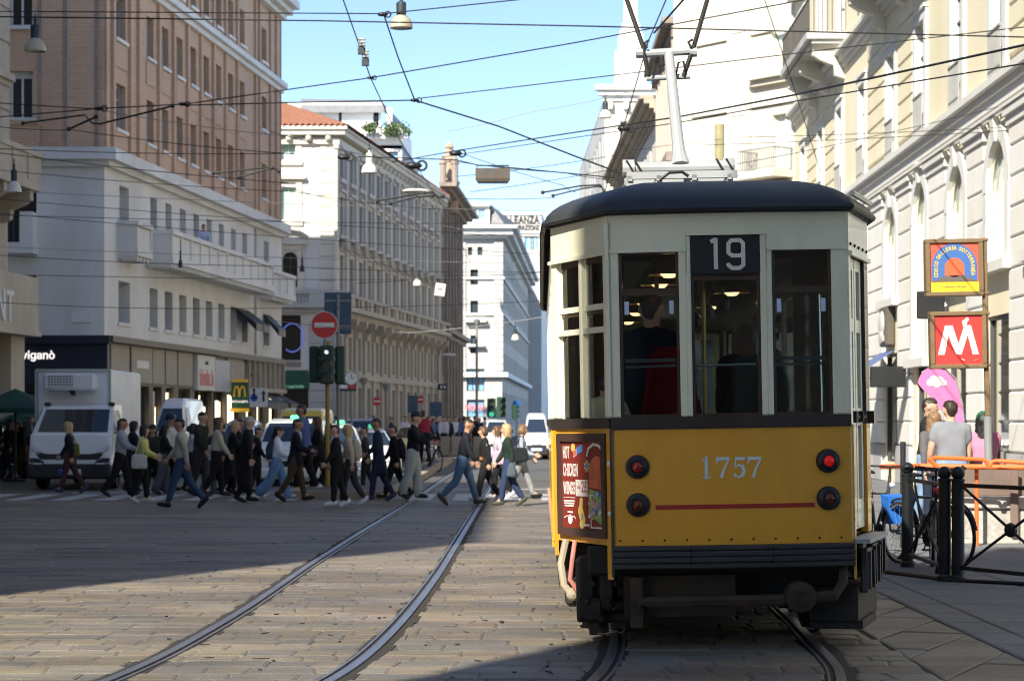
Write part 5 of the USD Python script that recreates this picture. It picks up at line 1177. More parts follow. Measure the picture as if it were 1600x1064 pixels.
m = MB(); m.tube([[-.98, .55, .72], [-1.0, .5, .6], [-1.02, .5, .45], [-.96, .5, .36]], .018, 8); part(tr, 'brake_hose', m, M('hose_pink', C(.55,.2,.16), .5))
m = MB(); m.tube([[-1.04, .7, .72], [-1.08, .66, .55], [-1.06, .62, .4], [-1.0, .6, .33]], .028, 8); m.ball((-1.0, .6, .34), .05); part(tr, 'air_pipe', m, M('pipe_dusty', C(.30,.25,.18), .8, .2, 8))
m = MB(); m.rbox(-.9, .98, .15, .3, .5, .70, .02); part(tr, 'end_beam', m, m_und)
# rooftop: resistor frame, post, current collector
py = 3.6
lpx = lambda x, y=py: ((x-800)/F*(15+y)) - 1.43 - .013*y
lpz = lambda y_, y=py: HC+(VH-y_)/F*(15+y)
zt = lpz(262)
m = MB(); m.tube([[lpx(1000), py, zt+.0], [lpx(1152), py, zt+.0]], .055, 12); 
for x in (994, 1150): m.lathe([(.0, -.05), (.075, -.05), (.075, .05), (0, .05)], (lpx(x), py, zt), 'x', 12)
pt = part(tr, 'pantograph_base', m, m_grey)
m = MB(); m.box(lpx(990), lpx(1162), py-.12, py-.06, lpz(281), lpz(270)); m.box(lpx(990), lpx(1162), py+.35, py+.41, lpz(281), lpz(270))
for x in (995, 1040, 1095, 1150): m.box(lpx(x)-.02, lpx(x)+.02, py-.12, py+.4, lpz(284), lpz(276)); m.box(lpx(x)-.03, lpx(x)+.03, py-.1, py-.04, 3.2, lpz(278))
part(pt, 'base_frame', m, m_grey)
m = MB()
for x, s in ((1000, 1), (1013, 1), (1140, 1), (1155, 1)): m.tube([[lpx(x)-.05, py-.06, zt+.06], [lpx(x), py-.08, zt-.03], [lpx(x)+.04, py-.06, zt-.09]], .01, 5)
m.tube([[lpx(1040), py-.2, lpz(285)], [lpx(1055), py-.2, lpz(274)], [lpx(1075), py-.2, lpz(273)], [lpx(1085), py-.2, lpz(280)]], .014, 6); part(pt, 'cable', m, m_black)
# post and arms lean; the top bar is further forward
py2 = 4.2
A = np.array([lpx(1075), py, zt]); Bq = np.array([lpx(1060, py2), py2, lpz(84, py2)])
m = MB(); m.tube([A, A+(Bq-A)*.1, A+(Bq-A)*.2, Bq], [.095, .065, .053, .042], 12); part(pt, 'mast', m, m_grey)
m = MB(); m.tube([[lpx(1012, py2), py2, lpz(84, py2)], [lpx(1101, py2), py2, lpz(80, py2)]], .036, 10)
m.tube([[lpx(1024, py2), py2, lpz(122, py2)], [lpx(1092, py2), py2, lpz(120, py2)]], .024, 10)
for x in (1014, 1098): m.lathe([(0, -.03), (.045, -.03), (.045, .03), (0, .03)], (lpx(x, py2), py2, lpz(82, py2)), 'x', 10)
part(pt, 'cross_bar', m, m_grey)
m = MB(); m.tube([[lpx(1027, py2), py2-.02, lpz(118, py2)], [lpx(1020, py2), py2-.02, lpz(74, py2)], [lpx(992, py2), py2+.3, lpz(-30, py2)], [lpx(985, py2), py2+.5, lpz(-70, py2)]], .02, 8); part(pt, 'arm', m, m_und)
m = MB(); m.tube([[lpx(1082, py2), py2-.02, lpz(120, py2)], [lpx(1099, py2), py2-.02, lpz(74, py2)], [lpx(1132, py2), py2+.3, lpz(-30, py2)], [lpx(1146, py2), py2+.5, lpz(-70, py2)]], .02, 8); part(pt, 'arm', m, m_und)
m = MB(); m.tube([[lpx(965, py2), py2+.5, lpz(-70, py2)], [lpx(1166, py2), py2+.5, lpz(-70, py2)]], .03, 8); part(pt, 'collector_bar', m, m_und)
m = MB()
for x in (1040, 1078): m.tube([[lpx(x-8, py2), py2-.05, lpz(118, py2)], [lpx(x-4, py2), py2-.05, lpz(100, py2)], [lpx(x+4, py2), py2-.05, lpz(98, py2)], [lpx(x+6, py2), py2-.05, lpz(112, py2)]], .01, 5)
for x in (1026, 1094): m.tube([[lpx(x, py2), py2-.05, lpz(76, py2)], [lpx(x-4, py2), py2-.05, lpz(68, py2)], [lpx(x+3, py2), py2-.05, lpz(64, py2)]], .012, 5)
part(pt, 'spring_coil', m, m_black)
# ============================================================ people
def hullp(spheres, n=1):                      # hull of spheres given as (x, y, z, r)
    v, _ = ico(n); return m3.Manifold.hull_points(np.vstack([v*s[3]+np.array(s[:3]) for s in spheres]))
def fuse(parts, edge, it=8, amp=0., seed=0, freq=9.):
    M_ = m3.Manifold.batch_boolean(parts, m3.OpType.Add) if len(parts) > 1 else parts[0]
    M_ = M_.refine_to_length(edge); me = M_.to_mesh(); t = trimesh.Trimesh(me.vert_properties[:, :3], me.tri_verts, process=True)
    trimesh.smoothing.filter_taubin(t, .5, -.53, it)
    if amp:
        nrm = t.vertex_normals; w = meshkit.fbm(np.array(t.vertices)*[freq, freq, freq*.6]+seed*3.1, 2, seed)-.5; t.vertices = t.vertices + nrm*(w*2*amp)[:, None]
    return np.array(t.vertices), np.array(t.faces)
_cm = {}
def cloth(c, rough=.85):
    k = tuple(np.round(c, 3))
    if k not in _cm: _cm[k] = M(f'cloth_{len(_cm)}', C(*c), rough, .14, 5, bump=.15, bscale=60, spec=.2)
    return _cm[k]
m_skin = [M('skin_light', C(.52,.32,.23), .55, .06, 8, spec=.35), M('skin_tan', C(.36,.20,.135), .55, .06, 8, spec=.35), M('skin_brown', C(.16,.085,.055), .5, .06, 8, spec=.35)]
HAIR = {'black': C(.012,.011,.011), 'dark': C(.03,.02,.014), 'brown': C(.10,.052,.028), 'blond': C(.42,.29,.14), 'grey': C(.33,.32,.31), 'lightbrown': C(.2,.12,.065)}
_hm = {k: M(f'hair_{k}', v, .5, .3, 18, (1, 1, .2), spec=.4) for k, v in HAIR.items()}
m_eye = M('eye_dark', C(.015,.012,.01), .2); m_lips = M('lips', C(.32,.12,.10), .5); m_sole = M('shoe_sole', C(.55,.54,.52), .6)

def hand_parts(w, d, side, r=.0105):          # palm, four fingers, thumb; w wrist, d direction of the hand
    d = d/np.linalg.norm(d); sd = np.cross(d, [0, 1., 0]); sd = sd/np.linalg.norm(sd) if np.linalg.norm(sd) > .1 else np.array([1., 0, 0]); nn = np.cross(sd, d)
    P = [hullp([(*w, .021), (*(w+d*.035+sd*.022), .014), (*(w+d*.035-sd*.022), .014), (*(w+d*.075+sd*.03), .0125), (*(w+d*.075-sd*.03), .0125)])]
    for k, (o, l) in enumerate(((.031, .062), (.0105, .074), (-.0105, .07), (-.031, .055))):
        a = w+d*.078+sd*o; b = a+d*l*.5+nn*side*.008; c = b+d*l*.36+nn*side*.024
        P += [hullp([(*a, r), (*b, r*.92)]), hullp([(*b, r*.92), (*c, r*.8)])]
    a = w+d*.028+sd*.026; b = a+d*.03+sd*.03; c = b+d*.03+sd*.008; P += [hullp([(*a, .013), (*b, .0115)]), hullp([(*b, .0115), (*c, .0095)])]
    return P
def person(label, group=None, x=None, head=None, feet=None, D=None, base=0., yaw=0, stride=24, swing=18, top=(.1,.1,.1), legs=(.05,.05,.06), shoes=(.03,.03,.03), hair='dark', hairlen=0, skin=0,
           sleeve=1., coat=0., wide=0., female=False, arms=None, skirt=None, extra=(), bend=0., name='person', fine=False, nod=0., loc=None, Hgt=None, scarf=None, hat=None, seed=None):
    if loc is None:
        if D is None: D = HC*F/(feet-VH)
        X = (x-800)/F*D; Hgt = (feet-head)*D/F if Hgt is None else Hgt; loc = (X, D, base)
    seed = seed if seed is not None else int(abs(loc[0]*37+loc[1]*11)) % 97
    stride *= (.62, .8, .95, .7)[seed % 4]; s = Hgt; ky = s*(.94 if female else 1.0)
    t = thing(name, label, 'person', group, loc=loc, rz=yaw)
    ed = .028 if fine else .04
    hip_z, sh_z = .53, .815; q = lambda x, y, z: np.array([x, y, z])*s
    st = math.radians(stride); J = {}
    for sd, a, k in ((1, st, math.radians(6)), (-1, -st*.75, math.radians(8+stride*.9))):
        h = q(0, .052*sd, hip_z); kn = h+s*.245*np.array([math.sin(a), 0, -math.cos(a)]); b = a-k; an = kn+s*.24*np.array([math.sin(b), 0, -math.cos(b)]); J[sd] = [h, kn, an, b]
    toes = {}
    for sd in (1, -1):
        an, b = J[sd][2], J[sd][3]; pitch = min(0, b)*.95 + (math.radians(12) if sd > 0 and stride > 15 else 0)
        f = np.array([math.cos(pitch), 0, math.sin(pitch)]); up = np.array([-math.sin(pitch), 0, math.cos(pitch)])
        toes[sd] = [an-up*s*.03-f*s*.02, an-up*s*.034+f*s*.06, an-up*s*.036+f*s*.105]
    low = min(min(p[2]-s*.016 for p in toes[sd]) for sd in (1, -1)); dz = np.array([0, 0, -low])
    for sd in (1, -1): J[sd][:3] = [p+dz for p in J[sd][:3]]; toes[sd] = [p+dz for p in toes[sd]]
    lift = dz[2]/s; bx = math.sin(math.radians(bend+3))
    U = lambda x, y, z: np.array([x + bx*(z-hip_z)*1.0, y, z+lift])*s       # torso leans forward
    sw = .108 if not female else .094
    A = {}
    for sd in (1, -1):
        S0 = U(0, sw*sd, sh_z-.01)
        if arms and arms.get(sd): ua, fa, out = arms[sd]
        else: ua, fa, out = (-swing*sd, -swing*sd+18, 6)
        ua, fa, out = map(math.radians, (ua, fa, out))
        e = S0+s*.17*np.array([math.sin(ua), math.sin(out)*sd, -math.cos(ua)]); w = e+s*.145*np.array([math.sin(fa), -math.sin(out)*sd*.6, -math.cos(fa)]); A[sd] = (S0, e, w)
    hd = U(.012+.02*math.sin(math.radians(nod)), 0, .925-.008*math.sin(math.radians(nod))); nk = U(0, 0, .85)
    r = lambda p, rr: (*p, rr*s*1.1)
    # skin: one continuous body
    B = [hullp([r(U(0, 0, .8), .032), r(nk, .031), r(hd-[0, 0, .03*s], .03)]),
         hullp([r(hd+s*np.array([-.008, 0, .014]), .052), r(hd+s*np.array([.014, 0, .006]), .046), r(hd+s*np.array([.024, 0, -.036]), .024), r(hd+s*np.array([-.004, 0, -.02]), .038)], 2),
         hullp([r(hd+s*np.array([.057, 0, .006]), .006), r(hd+s*np.array([.066, 0, -.012]), .009)]),
         hullp([r(hd+s*np.array([.045, 0, -.034]), .012), r(hd+s*np.array([.03, 0, -.052]), .014)]),
         hullp([r(U(0, .04, .72), .05), r(U(0, -.04, .72), .05), r(U(0, .03, .58), .045), r(U(0, -.03, .58), .045), r(U(0, sw-.02, .8), .03), r(U(0, -sw+.02, .8), .03)])]
    for sd in (1, -1):
        B += [hullp([r(hd+s*np.array([-.002, .05*sd, .004]), .010), r(hd+s*np.array([-.004, .052*sd, -.012]), .008)])]
        h, kn, an, _ = J[sd]; B += [hullp([r(h, .05), r(kn, .033)]), hullp([r(kn, .033), r(kn*.6+an*.4, .034), r(an, .022)]), hullp([r(an, .022), r(toes[sd][0], .018), r(toes[sd][2], .012)])]
        S0, e, w = A[sd]; B += [hullp([r(S0, .034), r(e, .025)]), hullp([r(e, .025), r(e*.6+w*.4, .024), r(w, .016)])]
    B.append(hullp([r(J[1][0], .055), r(J[-1][0], .055), r(U(0, 0, .58), .05)]))
    v, f = fuse(B, ed*s*.8, 4)
    m = MB(); m.add(v, f)
    for sd in (1, -1):
        S0, e, w = A[sd]; H_ = m3.Manifold.batch_boolean(hand_parts(w/s*1.72, w-e, -1), m3.OpType.Add); hm = H_.to_mesh(); m.add(hm.vert_properties[:, :3]*s/1.72, hm.tri_verts)
    part(t, 'body', m, m_skin[skin], True)
    for sd in (1, -1):
        m = MB(); m.ball(hd+s*np.array([.0535, .02*sd, .008]), .0062*s); part(t, 'eye', m, m_eye)
    m = MB(); m.ball(hd+s*np.array([.0535, 0, -.03]), .011*s, 1, (.4, 1, .35)); part(t, 'mouth', m, m_lips)
    # top
    wz = .545 if coat == 0 else .54
    T_ = [hullp([r(U(.004, .045, wz), .056+.01*(not female)), r(U(.004, -.045, wz), .056+.01*(not female)), r(U(0, .05, .66), .056), r(U(0, -.05, .66), .056)]),
          hullp([r(U(0, .05, .66), .056), r(U(0, -.05, .66), .056), r(U(.012 if female else .006, .055, .745), .062), r(U(.012 if female else .006, -.055, .745), .062), r(U(-.004, sw-.022, .805), .036), r(U(-.004, -sw+.022, .805), .036)]),
          hullp([r(U(0, .03, .815), .035), r(U(0, -.03, .815), .035), r(U(0, 0, .838), .034)])]
    for sd in (1, -1):
        S0, e, w = A[sd]; T_.append(hullp([r(S0, .043), r(S0+(e-S0)*min(1, sleeve*2), .034 if sleeve > .4 else .039)]))
        if sleeve > .5: T_.append(hullp([r(e, .034), r(e+(w-e)*min(.97, (sleeve-.5)*2), .026)]))
    if coat:
        zc = .53-coat; T_.append(hullp([r(U(.0, .05, .56), .06), r(U(.0, -.05, .56), .06), r(U(.035+stride*.001, .06, zc), .042), r(U(.035+stride*.001, -.06, zc), .042), r(U(-.045-stride*.001, .05, zc), .04), r(U(-.045-stride*.001, -.05, zc), .04)]))
    v, f = fuse(T_, ed*s, 5, .0085*s, seed); m = MB(); m.add(v, f); part(t, 'coat' if coat else ('shirt' if sleeve < .5 else 'jacket'), m, cloth(top), True)
    # legs
    if skirt:
        z0 = skirt[1]; L_ = [hullp([r(U(0, .045, .56), .058), r(U(0, -.045, .56), .058), r(U(0.03, .05, z0), .07), r(U(.03, -.05, z0), .07), r(U(-.06, .05, z0), .06), r(U(-.06, -.05, z0), .06)])]
        v, f = fuse(L_, ed*s, 4, .008*s, seed); m = MB(); m.add(v, f); part(t, 'skirt', m, cloth(skirt[0]), True)
    else:
        L_ = [hullp([r(J[1][0]+[0, 0, .01*s], .064), r(J[-1][0]+[0, 0, .01*s], .064), r(U(0, .03, .575), .058), r(U(0, -.03, .575), .058)])]
        for sd in (1, -1):
            h, kn, an, _ = J[sd]; L_ += [hullp([r(h, .064), r(kn, .044+wide*.5)]), hullp([r(kn, .044+wide*.5), r(an-[0, 0, .004*s], .033+wide)])]
        v, f = fuse(L_, ed*s, 4, .007*s, seed+5); m = MB(); m.add(v, f); part(t, 'trousers', m, cloth(legs), True)
    for sd in (1, -1):
        a, b, c = toes[sd]; v, f = fuse([hullp([r(a+[0, 0, .02*s], .025), r(J[sd][2]-[0, 0, .012*s], .026), r(b, .025), r(c, .019)]), hullp([r(a, .022), r(c, .018)])], .03*s, 2)
        m = MB(); m.add(v, f); sh = part(t, 'shoe', m, cloth(shoes, .5), True)
    # hair
    if hair:
        G_ = [hullp([r(hd+s*np.array([-.014, 0, .022]), .054), r(hd+s*np.array([.012, 0, .03]), .046), r(hd+s*np.array([-.022, 0, -.004]), .046)] if hairlen else [r(hd+s*np.array([-.013, 0, .022]), .0485), r(hd+s*np.array([.010, 0, .030]), .0425), r(hd+s*np.array([-.026, 0, .002]), .036), r(hd+s*np.array([-.026, 0, -.022]), .028)], 2)]
        if hairlen > 0:
            z_ = max(.03, hairlen*.16); back = hd+s*np.array([-.035, 0, -z_])
            G_.append(hullp([r(hd+s*np.array([-.016, .02, .0]), .044), r(hd+s*np.array([-.016, -.02, .0]), .044), r(back+s*np.array([0, .03, 0]), .026), r(back-s*np.array([0, .03, 0]), .026)]))
            for sd in (1, -1): G_.append(hullp([r(hd+s*np.array([-.0, .038*sd, .016]), .026), r(hd+s*np.array([-.004, .052*sd, -z_*.9]), .018)]))
        if hairlen == -1: G_.append(hullp([r(hd+s*np.array([-.055, 0, .0]), .026), r(hd+s*np.array([-.085, 0, -.08]), .018), r(hd+s*np.array([-.09, 0, -.16]), .008)]))
        v, f = fuse(G_, ed*s*.5, 3, .006*s, seed, 34); m = MB(); m.add(v, f); part(t, 'hair', m, _hm[hair], True)
    E = dict(s=s, hd=hd, A=A, J=J, U=U, t=t, r=r, hull=lambda nm, sp, col, ed2=.04, rough=.85: part(t, nm, (lambda vf: MB().add(*vf))(fuse([hullp(sp)], ed2*s, 3, .004*s, seed+9)), cloth(col, rough), True))
    for kind, *a in extra:
        if kind == 'backpack':
            E['hull']('backpack', [r(U(-.085, .055, .79), .035), r(U(-.085, -.055, .79), .035), r(U(-.12, .05, .68), .035), r(U(-.12, -.05, .68), .035), r(U(-.1, .055, .58), .04), r(U(-.1, -.055, .58), .04)], a[0])
        if kind == 'tote':
            sd = a[1]; w = A[sd][2]; c = U(-.01, (sw+.07)*sd, a[2] if len(a) > 2 else .5)
            E['hull']('shoulder_bag', [r(c+s*np.array([-.075, 0, .08]), .018), r(c+s*np.array([.075, 0, .08]), .018), r(c+s*np.array([-.085, 0, -.07]), .022), r(c+s*np.array([.085, 0, -.07]), .022)], a[0])
            m = MB(); m.tube([c+s*np.array([-.05, 0, .09]), U(-.02, sw*sd, sh_z+.035), U(.02, sw*sd, sh_z+.035), c+s*np.array([.05, 0, .09])], .008*s, 6); part(t, 'bag_strap', m, cloth(a[0]))
        if kind == 'waistbag':
            E['hull']('belt_bag', [r(U(.06, .09, .56), .022), r(U(.06, -.09, .58), .022), r(U(-.05, -.08, .60), .02), r(U(.02, -.1, .53), .03)], a[0])
        if kind == 'phone':
            w = A[a[0]][2]; m = MB(); c = w+np.array([.06*s, 0, .03*s]); m.rbox(c[0]-.01, c[0]+.035, c[1]-.018, c[1]+.018, c[2], c[2]+.012, .004); part(t, 'phone', m, m_black)
        if kind == 'papers':
            w = A[a[0]][2]; m = MB(); c = w+np.array([.05*s, 0, .0]); m.rbox(c[0]-.12, c[0]+.12, c[1]-.006, c[1]+.006, c[2]-.08, c[2]+.1, .003); part(t, a[2] if len(a) > 2 else 'papers', m, cloth(a[1]))
        if kind == 'collar':
            E['hull']('shirt_front', [r(U(.035, 0, .835), .026), r(U(.055, 0, .72), .018), r(U(.045, .015, .82), .02), r(U(.045, -.015, .82), .02)], a[0])
        if kind == 'hem':
            E['hull']('shirt_hem', [r(U(.012, .045, .525), .056), r(U(.012, -.045, .525), .056), r(U(.0, .045, .50), .05), r(U(.0, -.045, .50), .05)], a[0])
        if kind == 'cap':
            m = MB(); v, f = fuse([hullp([r(hd+s*np.array([-.006, 0, .03]), .056), r(hd+s*np.array([-.012, 0, .015]), .056)], 2) ^ m3.Manifold.cube([1, 1, 1]).translate([-.5, -.5, hd[2]+.018*s]), hullp([r(hd+s*np.array([.05, .025, .026]), .006), r(hd+s*np.array([.05, -.025, .026]), .006), r(hd+s*np.array([.095, .015, .018]), .005), r(hd+s*np.array([.095, -.015, .018]), .005)])], .02*s, 2); m.add(v, f); part(t, 'cap', m, cloth(a[0]), True)
        if kind == 'helmet':
            m = MB(); v, f = fuse([hullp([r(hd+s*np.array([-.006, 0, .03]), .066), r(hd+s*np.array([-.012, 0, .01]), .064)], 2) ^ m3.Manifold.cube([1, 1, 1]).translate([-.5, -.5, hd[2]+.005*s])], .02*s, 2); m.add(v, f); part(t, 'helmet', m, cloth(a[0], .3), True)
        if kind == 'glasses':
            m = MB()
            for sd in (1, -1): m.lathe([(.0, 0), (.016*s, 0), (.016*s, .004), (0, .004)], hd+s*np.array([.056, .021*sd, .008]), 'x', 12); m.tube([hd+s*np.array([.056, .036*sd, .01]), hd+s*np.array([0, .052*sd, .01])], .0025*s, 5)
            part(t, 'glasses', m, m_black)
        if kind == 'stripe':
            E['hull']('sash', [r(U(.05, .06, .74), .022), r(U(-.04, .085, .66), .03), r(U(-.05, -.02, .70), .03)], a[0])
        if kind == 'tiedjacket':
            E['hull']('tied_jacket', [r(U(.02, .07, .56), .03), r(U(-.05, .0, .56), .035), r(U(.02, -.07, .56), .03), r(U(-.05, .03, .42), .03), r(U(.02, -.08, .44), .03)], a[0])
        if kind == 'slungjacket':
            E['hull']('carried_jacket', [r(A[a[1]][2]+s*np.array([.0, 0, .02]), .035), r(A[a[1]][2]+s*np.array([-.03, .01, -.13]), .03), r(A[a[1]][2]+s*np.array([.05, -.01, -.12]), .03)], a[0])
    return t
CR = 'people crossing the street'
navy, blk, dgrey, jean, djean = (.018,.024,.045), (.010,.010,.012), (.035,.038,.045), (.075,.135,.235), (.03,.055,.11)
ph2 = {1: (28, 95, 4), -1: (24, 88, 4)}
person('blonde woman in black with a yellow green bag walking left before the truck', None, 110, 660, 771, yaw=183, stride=24, top=(.018,.02,.03), legs=(.075,.03,.03), shoes=(.05,.07,.12), hair='blond', hairlen=1, female=True, extra=[('tote', (.14,.18,.03), -1, .6)])
person('man in light grey hoodie and black trousers looking at his phone by the truck', None, 188, 654, 777, yaw=0, stride=24, top=(.27,.29,.33), legs=blk, wide=.012, shoes=(.03,.03,.03), hair='black', skin=1, arms={-1: (18, 80, 4), 1: (15, 70, 5)}, extra=[('phone', -1)])
person('woman in a yellow top with long black hair and a white cloth bag walking right', None, 222, 666, 786, yaw=0, stride=15, top=(.55,.52,.16), legs=(.014,.014,.016), shoes=(.5,.5,.42), hair='black', hairlen=1.3, female=True, arms={1: (10, 60, 6), -1: (15, 75, 6)}, extra=[('tote', (.48,.46,.43), -1, .52)])
person('person in dark green jacket and black cap behind the woman in yellow', None, 238, 666, 771, yaw=-70, stride=6, top=(.03,.035,.03), legs=blk, hair='dark', hairlen=.5, extra=[('cap', (.03,.03,.03))])
person('woman in black leather jacket and wide grey trousers with black hair tied back', None, 255, 666, 773, yaw=8, stride=12, top=(.014,.014,.016), legs=(.075,.08,.095), wide=.03, hair='black', hairlen=.8, female=True, arms={-1: (25, 70, 5), 1: (10, 40, 5)})
person('courier in navy helmet and white jersey with bright green sleeve guards', None, 264, 650, 768, yaw=-30, stride=8, top=(.5,.52,.53), legs=blk, hair='black', skin=1, extra=[('helmet', (.02,.025,.05)), ('stripe', (.15,.5,.24)), ('backpack', blk)])
person('man in beige jacket and blue jeans striding left in front of the crowd', None, 285, 652, 794, yaw=180, stride=30, swing=24, top=(.34,.32,.27), legs=djean, shoes=(.014,.014,.018), hair='black', skin=1)
person('man in dark olive jacket with short hair behind the girl with white sleeves', None, 313, 646, 775, yaw=-25, stride=10, top=(.028,.03,.026), legs=(.03,.03,.03), hair='dark', skin=0)
person('young girl with white sleeves and loose grey trousers', None, 328, 683, 773, yaw=0, stride=14, top=(.55,.57,.64), legs=(.10,.115,.13), wide=.02, shoes=(.12,.14,.2), hair='black', hairlen=.6, skin=1, female=True)
person('woman in cream jacket and black trousers wearing sunglasses, brown hair on her shoulders', None, 338, 654, 776, yaw=10, stride=15, top=(.42,.38,.29), legs=blk, hair='brown', hairlen=.9, female=True, extra=[('glasses',)])
person('woman with blonde bob in a long black coat looking down at a phone', None, 360, 660, 773, yaw=5, stride=12, top=(.012,.013,.02), coat=.28, legs=blk, hair='blond', hairlen=.55, female=True, nod=40, bend=4, arms=ph2, extra=[('phone', -1)])
person('man in dark jacket half hidden behind the blonde woman with the phone', None, 371, 658, 773, yaw=4, stride=8, top=(.02,.02,.022), legs=blk, hair='dark', skin=1, D=46.5)
person('older man with grey hair in a long black overcoat', None, 385, 653, 785, yaw=2, stride=9, top=blk, coat=.38, legs=blk, shoes=(.02,.02,.02), hair='grey', arms={-1: (2, 14, 4), 1: (0, 12, 4)}, extra=[('collar', (.03,.03,.03))])
person('woman in white shirt and wide blue jeans hurrying right with a navy backpack', None, 432, 666, 780, yaw=2, stride=28, top=(.60,.63,.72), legs=(.12,.22,.38), wide=.035, shoes=(.42,.45,.5), hair='black', hairlen=-1, female=True, skin=0, arms={-1: (10, 75, 5), 1: (5, 60, 5)}, extra=[('backpack', (.04,.05,.09)), ('glasses',)])
person('man in navy blazer and brown trousers walking right with a folder', None, 461, 655, 784, yaw=2, stride=17, top=(.010,.013,.022), coat=.07, legs=(.065,.042,.028), shoes=(.02,.015,.012), hair='dark', skin=1, arms={-1: (12, 80, 4), 1: (10, 70, 4)}, extra=[('collar', (.35,.42,.55)), ('papers', -1, (.02,.02,.025), 'folder')])
person('tall man in bright blue jacket seen from behind the man in the blazer', None, 475, 634, 772, yaw=165, stride=12, top=(.055,.085,.24), coat=.06, legs=blk, shoes=(.55,.55,.55), hair='dark', skin=1)
person('woman with long wavy brown hair in black carrying blue papers, walking left', None, 499, 652, 770, yaw=178, stride=24, top=blk, legs=blk, shoes=(.3,.32,.3), hair='brown', hairlen=1.5, female=True, arms={1: (20, 60, 5), -1: (0, 30, 5)}, extra=[('papers', 1, (.25,.33,.62))])
person('man in black suit and glasses with bright white trainers, facing left', None, 527, 666, 792, yaw=182, stride=13, top=(.012,.012,.014), coat=.05, legs=(.014,.014,.017), shoes=(.62,.63,.68), hair='black', skin=0, arms={1: (10, 40, 5), -1: (5, 25, 5)}, extra=[('collar', (.55,.55,.6)), ('hem', (.5,.54,.66)), ('glasses',)])
person('blonde woman in beige jacket, dark trousers and white trainers', None, 547, 665, 790, yaw=178, stride=18, top=(.44,.36,.27), legs=(.03,.032,.038), shoes=(.55,.55,.6), hair='blond', hairlen=.9, female=True, extra=[('backpack', (.42,.38,.32))])
person('man in long navy coat striding left across the tram line', None, 592, 655, 783, yaw=181, stride=22, top=(.012,.02,.045), coat=.2, legs=(.02,.026,.055), shoes=(.035,.045,.09), hair='dark', skin=1, arms={1: (5, 60, 5), -1: (0, 20, 5)})
person('person in black with a big black rucksack just behind the navy coat', None, 617, 664, 780, yaw=180, stride=30, top=blk, legs=blk, hair='black', extra=[('backpack', (.014,.014,.016))])
person('man in black hoodie and cap with pale loose jeans reading his phone', None, 645, 646, 780, yaw=-12, stride=11, top=(.012,.012,.013), legs=(.33,.37,.36), wide=.022, shoes=(.02,.02,.02), hair='dark', nod=30, arms={1: (25, 82, 2), -1: (25, 85, 2)}, extra=[('cap', (.03,.035,.045)), ('phone', -1)])
person('man in dark jacket and blue jeans striding right between the two tracks', None, 723, 653, 789, yaw=0, stride=31, swing=12, top=(.013,.015,.022), legs=jean, shoes=(.05,.05,.045), hair='dark', skin=1, bend=5)
person('woman in black with short brown hair and an orange belt bag', None, 759, 667, 785, yaw=183, stride=25, top=(.014,.014,.015), legs=(.016,.016,.018), shoes=(.4,.42,.45), hair='brown', hairlen=.2, female=True, extra=[('waistbag', (.33,.12,.045))])
person('woman with long brown hair in black and white carrying a pink bag', None, 780, 667, 780, yaw=180, stride=22, top=(.42,.36,.42), legs=(.016,.016,.02), shoes=(.55,.55,.58), hair='brown', hairlen=1.4, female=True, extra=[('tote', (.5,.34,.44), 1, .56)])
person('woman with blonde hair in a dark green cardigan and blue jeans walking left', None, 795, 664, 791, yaw=180, stride=23, top=(.016,.03,.022), legs=(.025,.04,.095), shoes=(.06,.065,.05), hair='blond', hairlen=.7, female=True, extra=[('slungjacket', (.07,.09,.11), 1)])
person('woman in grey blue top with a black tote bag and black boots walking right', None, 813, 661, 779, yaw=0, stride=25, top=(.30,.34,.40), legs=(.24,.25,.25), shoes=(.014,.014,.016), hair='lightbrown', hairlen=.2, female=True, arms={-1: (10, 75, 6), 1: (10, 50, 6)}, extra=[('tote', (.014,.016,.02), -1, .6)])
for lb, x_, hd_, D_, yw, col, hr, hl in (('person in black standing between the hoodie man and the woman in yellow', 206, 660, 47.5, 20, (.02,.02,.024), 'black', .4), ('woman in white blouse behind the man in the beige jacket', 299, 664, 47.5, 10, (.42,.46,.52), 'dark', .8),
    ('person in dark blue jacket behind the woman in cream jacket', 349, 660, 48, 170, (.03,.04,.07), 'dark', 0), ('man in black leaning forward beside the older man in the overcoat', 401, 670, 47.5, 0, (.014,.014,.016), 'dark', 0), ('person in dark clothes behind the man in black suit and glasses', 511, 664, 48, 10, (.02,.02,.025), 'brown', .8), ('person in dark jacket glimpsed behind the navy coat', 572, 668, 48, 180, (.05,.05,.055), 'black', 0)):
    person(lb, None, x_, D=D_, loc=((x_-800)/F*D_, D_, 0), Hgt=(VH-hd_)/F*D_+HC, yaw=yw, stride=9, top=col, legs=(.02,.02,.025), hair=hr, hairlen=hl, female=hl > .5)
# right of the tram
person('man in black t-shirt and jeans standing on the pavement beside the pink flag', None, 1447, 626, D=31.0, feet=0, loc=((1447-800)/F*31, 31, .0), Hgt=1.83, yaw=-20, stride=6, sleeve=.28, top=(.016,.016,.018), legs=(.16,.24,.36), hair='dark', skin=0, arms={-1: (15, 95, 8), 1: (10, 60, 8)}, fine=True)
person('woman with long light brown hair in grey standing behind the man in grey t-shirt', None, loc=((1461-800)/F*30, 30, 0), Hgt=1.63, yaw=100, stride=5, top=(.10,.10,.105), legs=navy, hair='lightbrown', hairlen=1.6, female=True, fine=True, extra=[('tiedjacket', (.03,.04,.07))])
person('man in light grey t-shirt and sunglasses seen from behind at the orange rail', None, loc=((1487-800)/F*27.9, 27.9, 0), Hgt=1.77, yaw=100, stride=5, sleeve=.3, top=(.20,.21,.235), legs=(.2,.28,.42), hair='dark', skin=0, arms={1: (8, 30, 12), -1: (2, 10, 9)}, fine=True, extra=[('glasses',)])
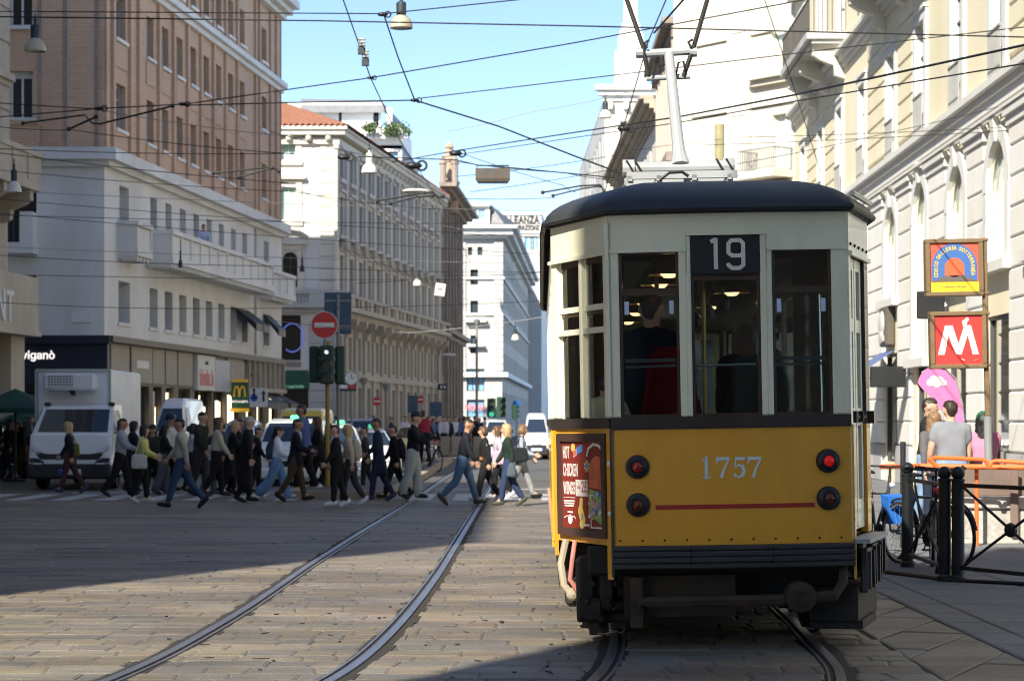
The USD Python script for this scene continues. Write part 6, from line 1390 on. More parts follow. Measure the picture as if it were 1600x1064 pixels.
person('woman in pink top, white trousers and green cap seen from behind at the sign post', None, loc=((1537-800)/F*28.6, 28.6, 0), Hgt=1.62, yaw=80, stride=5, sleeve=.3, top=(.50,.20,.31), legs=(.5,.5,.5), hair='black', hairlen=1.2, skin=2, female=True, fine=True, extra=[('cap', (.02,.11,.06))])
# balcony, pavement cafe, tram passengers
pb = fA.T(np.array([[11.4, .55, 7.3]]))[0]
person('man in pale blue shirt leaning on the long stone balcony of the brick building', None, loc=pb, Hgt=1.62, yaw=-80, stride=3, top=(.42,.48,.66), legs=navy, hair='dark', skin=0, arms={1: (20, 70, 8), -1: (20, 70, 8)})
person('woman with long dark hair in black standing under the green parasol', None, 14, 657, 752, yaw=-40, stride=5, top=blk, legs=blk, hair='brown', hairlen=1.3, female=True)
person('woman in black jacket beside the parasol pole, face turned left', None, 30, 660, 750, yaw=-120, stride=5, top=(.012,.012,.015), legs=(.10,.075,.05), hair='dark', hairlen=.6, female=True)
person('man with white shirt front and dark jacket by the truck cab on the left', None, 46, 652, 750, yaw=-60, stride=5, top=(.014,.014,.018), legs=(.12,.095,.06), hair='dark', skin=1, extra=[('collar', (.6,.62,.68))])
def aboard(x, y, h, **k):
    X = 1.43+.013*y+x; return person(loc=(X, 15+y, .75), Hgt=h, group=None, **k)
aboard(-.42, 1.45, 1.72, label='passenger in dark blue jacket standing at the left rear window of the tram', yaw=75, stride=3, top=(.012,.02,.038), legs=blk, hair='dark')
aboard(.3, 1.5, 1.5, label='passenger in black with dark hair behind the middle rear window of the tram', yaw=90, stride=3, top=(.010,.011,.016), legs=blk, hair='brown', hairlen=.5)
aboard(-.78, .95, 1.12, label='passenger in cream sleeves low behind the left corner window of the tram', yaw=60, stride=3, top=(.62,.58,.36), legs=blk, hair='dark', arms={-1: (30, 80, 8), 1: (30, 80, 8)})
aboard(.8, 4.2, 1.65, label='passenger in dark clothes further inside the tram on the right', yaw=180, stride=3, top=(.03,.03,.03), legs=blk, hair='dark')
rc = thing('hung_red_coat', 'red coat hanging behind the left rear window of the tram', 'coat', loc=(1.13, 15.5, 0))
P_ = [hullp([(-.1,0,2.02,.05), (.06,0,2.04,.05), (-.16,0,1.5,.07), (.14,0,1.5,.07), (-.12,.05,1.35,.07), (.12,.05,1.35,.07)]), hullp([(-.13,.0,1.98,.05), (-.17,-.02,1.62,.045)]), hullp([(.08,.0,2.0,.05), (.15,-.03,1.65,.045)])]
v, f = fuse(P_, .03, 4, .022, 4, 14); m = MB(); m.add(v, f); part(rc, 'cloth', m, cloth((.2,.010,.018)), True)
m = MB(); m.rbox(.1, .2, .02, .04, 1.9, 2.12, .01); part(rc, 'lining', m, cloth((.6,.58,.5)))
# crowd on the far pavement, each one simple
far = [person('person in dark clothes standing far up the street', 'people far up the street by the barrier', loc=((668-800)/F*100, 100, 0), Hgt=1.7, yaw=20, stride=8, top=(.03,.03,.045), legs=blk, hair='dark'),
       person('person in white shirt far up the street', 'white shirted people far up the street by the barrier', loc=((693-800)/F*101, 101, 0), Hgt=1.72, yaw=-80, stride=6, top=(.5,.52,.6), legs=navy, hair='dark'),
       person('person in blue jacket far up the street', 'blue jacketed people far up the street by the barrier', loc=((725-800)/F*102, 102, 0), Hgt=1.72, yaw=90, stride=6, top=(.09,.15,.32), legs=blk, hair='brown', hairlen=.6)]
fl = ['person in dark clothes standing far up the street', 'person in white shirt far up the street', 'person in blue jacket far up the street']
fg = ['people far up the street by the barrier', 'white shirted people far up the street by the barrier', 'blue jacketed people far up the street by the barrier']
for k, x in enumerate((612, 632, 655, 676, 684, 702, 710, 718, 733, 741, 750, 757)):
    q = (0, 1, 0, 2, 0, 0, 1, 0, 2, 0, 0, 1)[k]; D = 99+k*1.7
    dup(far[q], 'person', ((x-800)/F*D, D, 0), RND.random()*360, fl[q], 'person', fg[q], sc=.94+.1*RND.random())
# ============================================================ vehicles
m_wp = M('vehicle_white', C(.66,.68,.70), .3, .03, 1, coat=.6, spec=.5, dirt=.08)
m_whb = M('box_white', C(.70,.72,.74), .5, .04, 1, dirt=.2)
m_yp = M('vehicle_yellow', C(.62,.42,.03), .35, .04, coat=.5); m_bp = M('vehicle_blue', C(.04,.07,.16), .3, .05, coat=.6); m_sp = M('vehicle_silver', C(.42,.44,.47), .3, .03, coat=.5, metal=.3)
m_trim = M('vehicle_trim', C(.022,.023,.025), .55, .1); m_tyre = M('tyre', C(.018,.018,.018), .85, .2, 9); m_rim = M('wheel_rim', C(.4,.41,.42), .35, .1, metal=.7)
g_car = GLASS('glass_vehicle', (.018,.028,.05), .03, .2, .6)
m_hl = M('headlamp', C(.62,.65,.68), .1, .2, 20, spec=.8, metal=.3); m_plate = M('plate_white', C(.6,.62,.62), .5); m_plb = M('plate_blue', C(.02,.06,.35), .5); m_amb = M('indicator_amber', C(.6,.25,.03), .3)
m_tgreen = M('taxi_lamp_green', C(.1,.8,.35), .4, 0, emit=.3); m_hl_on = M('headlamp_lit', C(1., .98, .92), .3, 0, emit=6.)
def wheel(t, x, y, r, w):
    m = MB(); m.lathe([(r*.62, -w/2), (r*.94, -w/2), (r, -w*.3), (r, w*.3), (r*.94, w/2), (r*.62, w/2)], (x, y, r), 'x', 24); p = part(t, 'wheel', m, m_tyre, 40)
    m = MB(); m.lathe([(0, -w*.3), (r*.2, -w*.42), (r*.64, -w*.36), (r*.64, w*.36), (r*.2, w*.42), (0, w*.3)], (x, y, r), 'x', 20); part(p, 'rim', m, m_rim, 30)
def vehicle(name, label, cat, D, x0, x1, ztop, L, prof, glass, paint, wheels, belt, taper=.12, side=(), lights=None, grille=None, bump=.28, roof_extra=None, plate=True, mirrors=True, yaw=0, group=None, rear=False):
    """prof: side outline (y back from the nose, z); glass: windscreen between two outline points; taper: how far the roof draws in"""
    X0, X1 = (x0-800)/F*D, (x1-800)/F*D; W = X1-X0; t = thing(name, label, cat, group, loc=((X0+X1)/2, D, 0), rz=yaw)
    zt = max(z for _, z in prof); k = ztop/zt; prof = [(y, z*k) for y, z in prof]; belt *= k
    hw = lambda z: W/2 - (taper*max(0, z-belt)/(ztop-belt) + .05*max(0, (.45-z)))
    P = np.array(prof); n = len(P); e = trimesh.creation.triangulate_polygon(Polygon(P), engine='earcut')
    m = MB(); b = .06
    inn = Polygon(P).buffer(-b, join_style=2); use = len(inn.exterior.coords)-1 == n if inn.geom_type == 'Polygon' else False
    if use:
        I = np.array(inn.exterior.coords)[:-1]
        if Polygon(P).exterior.is_ccw != inn.exterior.is_ccw: I = I[::-1]
        I = np.roll(I, -np.argmin(np.linalg.norm(I-P[0], axis=1)), axis=0)
    else: I = P
    rows = [np.column_stack([[-hw(z) for z in I[:, 1]], I]), np.column_stack([[-hw(z)+b for z in P[:, 1]], P]), np.column_stack([[hw(z)-b for z in P[:, 1]], P]), np.column_stack([[hw(z) for z in I[:, 1]], I])]
    i = np.arange(n); j = (i+1) % n
    m.add(np.vstack(rows), np.vstack([np.stack([r*n+i, r*n+j, (r+1)*n+j, (r+1)*n+i], 1) for r in range(3)]))
    cap = trimesh.creation.triangulate_polygon(Polygon(I), engine='earcut')
    for sg in (-1, 1): m.add(np.column_stack([[sg*hw(z) for z in cap[0][:, 1]], cap[0]]), cap[1])
    part(t, 'body', m, paint, 25)
    def front(za, zb, ya, yb, ua, ub, mat, nm, off=.012, ins=0):
        m = MB(); a = np.array([(-hw(za)+b)*ua, ya, za]); 
        v = [[(hw(za)-b)*ua, ya-off, za], [(hw(za)-b)*ub, ya-off, za], [(hw(zb)-b)*ub, yb-off, zb], [(hw(zb)-b)*ua, yb-off, zb]]
        bk = [[p[0], p[1]+off*1.5, p[2]] for p in v]; m.add(v+bk, [[0,1,2],[0,2,3],[0,4,5],[0,5,1],[1,5,6],[1,6,2],[2,6,7],[2,7,3],[3,7,4],[3,4,0]]); return part(t, nm, m, mat)
    fy = lambda z: next((y0+(y1-y0)*(z-z0)/(z1-z0) for (y0, z0), (y1, z1) in zip(prof, prof[1:]) if min(z0, z1) <= z <= max(z0, z1) and z1 != z0 and (y0 < L*.45 and y1 < L*.6)), 0)
    (ya, za), (yb, zb) = glass; za *= k; zb *= k
    front(za, zb, ya, yb, -.97, .97, g_car, 'windscreen')
    for (ys, mt) in side:
        for sg in (-1, 1):
            m = MB(); v = [[sg*(hw(z*k)+.012), y, z*k] for y, z in ys]; kk = len(v); v2 = [[p[0]-sg*.02, p[1], p[2]] for p in v]
            m.add(v+v2, [[0, q, q+1] for q in range(1, kk-1)]); part(t, 'side_window', m, mt)
    if lights:
        z0, z1, u0, u1, mt = lights
        for sg in (-1, 1): front(z0*k, z1*k, fy(z0*k), fy(z1*k), sg*u0, sg*u1, mt, 'headlamp', .02)
    if grille:
        for z0, z1, u in grille: front(z0*k, z1*k, fy(z0*k), fy(z1*k), -u, u, m_trim, 'grille', .018)
    m = MB(); m.rbox(-W/2+.02, W/2-.02, -.06, .22, .16, bump*k+.16, .05); part(t, 'bumper', m, m_trim if bump > .3 else paint)
    if plate:
        m = MB(); m.rbox(-.26, .26, -.085, -.06, .34, .45, .005); p = part(t, 'plate', m, m_plate); m = MB(); m.box(-.262, -.21, -.09, -.084, .342, .448); m.box(.21, .262, -.09, -.084, .342, .448); part(p, 'plate_ends', m, m_plb)
    if mirrors:
        for sg in (-1, 1): m = MB(); c = hw(belt)+.1; m.rbox(sg*c-.1, sg*c+.1, ya+.1, ya+.2, belt+.02, belt+.2, .04); part(t, 'mirror', m, m_trim)
    for y, r in wheels:
        for sg in (-1, 1): wheel(t, sg*(W/2-.13), y, r, .2); m = MB(); m.lathe([(0, 0), (r*1.18, 0), (r*1.18, .02), (0, .02)], (sg*(W/2-.0)-.01, y, r*1.02), 'x', 24); part(t, 'wheel_arch', m, m_trim)
    if roof_extra: roof_extra(t, W, ztop)
    return t, W, k
car_p = [(0,.25),(0,.62),(.12,.8),(.95,.95),(1.75,1.45),(2.6,1.5),(3.6,1.45),(4.2,1.0),(4.3,.9),(4.3,.25)]
suv_p = [(0,.25),(0,.75),(.1,.92),(.85,1.08),(1.6,1.6),(2.4,1.68),(4.0,1.64),(4.45,1.1),(4.5,.95),(4.5,.25)]
van_p = [(0,.25),(0,.85),(.1,1.0),(.75,1.25),(1.45,2.05),(1.9,2.25),(5.2,2.25),(5.25,2.1),(5.3,.25)]
cw = [(.8,.31),(3.45,.31)]
side_car = [([(1.15,.98),(1.85,1.38),(2.5,1.4),(2.5,.98)], g_car), ([(2.58,.98),(2.58,1.4),(3.5,1.36),(3.9,.98)], g_car)]
side_suv = [([(1.05,1.1),(1.75,1.5),(2.4,1.56),(2.4,1.1)], g_car), ([(2.48,1.1),(2.48,1.56),(3.85,1.52),(4.1,1.1)], g_car)]
side_van = [([(1.0,1.3),(1.55,1.95),(2.1,2.0),(2.1,1.3)], g_car)]
def taxi(t, W, z):
    m = MB(); m.rbox(-.11, .11, 1.9, 2.0, z-.02, z+.09, .03); part(t, 'roof_lamp', m, m_tgreen)
def bars(t, W, z):
    for s in (-1, 1): m = MB(); m.tube([[s*(W/2-.22), 1.8, z-.03], [s*(W/2-.22), 1.9, z+.05], [s*(W/2-.22), 3.4, z+.05], [s*(W/2-.22), 3.5, z-.05]], .018, 6); part(t, 'roof_rail', m, m_trim)
# ---- the box truck
DT = 49.6; XL, XR = (43-800)/F*DT, (174-800)/F*DT; Wt = XR-XL
tk = thing('box_truck', 'white refrigerated box truck with black bumper facing the crossing', 'truck', loc=((XL+XR)/2, DT, 0))
hw = Wt/2
zt = lambda y: HC+(VH-y)/F*DT
zb0, zr = zt(676), zt(632)
pr = [(0, .32), (-.0, .62), (.05, .86), (.16, zb0-.06), (.35, zb0), (1.05, zr-.06), (1.35, zr), (2.2, zr+.02), (2.2, .32)]
def loft(pr, hwf, mat, nm, par, b=.07):
    P = np.array(pr); n = len(P); m = MB()
    rows = [np.column_stack([[-hwf(y, z) for y, z in P], P[:, 0]+.06*(P[:, 0] < 1), P[:, 1]]), np.column_stack([[-hwf(y, z)+b*1.6 for y, z in P], P]), np.column_stack([[hwf(y, z)-b*1.6 for y, z in P], P]), np.column_stack([[hwf(y, z) for y, z in P], P[:, 0]+.06*(P[:, 0] < 1), P[:, 1]])]
    i = np.arange(n); j = (i+1) % n; m.add(np.vstack(rows), np.vstack([np.stack([r*n+i, r*n+j, (r+1)*n+j, (r+1)*n+i], 1) for r in range(3)]))
    cap = trimesh.creation.triangulate_polygon(Polygon(P), engine='earcut')
    for sg in (-1, 1): m.add(np.column_stack([[sg*hwf(y, z) for y, z in cap[0]], cap[0][:, 0]+.06*(cap[0][:, 0] < 1), cap[0][:, 1]]), cap[1])
    return part(par, nm, m, mat, 30)
hwf = lambda y, z: hw - .14*max(0, z-zb0)/(zr-zb0) - .02
loft(pr, hwf, m_wp, 'cab', tk)
def face(pts, mat, nm, off=.015, par=None):     # flat panel just proud of the cab front; pts (x share, z)
    def yf(z): return np.interp(z, [.3, .62, .86, zb0-.06, zb0, zr-.06, zr], [0, 0, .05, .16, .35, 1.05, 1.35])
    pg = Polygon([(x*hw, z) for x, z in pts]); tv, tf = trimesh.creation.triangulate_polygon(pg, engine='earcut'); m = MB()
    rg = np.array(pg.exterior.coords)[:-1]; n = len(rg); q = lambda P, o: np.column_stack([P[:, 0], yf(P[:, 1])-o, P[:, 1]])
    m.add(q(tv, off), tf); i = np.arange(n); j = (i+1) % n; m.add(np.vstack([q(rg, off), q(rg, -.03)]), np.stack([i, j, n+j, n+i], 1)); return part(par or tk, nm, m, mat)
face([(-.84, zb0+.02), (.84, zb0+.02), (.77, zr-.1), (-.77, zr-.1)], g_car, 'windscreen', .02)
face([(-.80, .80), (.80, .80), (.70, .68), (-.70, .68)], m_trim, 'grille', .022)
face([(-.8, .84), (-.55, .72), (.55, .72), (.8, .84), (.5, .80), (-.5, .80)], m_trim, 'upper_grille', .03)
for s in (-1, 1):
    face([(s*.62, .84), (s*.93, 1.04), (s*.95, .94), (s*.72, .80)], m_hl, 'headlamp', .03)
    face([(s*.95, .62), (s*.6, .55), (s*.62, .63), (s*.78, .71), (s*.95, .71)], m_trim, 'fog_lamp_housing', .03)
    m = MB(); m.rbox(s*hw*.75-.1, s*hw*.75+.1, -.1, -.05, .56, .6, .01); part(tk, 'fog_lamp', m, m_hl)
    m = MB(); m.rbox(s*(hw+.1)-.07, s*(hw+.1)+.07, .5, .62, zb0-.12, zb0+.28, .03); m.tube([[s*(hw-.05), .6, zb0], [s*(hw+.08), .56, zb0]], .02, 6); part(tk, 'mirror', m, m_trim)
    m = MB(); v = [[s*(hw-.0), .55, zb0+.05], [s*(hw-.1), 1.05, zr-.12], [s*(hw-.1), 1.5, zr-.12], [s*(hw-.0), 1.5, zb0+.05]]; m.add(v, [[0,1,2],[0,2,3]]); part(tk, 'side_window', m, g_car)
    m = MB(); m.rbox(s*hw*.78-.07, s*hw*.78+.07, 1.1, 1.25, zr-.02, zr+.06, .02); part(tk, 'marker_lamp', m, m_trim)
m = MB(); m.rbox(-hw+.0, hw-.0, -.1, .3, .24, .58, .05); part(tk, 'bumper', m, m_trim)
m = MB(); m.rbox(-.24, .28, -.125, -.1, .34, .46, .005); p_ = part(tk, 'plate', m, m_plate); m = MB(); m.box(-.242, -.15, -.13, -.124, .342, .458); part(p_, 'plate_end', m, m_plb)
m = MB(); 
for k in range(4): m.hull([[-.12+.08*k, -.0, .9], [-.06+.08*k, -.0, .9], [-.1+.08*k, -.0, .94], [-.04+.08*k, -.0, .94], [-.12+.08*k, .1, .9], [-.04+.08*k, .1, .94]])
part(tk, 'badge', m, m_rim)
bx0, bx1 = (57-800)/F*(DT+2.3)-(XL+XR)/2, (172-800)/F*(DT+2.3)-(XL+XR)/2; bz = HC+(VH-577)/F*(DT+2.3); bx0, bx1 = bx0, bx1
m = MB(); m.rbox(bx0, bx1, 2.3, 6.6, .75, bz, .05); part(tk, 'cargo_box', m, m_whb)
for x in (bx0, bx1): m = MB(); m.box(x-.035, x+.03, 2.27, 2.31, .75, bz-.02); part(tk, 'box_edge', m, m_rim)
m = MB(); m.box(bx0-.01, bx1+.01, 2.26, 2.32, bz-.06, bz+.01); part(tk, 'box_rail', m, m_rim)
xm = (bx0+bx1)/2; m = MB(); m.rbox(xm-.6, xm+.6, 1.75, 2.28, bz-.5, bz-.1, .05); fu = part(tk, 'cooling_unit', m, m_wp)
m = MB(); m.box(xm-.5, xm+.1, 1.735, 1.755, bz-.42, bz-.14); part(fu, 'vent', m, m_black)
m = MB()
for k in range(5): m.box(xm-.5, xm+.1, 1.728, 1.74, bz-.41+.06*k, bz-.385+.06*k)
for k in range(9): m.box(xm-.5+.07*k, xm-.48+.07*k, 1.73, 1.738, bz-.42, bz-.14)
part(fu, 'vent_slats', m, m_wp)
m = MB(); m.hull([[xm-.05, 2.0, bz-.5], [xm+.1, 2.0, bz-.5], [xm+.02, 2.0, bz-.62], [xm+.08, 2.2, bz-.62]]); part(fu, 'drain', m, m_black)
for y in (1.0, 5.2):
    for s in (-1, 1): wheel(tk, s*(hw-.14), y, .34, .22)
m = MB(); m.box(-.35, .35, .5, 6.3, .4, .72); part(tk, 'chassis', m, m_trim)
# ---- the others
vehicle('delivery_van', 'tall white van parked behind the box truck', 'van', 60, 231, 284, HC+(VH-621)/F*60, 5.3, van_p, ((.78,1.3),(1.42,2.0)), m_wp, [(.9,.33),(4.2,.33)], 1.25, .18, side_van, (.72,.9,.55,.95,m_hl), [(.5,.68,.7)])
vehicle('yellow_van', 'yellow van behind the white people carrier', 'van', 66, 424, 505, HC+(VH-637)/F*66, 5.0, van_p, ((.78,1.3),(1.42,2.0)), m_yp, [(.9,.33),(4.2,.33)], 1.25, .16, side_van, (.72,.9,.55,.95,m_hl), [(.5,.68,.7)])
vehicle('people_carrier', 'white people carrier with broad windscreen waiting at the crossing', 'car', 52.5, 397, 500, HC+(VH-654)/F*52.5, 4.6, suv_p, ((.88,1.1),(1.55,1.57)), m_wp, cw, 1.05, .14, side_suv, (.7,.85,.6,.97,m_hl), [(.45,.62,.6)], roof_extra=taxi)
vehicle('silver_car', 'silver car half hidden behind the crowd left of the people carrier', 'car', 57, 333, 392, HC+(VH-655)/F*57, 4.3, car_p, ((.98,.97),(1.7,1.41)), m_sp, cw, .95, .16, side_car, (.55,.7,.6,.95,m_hl), [(.4,.52,.55)])
vehicle('taxi', 'white taxi with green roof lamp and a lit headlamp behind the man in glasses', 'taxi', 53.5, 512, 572, HC+(VH-662)/F*53.5, 4.4, suv_p, ((.88,1.1),(1.55,1.57)), m_wp, cw, 1.05, .14, side_suv, (.68,.84,.66,.95,m_hl_on), [(.45,.62,.6)], roof_extra=taxi, yaw=9)
vehicle('estate_car', 'dark blue roofed car with roof rails behind the white taxi', 'car', 62, 516, 602, HC+(VH-653)/F*62, 4.5, suv_p, ((.88,1.1),(1.55,1.57)), m_bp, cw, 1.05, .14, side_suv, (.7,.85,.6,.97,m_hl), [(.45,.62,.6)], roof_extra=bars, yaw=6)
vehicle('taxi', 'second white taxi with a green lamp behind the man in the navy coat', 'taxi', 58.5, 576, 629, HC+(VH-668)/F*58.5, 4.3, car_p, ((.98,.97),(1.7,1.41)), m_wp, cw, .95, .16, side_car, (.55,.7,.6,.95,m_hl), [(.4,.52,.55)], roof_extra=taxi, yaw=14)
vehicle('small_car', 'small white car beyond the cyclist near the stone barrier', 'car', 80, 655, 684, HC+(VH-664)/F*80, 4.0, car_p, ((.98,.97),(1.7,1.41)), m_wp, cw, .95, .16, side_car, (.55,.7,.6,.95,m_hl), [(.4,.52,.55)], yaw=16)
vehicle('delivery_van', 'pale van with wide windscreen far up the street beyond the four walkers', 'van', 92, 756, 795, HC+(VH-655)/F*92, 4.6, suv_p, ((.88,1.1),(1.55,1.57)), m_wp, cw, 1.05, .14, side_suv, (.7,.85,.6,.97,m_hl), [(.45,.62,.6)])
vehicle('delivery_van', 'white van with black grille far up the street next to the tram', 'van', 88, 819, 858, HC+(VH-645)/F*88, 5.3, van_p, ((.78,1.3),(1.42,2.0)), m_wp, [(.9,.33),(4.2,.33)], 1.25, .16, side_van, (.72,.92,.5,.97,m_hl_on), [(.35,.72,.9)], bump=.35)
# ---- motor scooters at the left edge
def scooter(label, x, feet, yaw, col):
    D = HC*F/(feet-VH); t = thing('motor_scooter', label, 'scooter', loc=((x-800)/F*D, D, 0), rz=yaw)
    for y in (0, 1.25):
        m = MB(); m.lathe([(.13, -.06), (.2, -.06), (.235, -.03), (.235, .03), (.2, .06), (.13, .06)], (0, y, .235), 'x', 22); p = part(t, 'wheel', m, m_tyre, 40)
        m = MB(); m.lathe([(0, -.03), (.04, -.05), (.14, -.04), (.14, .04), (.04, .05), (0, .03)], (0, y, .235), 'x', 10); part(p, 'rim', m, m_rim)
    pm = M(f'scooter_paint_{x}', C(*col), .25, .1, coat=.6)
    m = MB(); m.hull([[-.08,-.22,.42],[.08,-.22,.42],[-.1,.22,.46],[.1,.22,.46],[0,-.1,.52],[0,.15,.54]]); part(t, 'front_mudguard', m, pm)
    m = MB(); m.hull([[-.2,.1,.5],[.2,.1,.5],[-.24,.2,.85],[.24,.2,.85],[-.12,.22,1.02],[.12,.22,1.02],[-.1,.05,.75],[.1,.05,.75],[-.2,.3,.45],[.2,.3,.45]]); part(t, 'leg_shield', m, pm)
    m = MB(); m.hull([[-.16,.25,.3],[.16,.25,.3],[-.18,.75,.3],[.18,.75,.3],[-.16,.25,.38],[.16,.25,.38],[.18,.75,.38],[-.18,.75,.38]]); part(t, 'footboard', m, m_trim)
    m = MB(); m.hull([[-.16,.7,.35],[.16,.7,.35],[-.2,1.0,.7],[.2,1.0,.7],[-.12,1.6,.72],[.12,1.6,.72],[-.15,1.4,.42],[.15,1.4,.42],[-.14,.72,.7],[.14,.72,.7]]); part(t, 'tail_body', m, pm)
    m = MB(); m.hull([[-.14,.68,.72],[.14,.68,.72],[-.15,1.5,.78],[.15,1.5,.78],[-.12,.75,.82],[.12,.75,.82],[-.12,1.4,.88],[.12,1.4,.88]]); part(t, 'saddle', m, m_trim)
    m = MB(); m.tube([[-.34,.32,1.06],[-.12,.22,1.04],[.12,.22,1.04],[.34,.32,1.06]], .02, 6); m.tube([[0,0,.24],[0,.1,.6],[0,.2,1.02]], .03, 6); part(t, 'handlebar', m, m_trim)
    m = MB(); m.ball((0,.06,.92), .09, 2, (1,.6,.8)); part(t, 'headlamp', m, m_hl)
    m = MB(); m.hull([[-.2,.15,1.05],[.2,.15,1.05],[-.22,.2,1.1],[.22,.2,1.1],[-.16,.28,1.42],[.16,.28,1.42],[-.18,.2,1.2],[.18,.2,1.2]]); part(t, 'windshield', m, PANE(f'scooter_screen_{x}', (.75,.8,.85)))
    for s in (-1, 1): m = MB(); m.tube([[s*.25,.25,1.05],[s*.3,.25,1.25]], .01, 5); m.ball((s*.3,.25,1.27), .06, 1, (1,.3,.7)); part(t, 'mirror', m, m_trim)
scooter('dark blue motor scooter parked nearest the white truck at the left edge', 36, 750, 45, (.02,.03,.055))
scooter('black motor scooter at the far left, partly outside the picture', 10, 752, 60, (.012,.013,.018))
# ---- bicycles
def bicycle(label, loc, yaw, col, bag=None, frontlamp=True, lean=0, group=None):
    t = thing('bicycle', label, 'bicycle', group, loc=loc, rz=yaw, ry=lean); r = .335; W0, W1 = np.array([0, 0, r]), np.array([0, 1.03, r]); fm = M(f'bike_paint_{int(abs(loc[0]*100))}', C(*col), .35, .1, coat=.4)
    for c in (W0, W1):
        a = np.linspace(0, 2*np.pi, 33); m = MB(); m.tube(np.stack([np.zeros(33), c[1]+r*.97*np.cos(a), c[2]+r*.97*np.sin(a)], 1), .018, 6); p = part(t, 'wheel', m, m_tyre)
        m = MB(); m.tube(np.stack([np.zeros(33), c[1]+r*.91*np.cos(a), c[2]+r*.91*np.sin(a)], 1), .011, 5)
        for q in a[:-1:2]: m.tube([c+[.02*(-1)**int(q*5), 0, 0], c+[0, r*.9*math.cos(q), r*.9*math.sin(q)]], .0018, 3, caps=False)
        m.lathe([(.018, -.04), (.018, .04)], c, 'x', 8); part(p, 'rim', m, m_rim)
        m = MB(); b = np.linspace(.3, 2.9, 12); m.tube(np.stack([np.zeros(12), c[1]+r*1.1*np.cos(b), c[2]+r*1.1*np.sin(b)], 1), .014, 5); part(t, 'mudguard', m, m_trim)
    hd, st, bb, se = np.array([0, .17, .82]), np.array([0, .72, .78]), np.array([0, .58, .30]), np.array([0, .76, .95])
    m = MB()
    for a, b, q in ((hd, bb, .018), (hd+[0, .01, -.08], st*.9+bb*.1, .016), (bb, st, .016), (st, se, .013), (hd+[0, -.02, .12], hd+[0, .03, -.1], .02)): m.tube([a, b], q, 8)
    for s in (-.05, .05): m.tube([hd+[s*.3, .03, -.1], W0+[s, 0, 0]], .012, 6); m.tube([bb, W1+[s, 0, 0]], .010, 6); m.tube([st-[0, 0, .05], W1+[s, 0, 0]], .008, 6)
    part(t, 'frame', m, fm)
    m = MB(); m.tube([hd+[0, -.02, .12], hd+[0, -.03, .22]], .014, 6); m.tube([hd+[-.3, .12, .24], hd+[-.2, 0, .23], hd+[0, -.04, .22], hd+[.2, 0, .23], hd+[.3, .12, .24]], .013, 6); part(t, 'handlebar', m, m_trim)
    for s in (-1, 1): m = MB(); m.tube([hd+[s*.24, .05, .236], hd+[s*.3, .13, .24]], .019, 6); part(t, 'grip', m, m_trim)
    m = MB(); m.hull([se+[-.08, .12, .02], se+[.08, .12, .02], se+[-.06, .15, .05], se+[.06, .15, .05], se+[0, -.14, .03], se+[-.02, -.13, .0], se+[.02, -.13, .0], se+[0, .1, -.01]]); part(t, 'saddle', m, m_black)
    m = MB(); m.lathe([(0, -.008), (.09, -.008), (.095, 0), (.09, .008), (0, .008)], bb+[.05, 0, 0], 'x', 18); m.tube([bb+[.06, 0, 0], bb+[.07, .1, -.13]], .01, 5); m.tube([bb-[.06, 0, 0], bb+[-.07, -.1, .13]], .01, 5); m.box(.07, .15, bb[1]+.07, bb[1]+.14, bb[2]-.145, bb[2]-.125); m.box(-.15, -.07, bb[1]-.14, bb[1]-.07, bb[2]+.12, bb[2]+.14); part(t, 'crank', m, m_trim)
    m = MB(); m.ball(hd+[0, -.09, .02], .035, 1); part(t, 'lamp', m, m_hl if frontlamp else m_red)
    if bag: m = MB(); m.rbox(-.17, .17, 1.0, 1.3, .55, .95, .05) if bag[1] == 'rear' else m.hull([[-.16,-.2,.72],[.16,-.2,.72],[-.16,.02,.74],[.16,.02,.74],[-.13,-.16,.42],[.13,-.16,.42],[-.13,0,.42],[.13,0,.42]]); part(t, 'carrier_bag', m, cloth(bag[0]))
    return t
bicycle('bicycle with blue bag between the tram and the bollards', ((1391-800)/F*24.6, 24.3, 0), 12, (.06,.06,.065), ((.02,.14,.5), 'front'))
bicycle('black bicycle with orange lamp leaning inside the railing by the bollards', ((1452-800)/F*22.8, 22.4, 0), -8, (.014,.014,.016), None, False)
bicycle('dark bicycle behind the twin bollards, its front wheel turned', ((1476-800)/F*23.6, 23.0, 0), 24, (.03,.03,.035))
# cyclist up the street
cb = bicycle('bicycle ridden up the street by the red shirted cyclist', ((664-800)/F*68, 68, 0), 205, (.02,.02,.02))
person('cyclist in dark trousers with a red back seen beyond the man with the cap', None, loc=((664-800)/F*68, 67.9, .16), Hgt=1.68, yaw=110, stride=16, bend=14, top=(.25,.02,.04), legs=blk, hair='dark', arms={1: (55, 75, 6), -1: (55, 75, 6)})
# ============================================================ street furniture
m_sred = M('road_sign_red', C(.50,.025,.025), .4, .05); m_swht = M('road_sign_white', C(.62,.63,.62), .4, .05); m_sblue = M('road_sign_blue', C(.02,.10,.42), .4, .05); m_sback = M('sign_back_blue_grey', C(.045,.085,.13), .5, .08)
m_tl = M('signal_green', C(.018,.05,.035), .5, .2); m_pole = M('pole_grey', C(.22,.23,.23), .6, .15); m_poley = M('pole_yellow', C(.26,.19,.04), .6, .15, dirt=.3)
m_go = M('signal_lamp_green', C(.06,.7,.4), .3, 0, emit=.35); m_wl = M('signal_lamp_white', C(.9,.93,1.), .3, 0, emit=.5); m_off = M('signal_lamp_off', C(.02,.02,.02), .3)
m_brown = M('sign_frame_bronze', C(.17,.115,.06), .55, .15, 6, dirt=.3); m_iro = M('bollard_iron', C(.016,.020,.024), .45, .2, 5, bump=.1); m_org = M('barrier_orange', C(.75,.14,.025), .45, .06, dirt=.12)
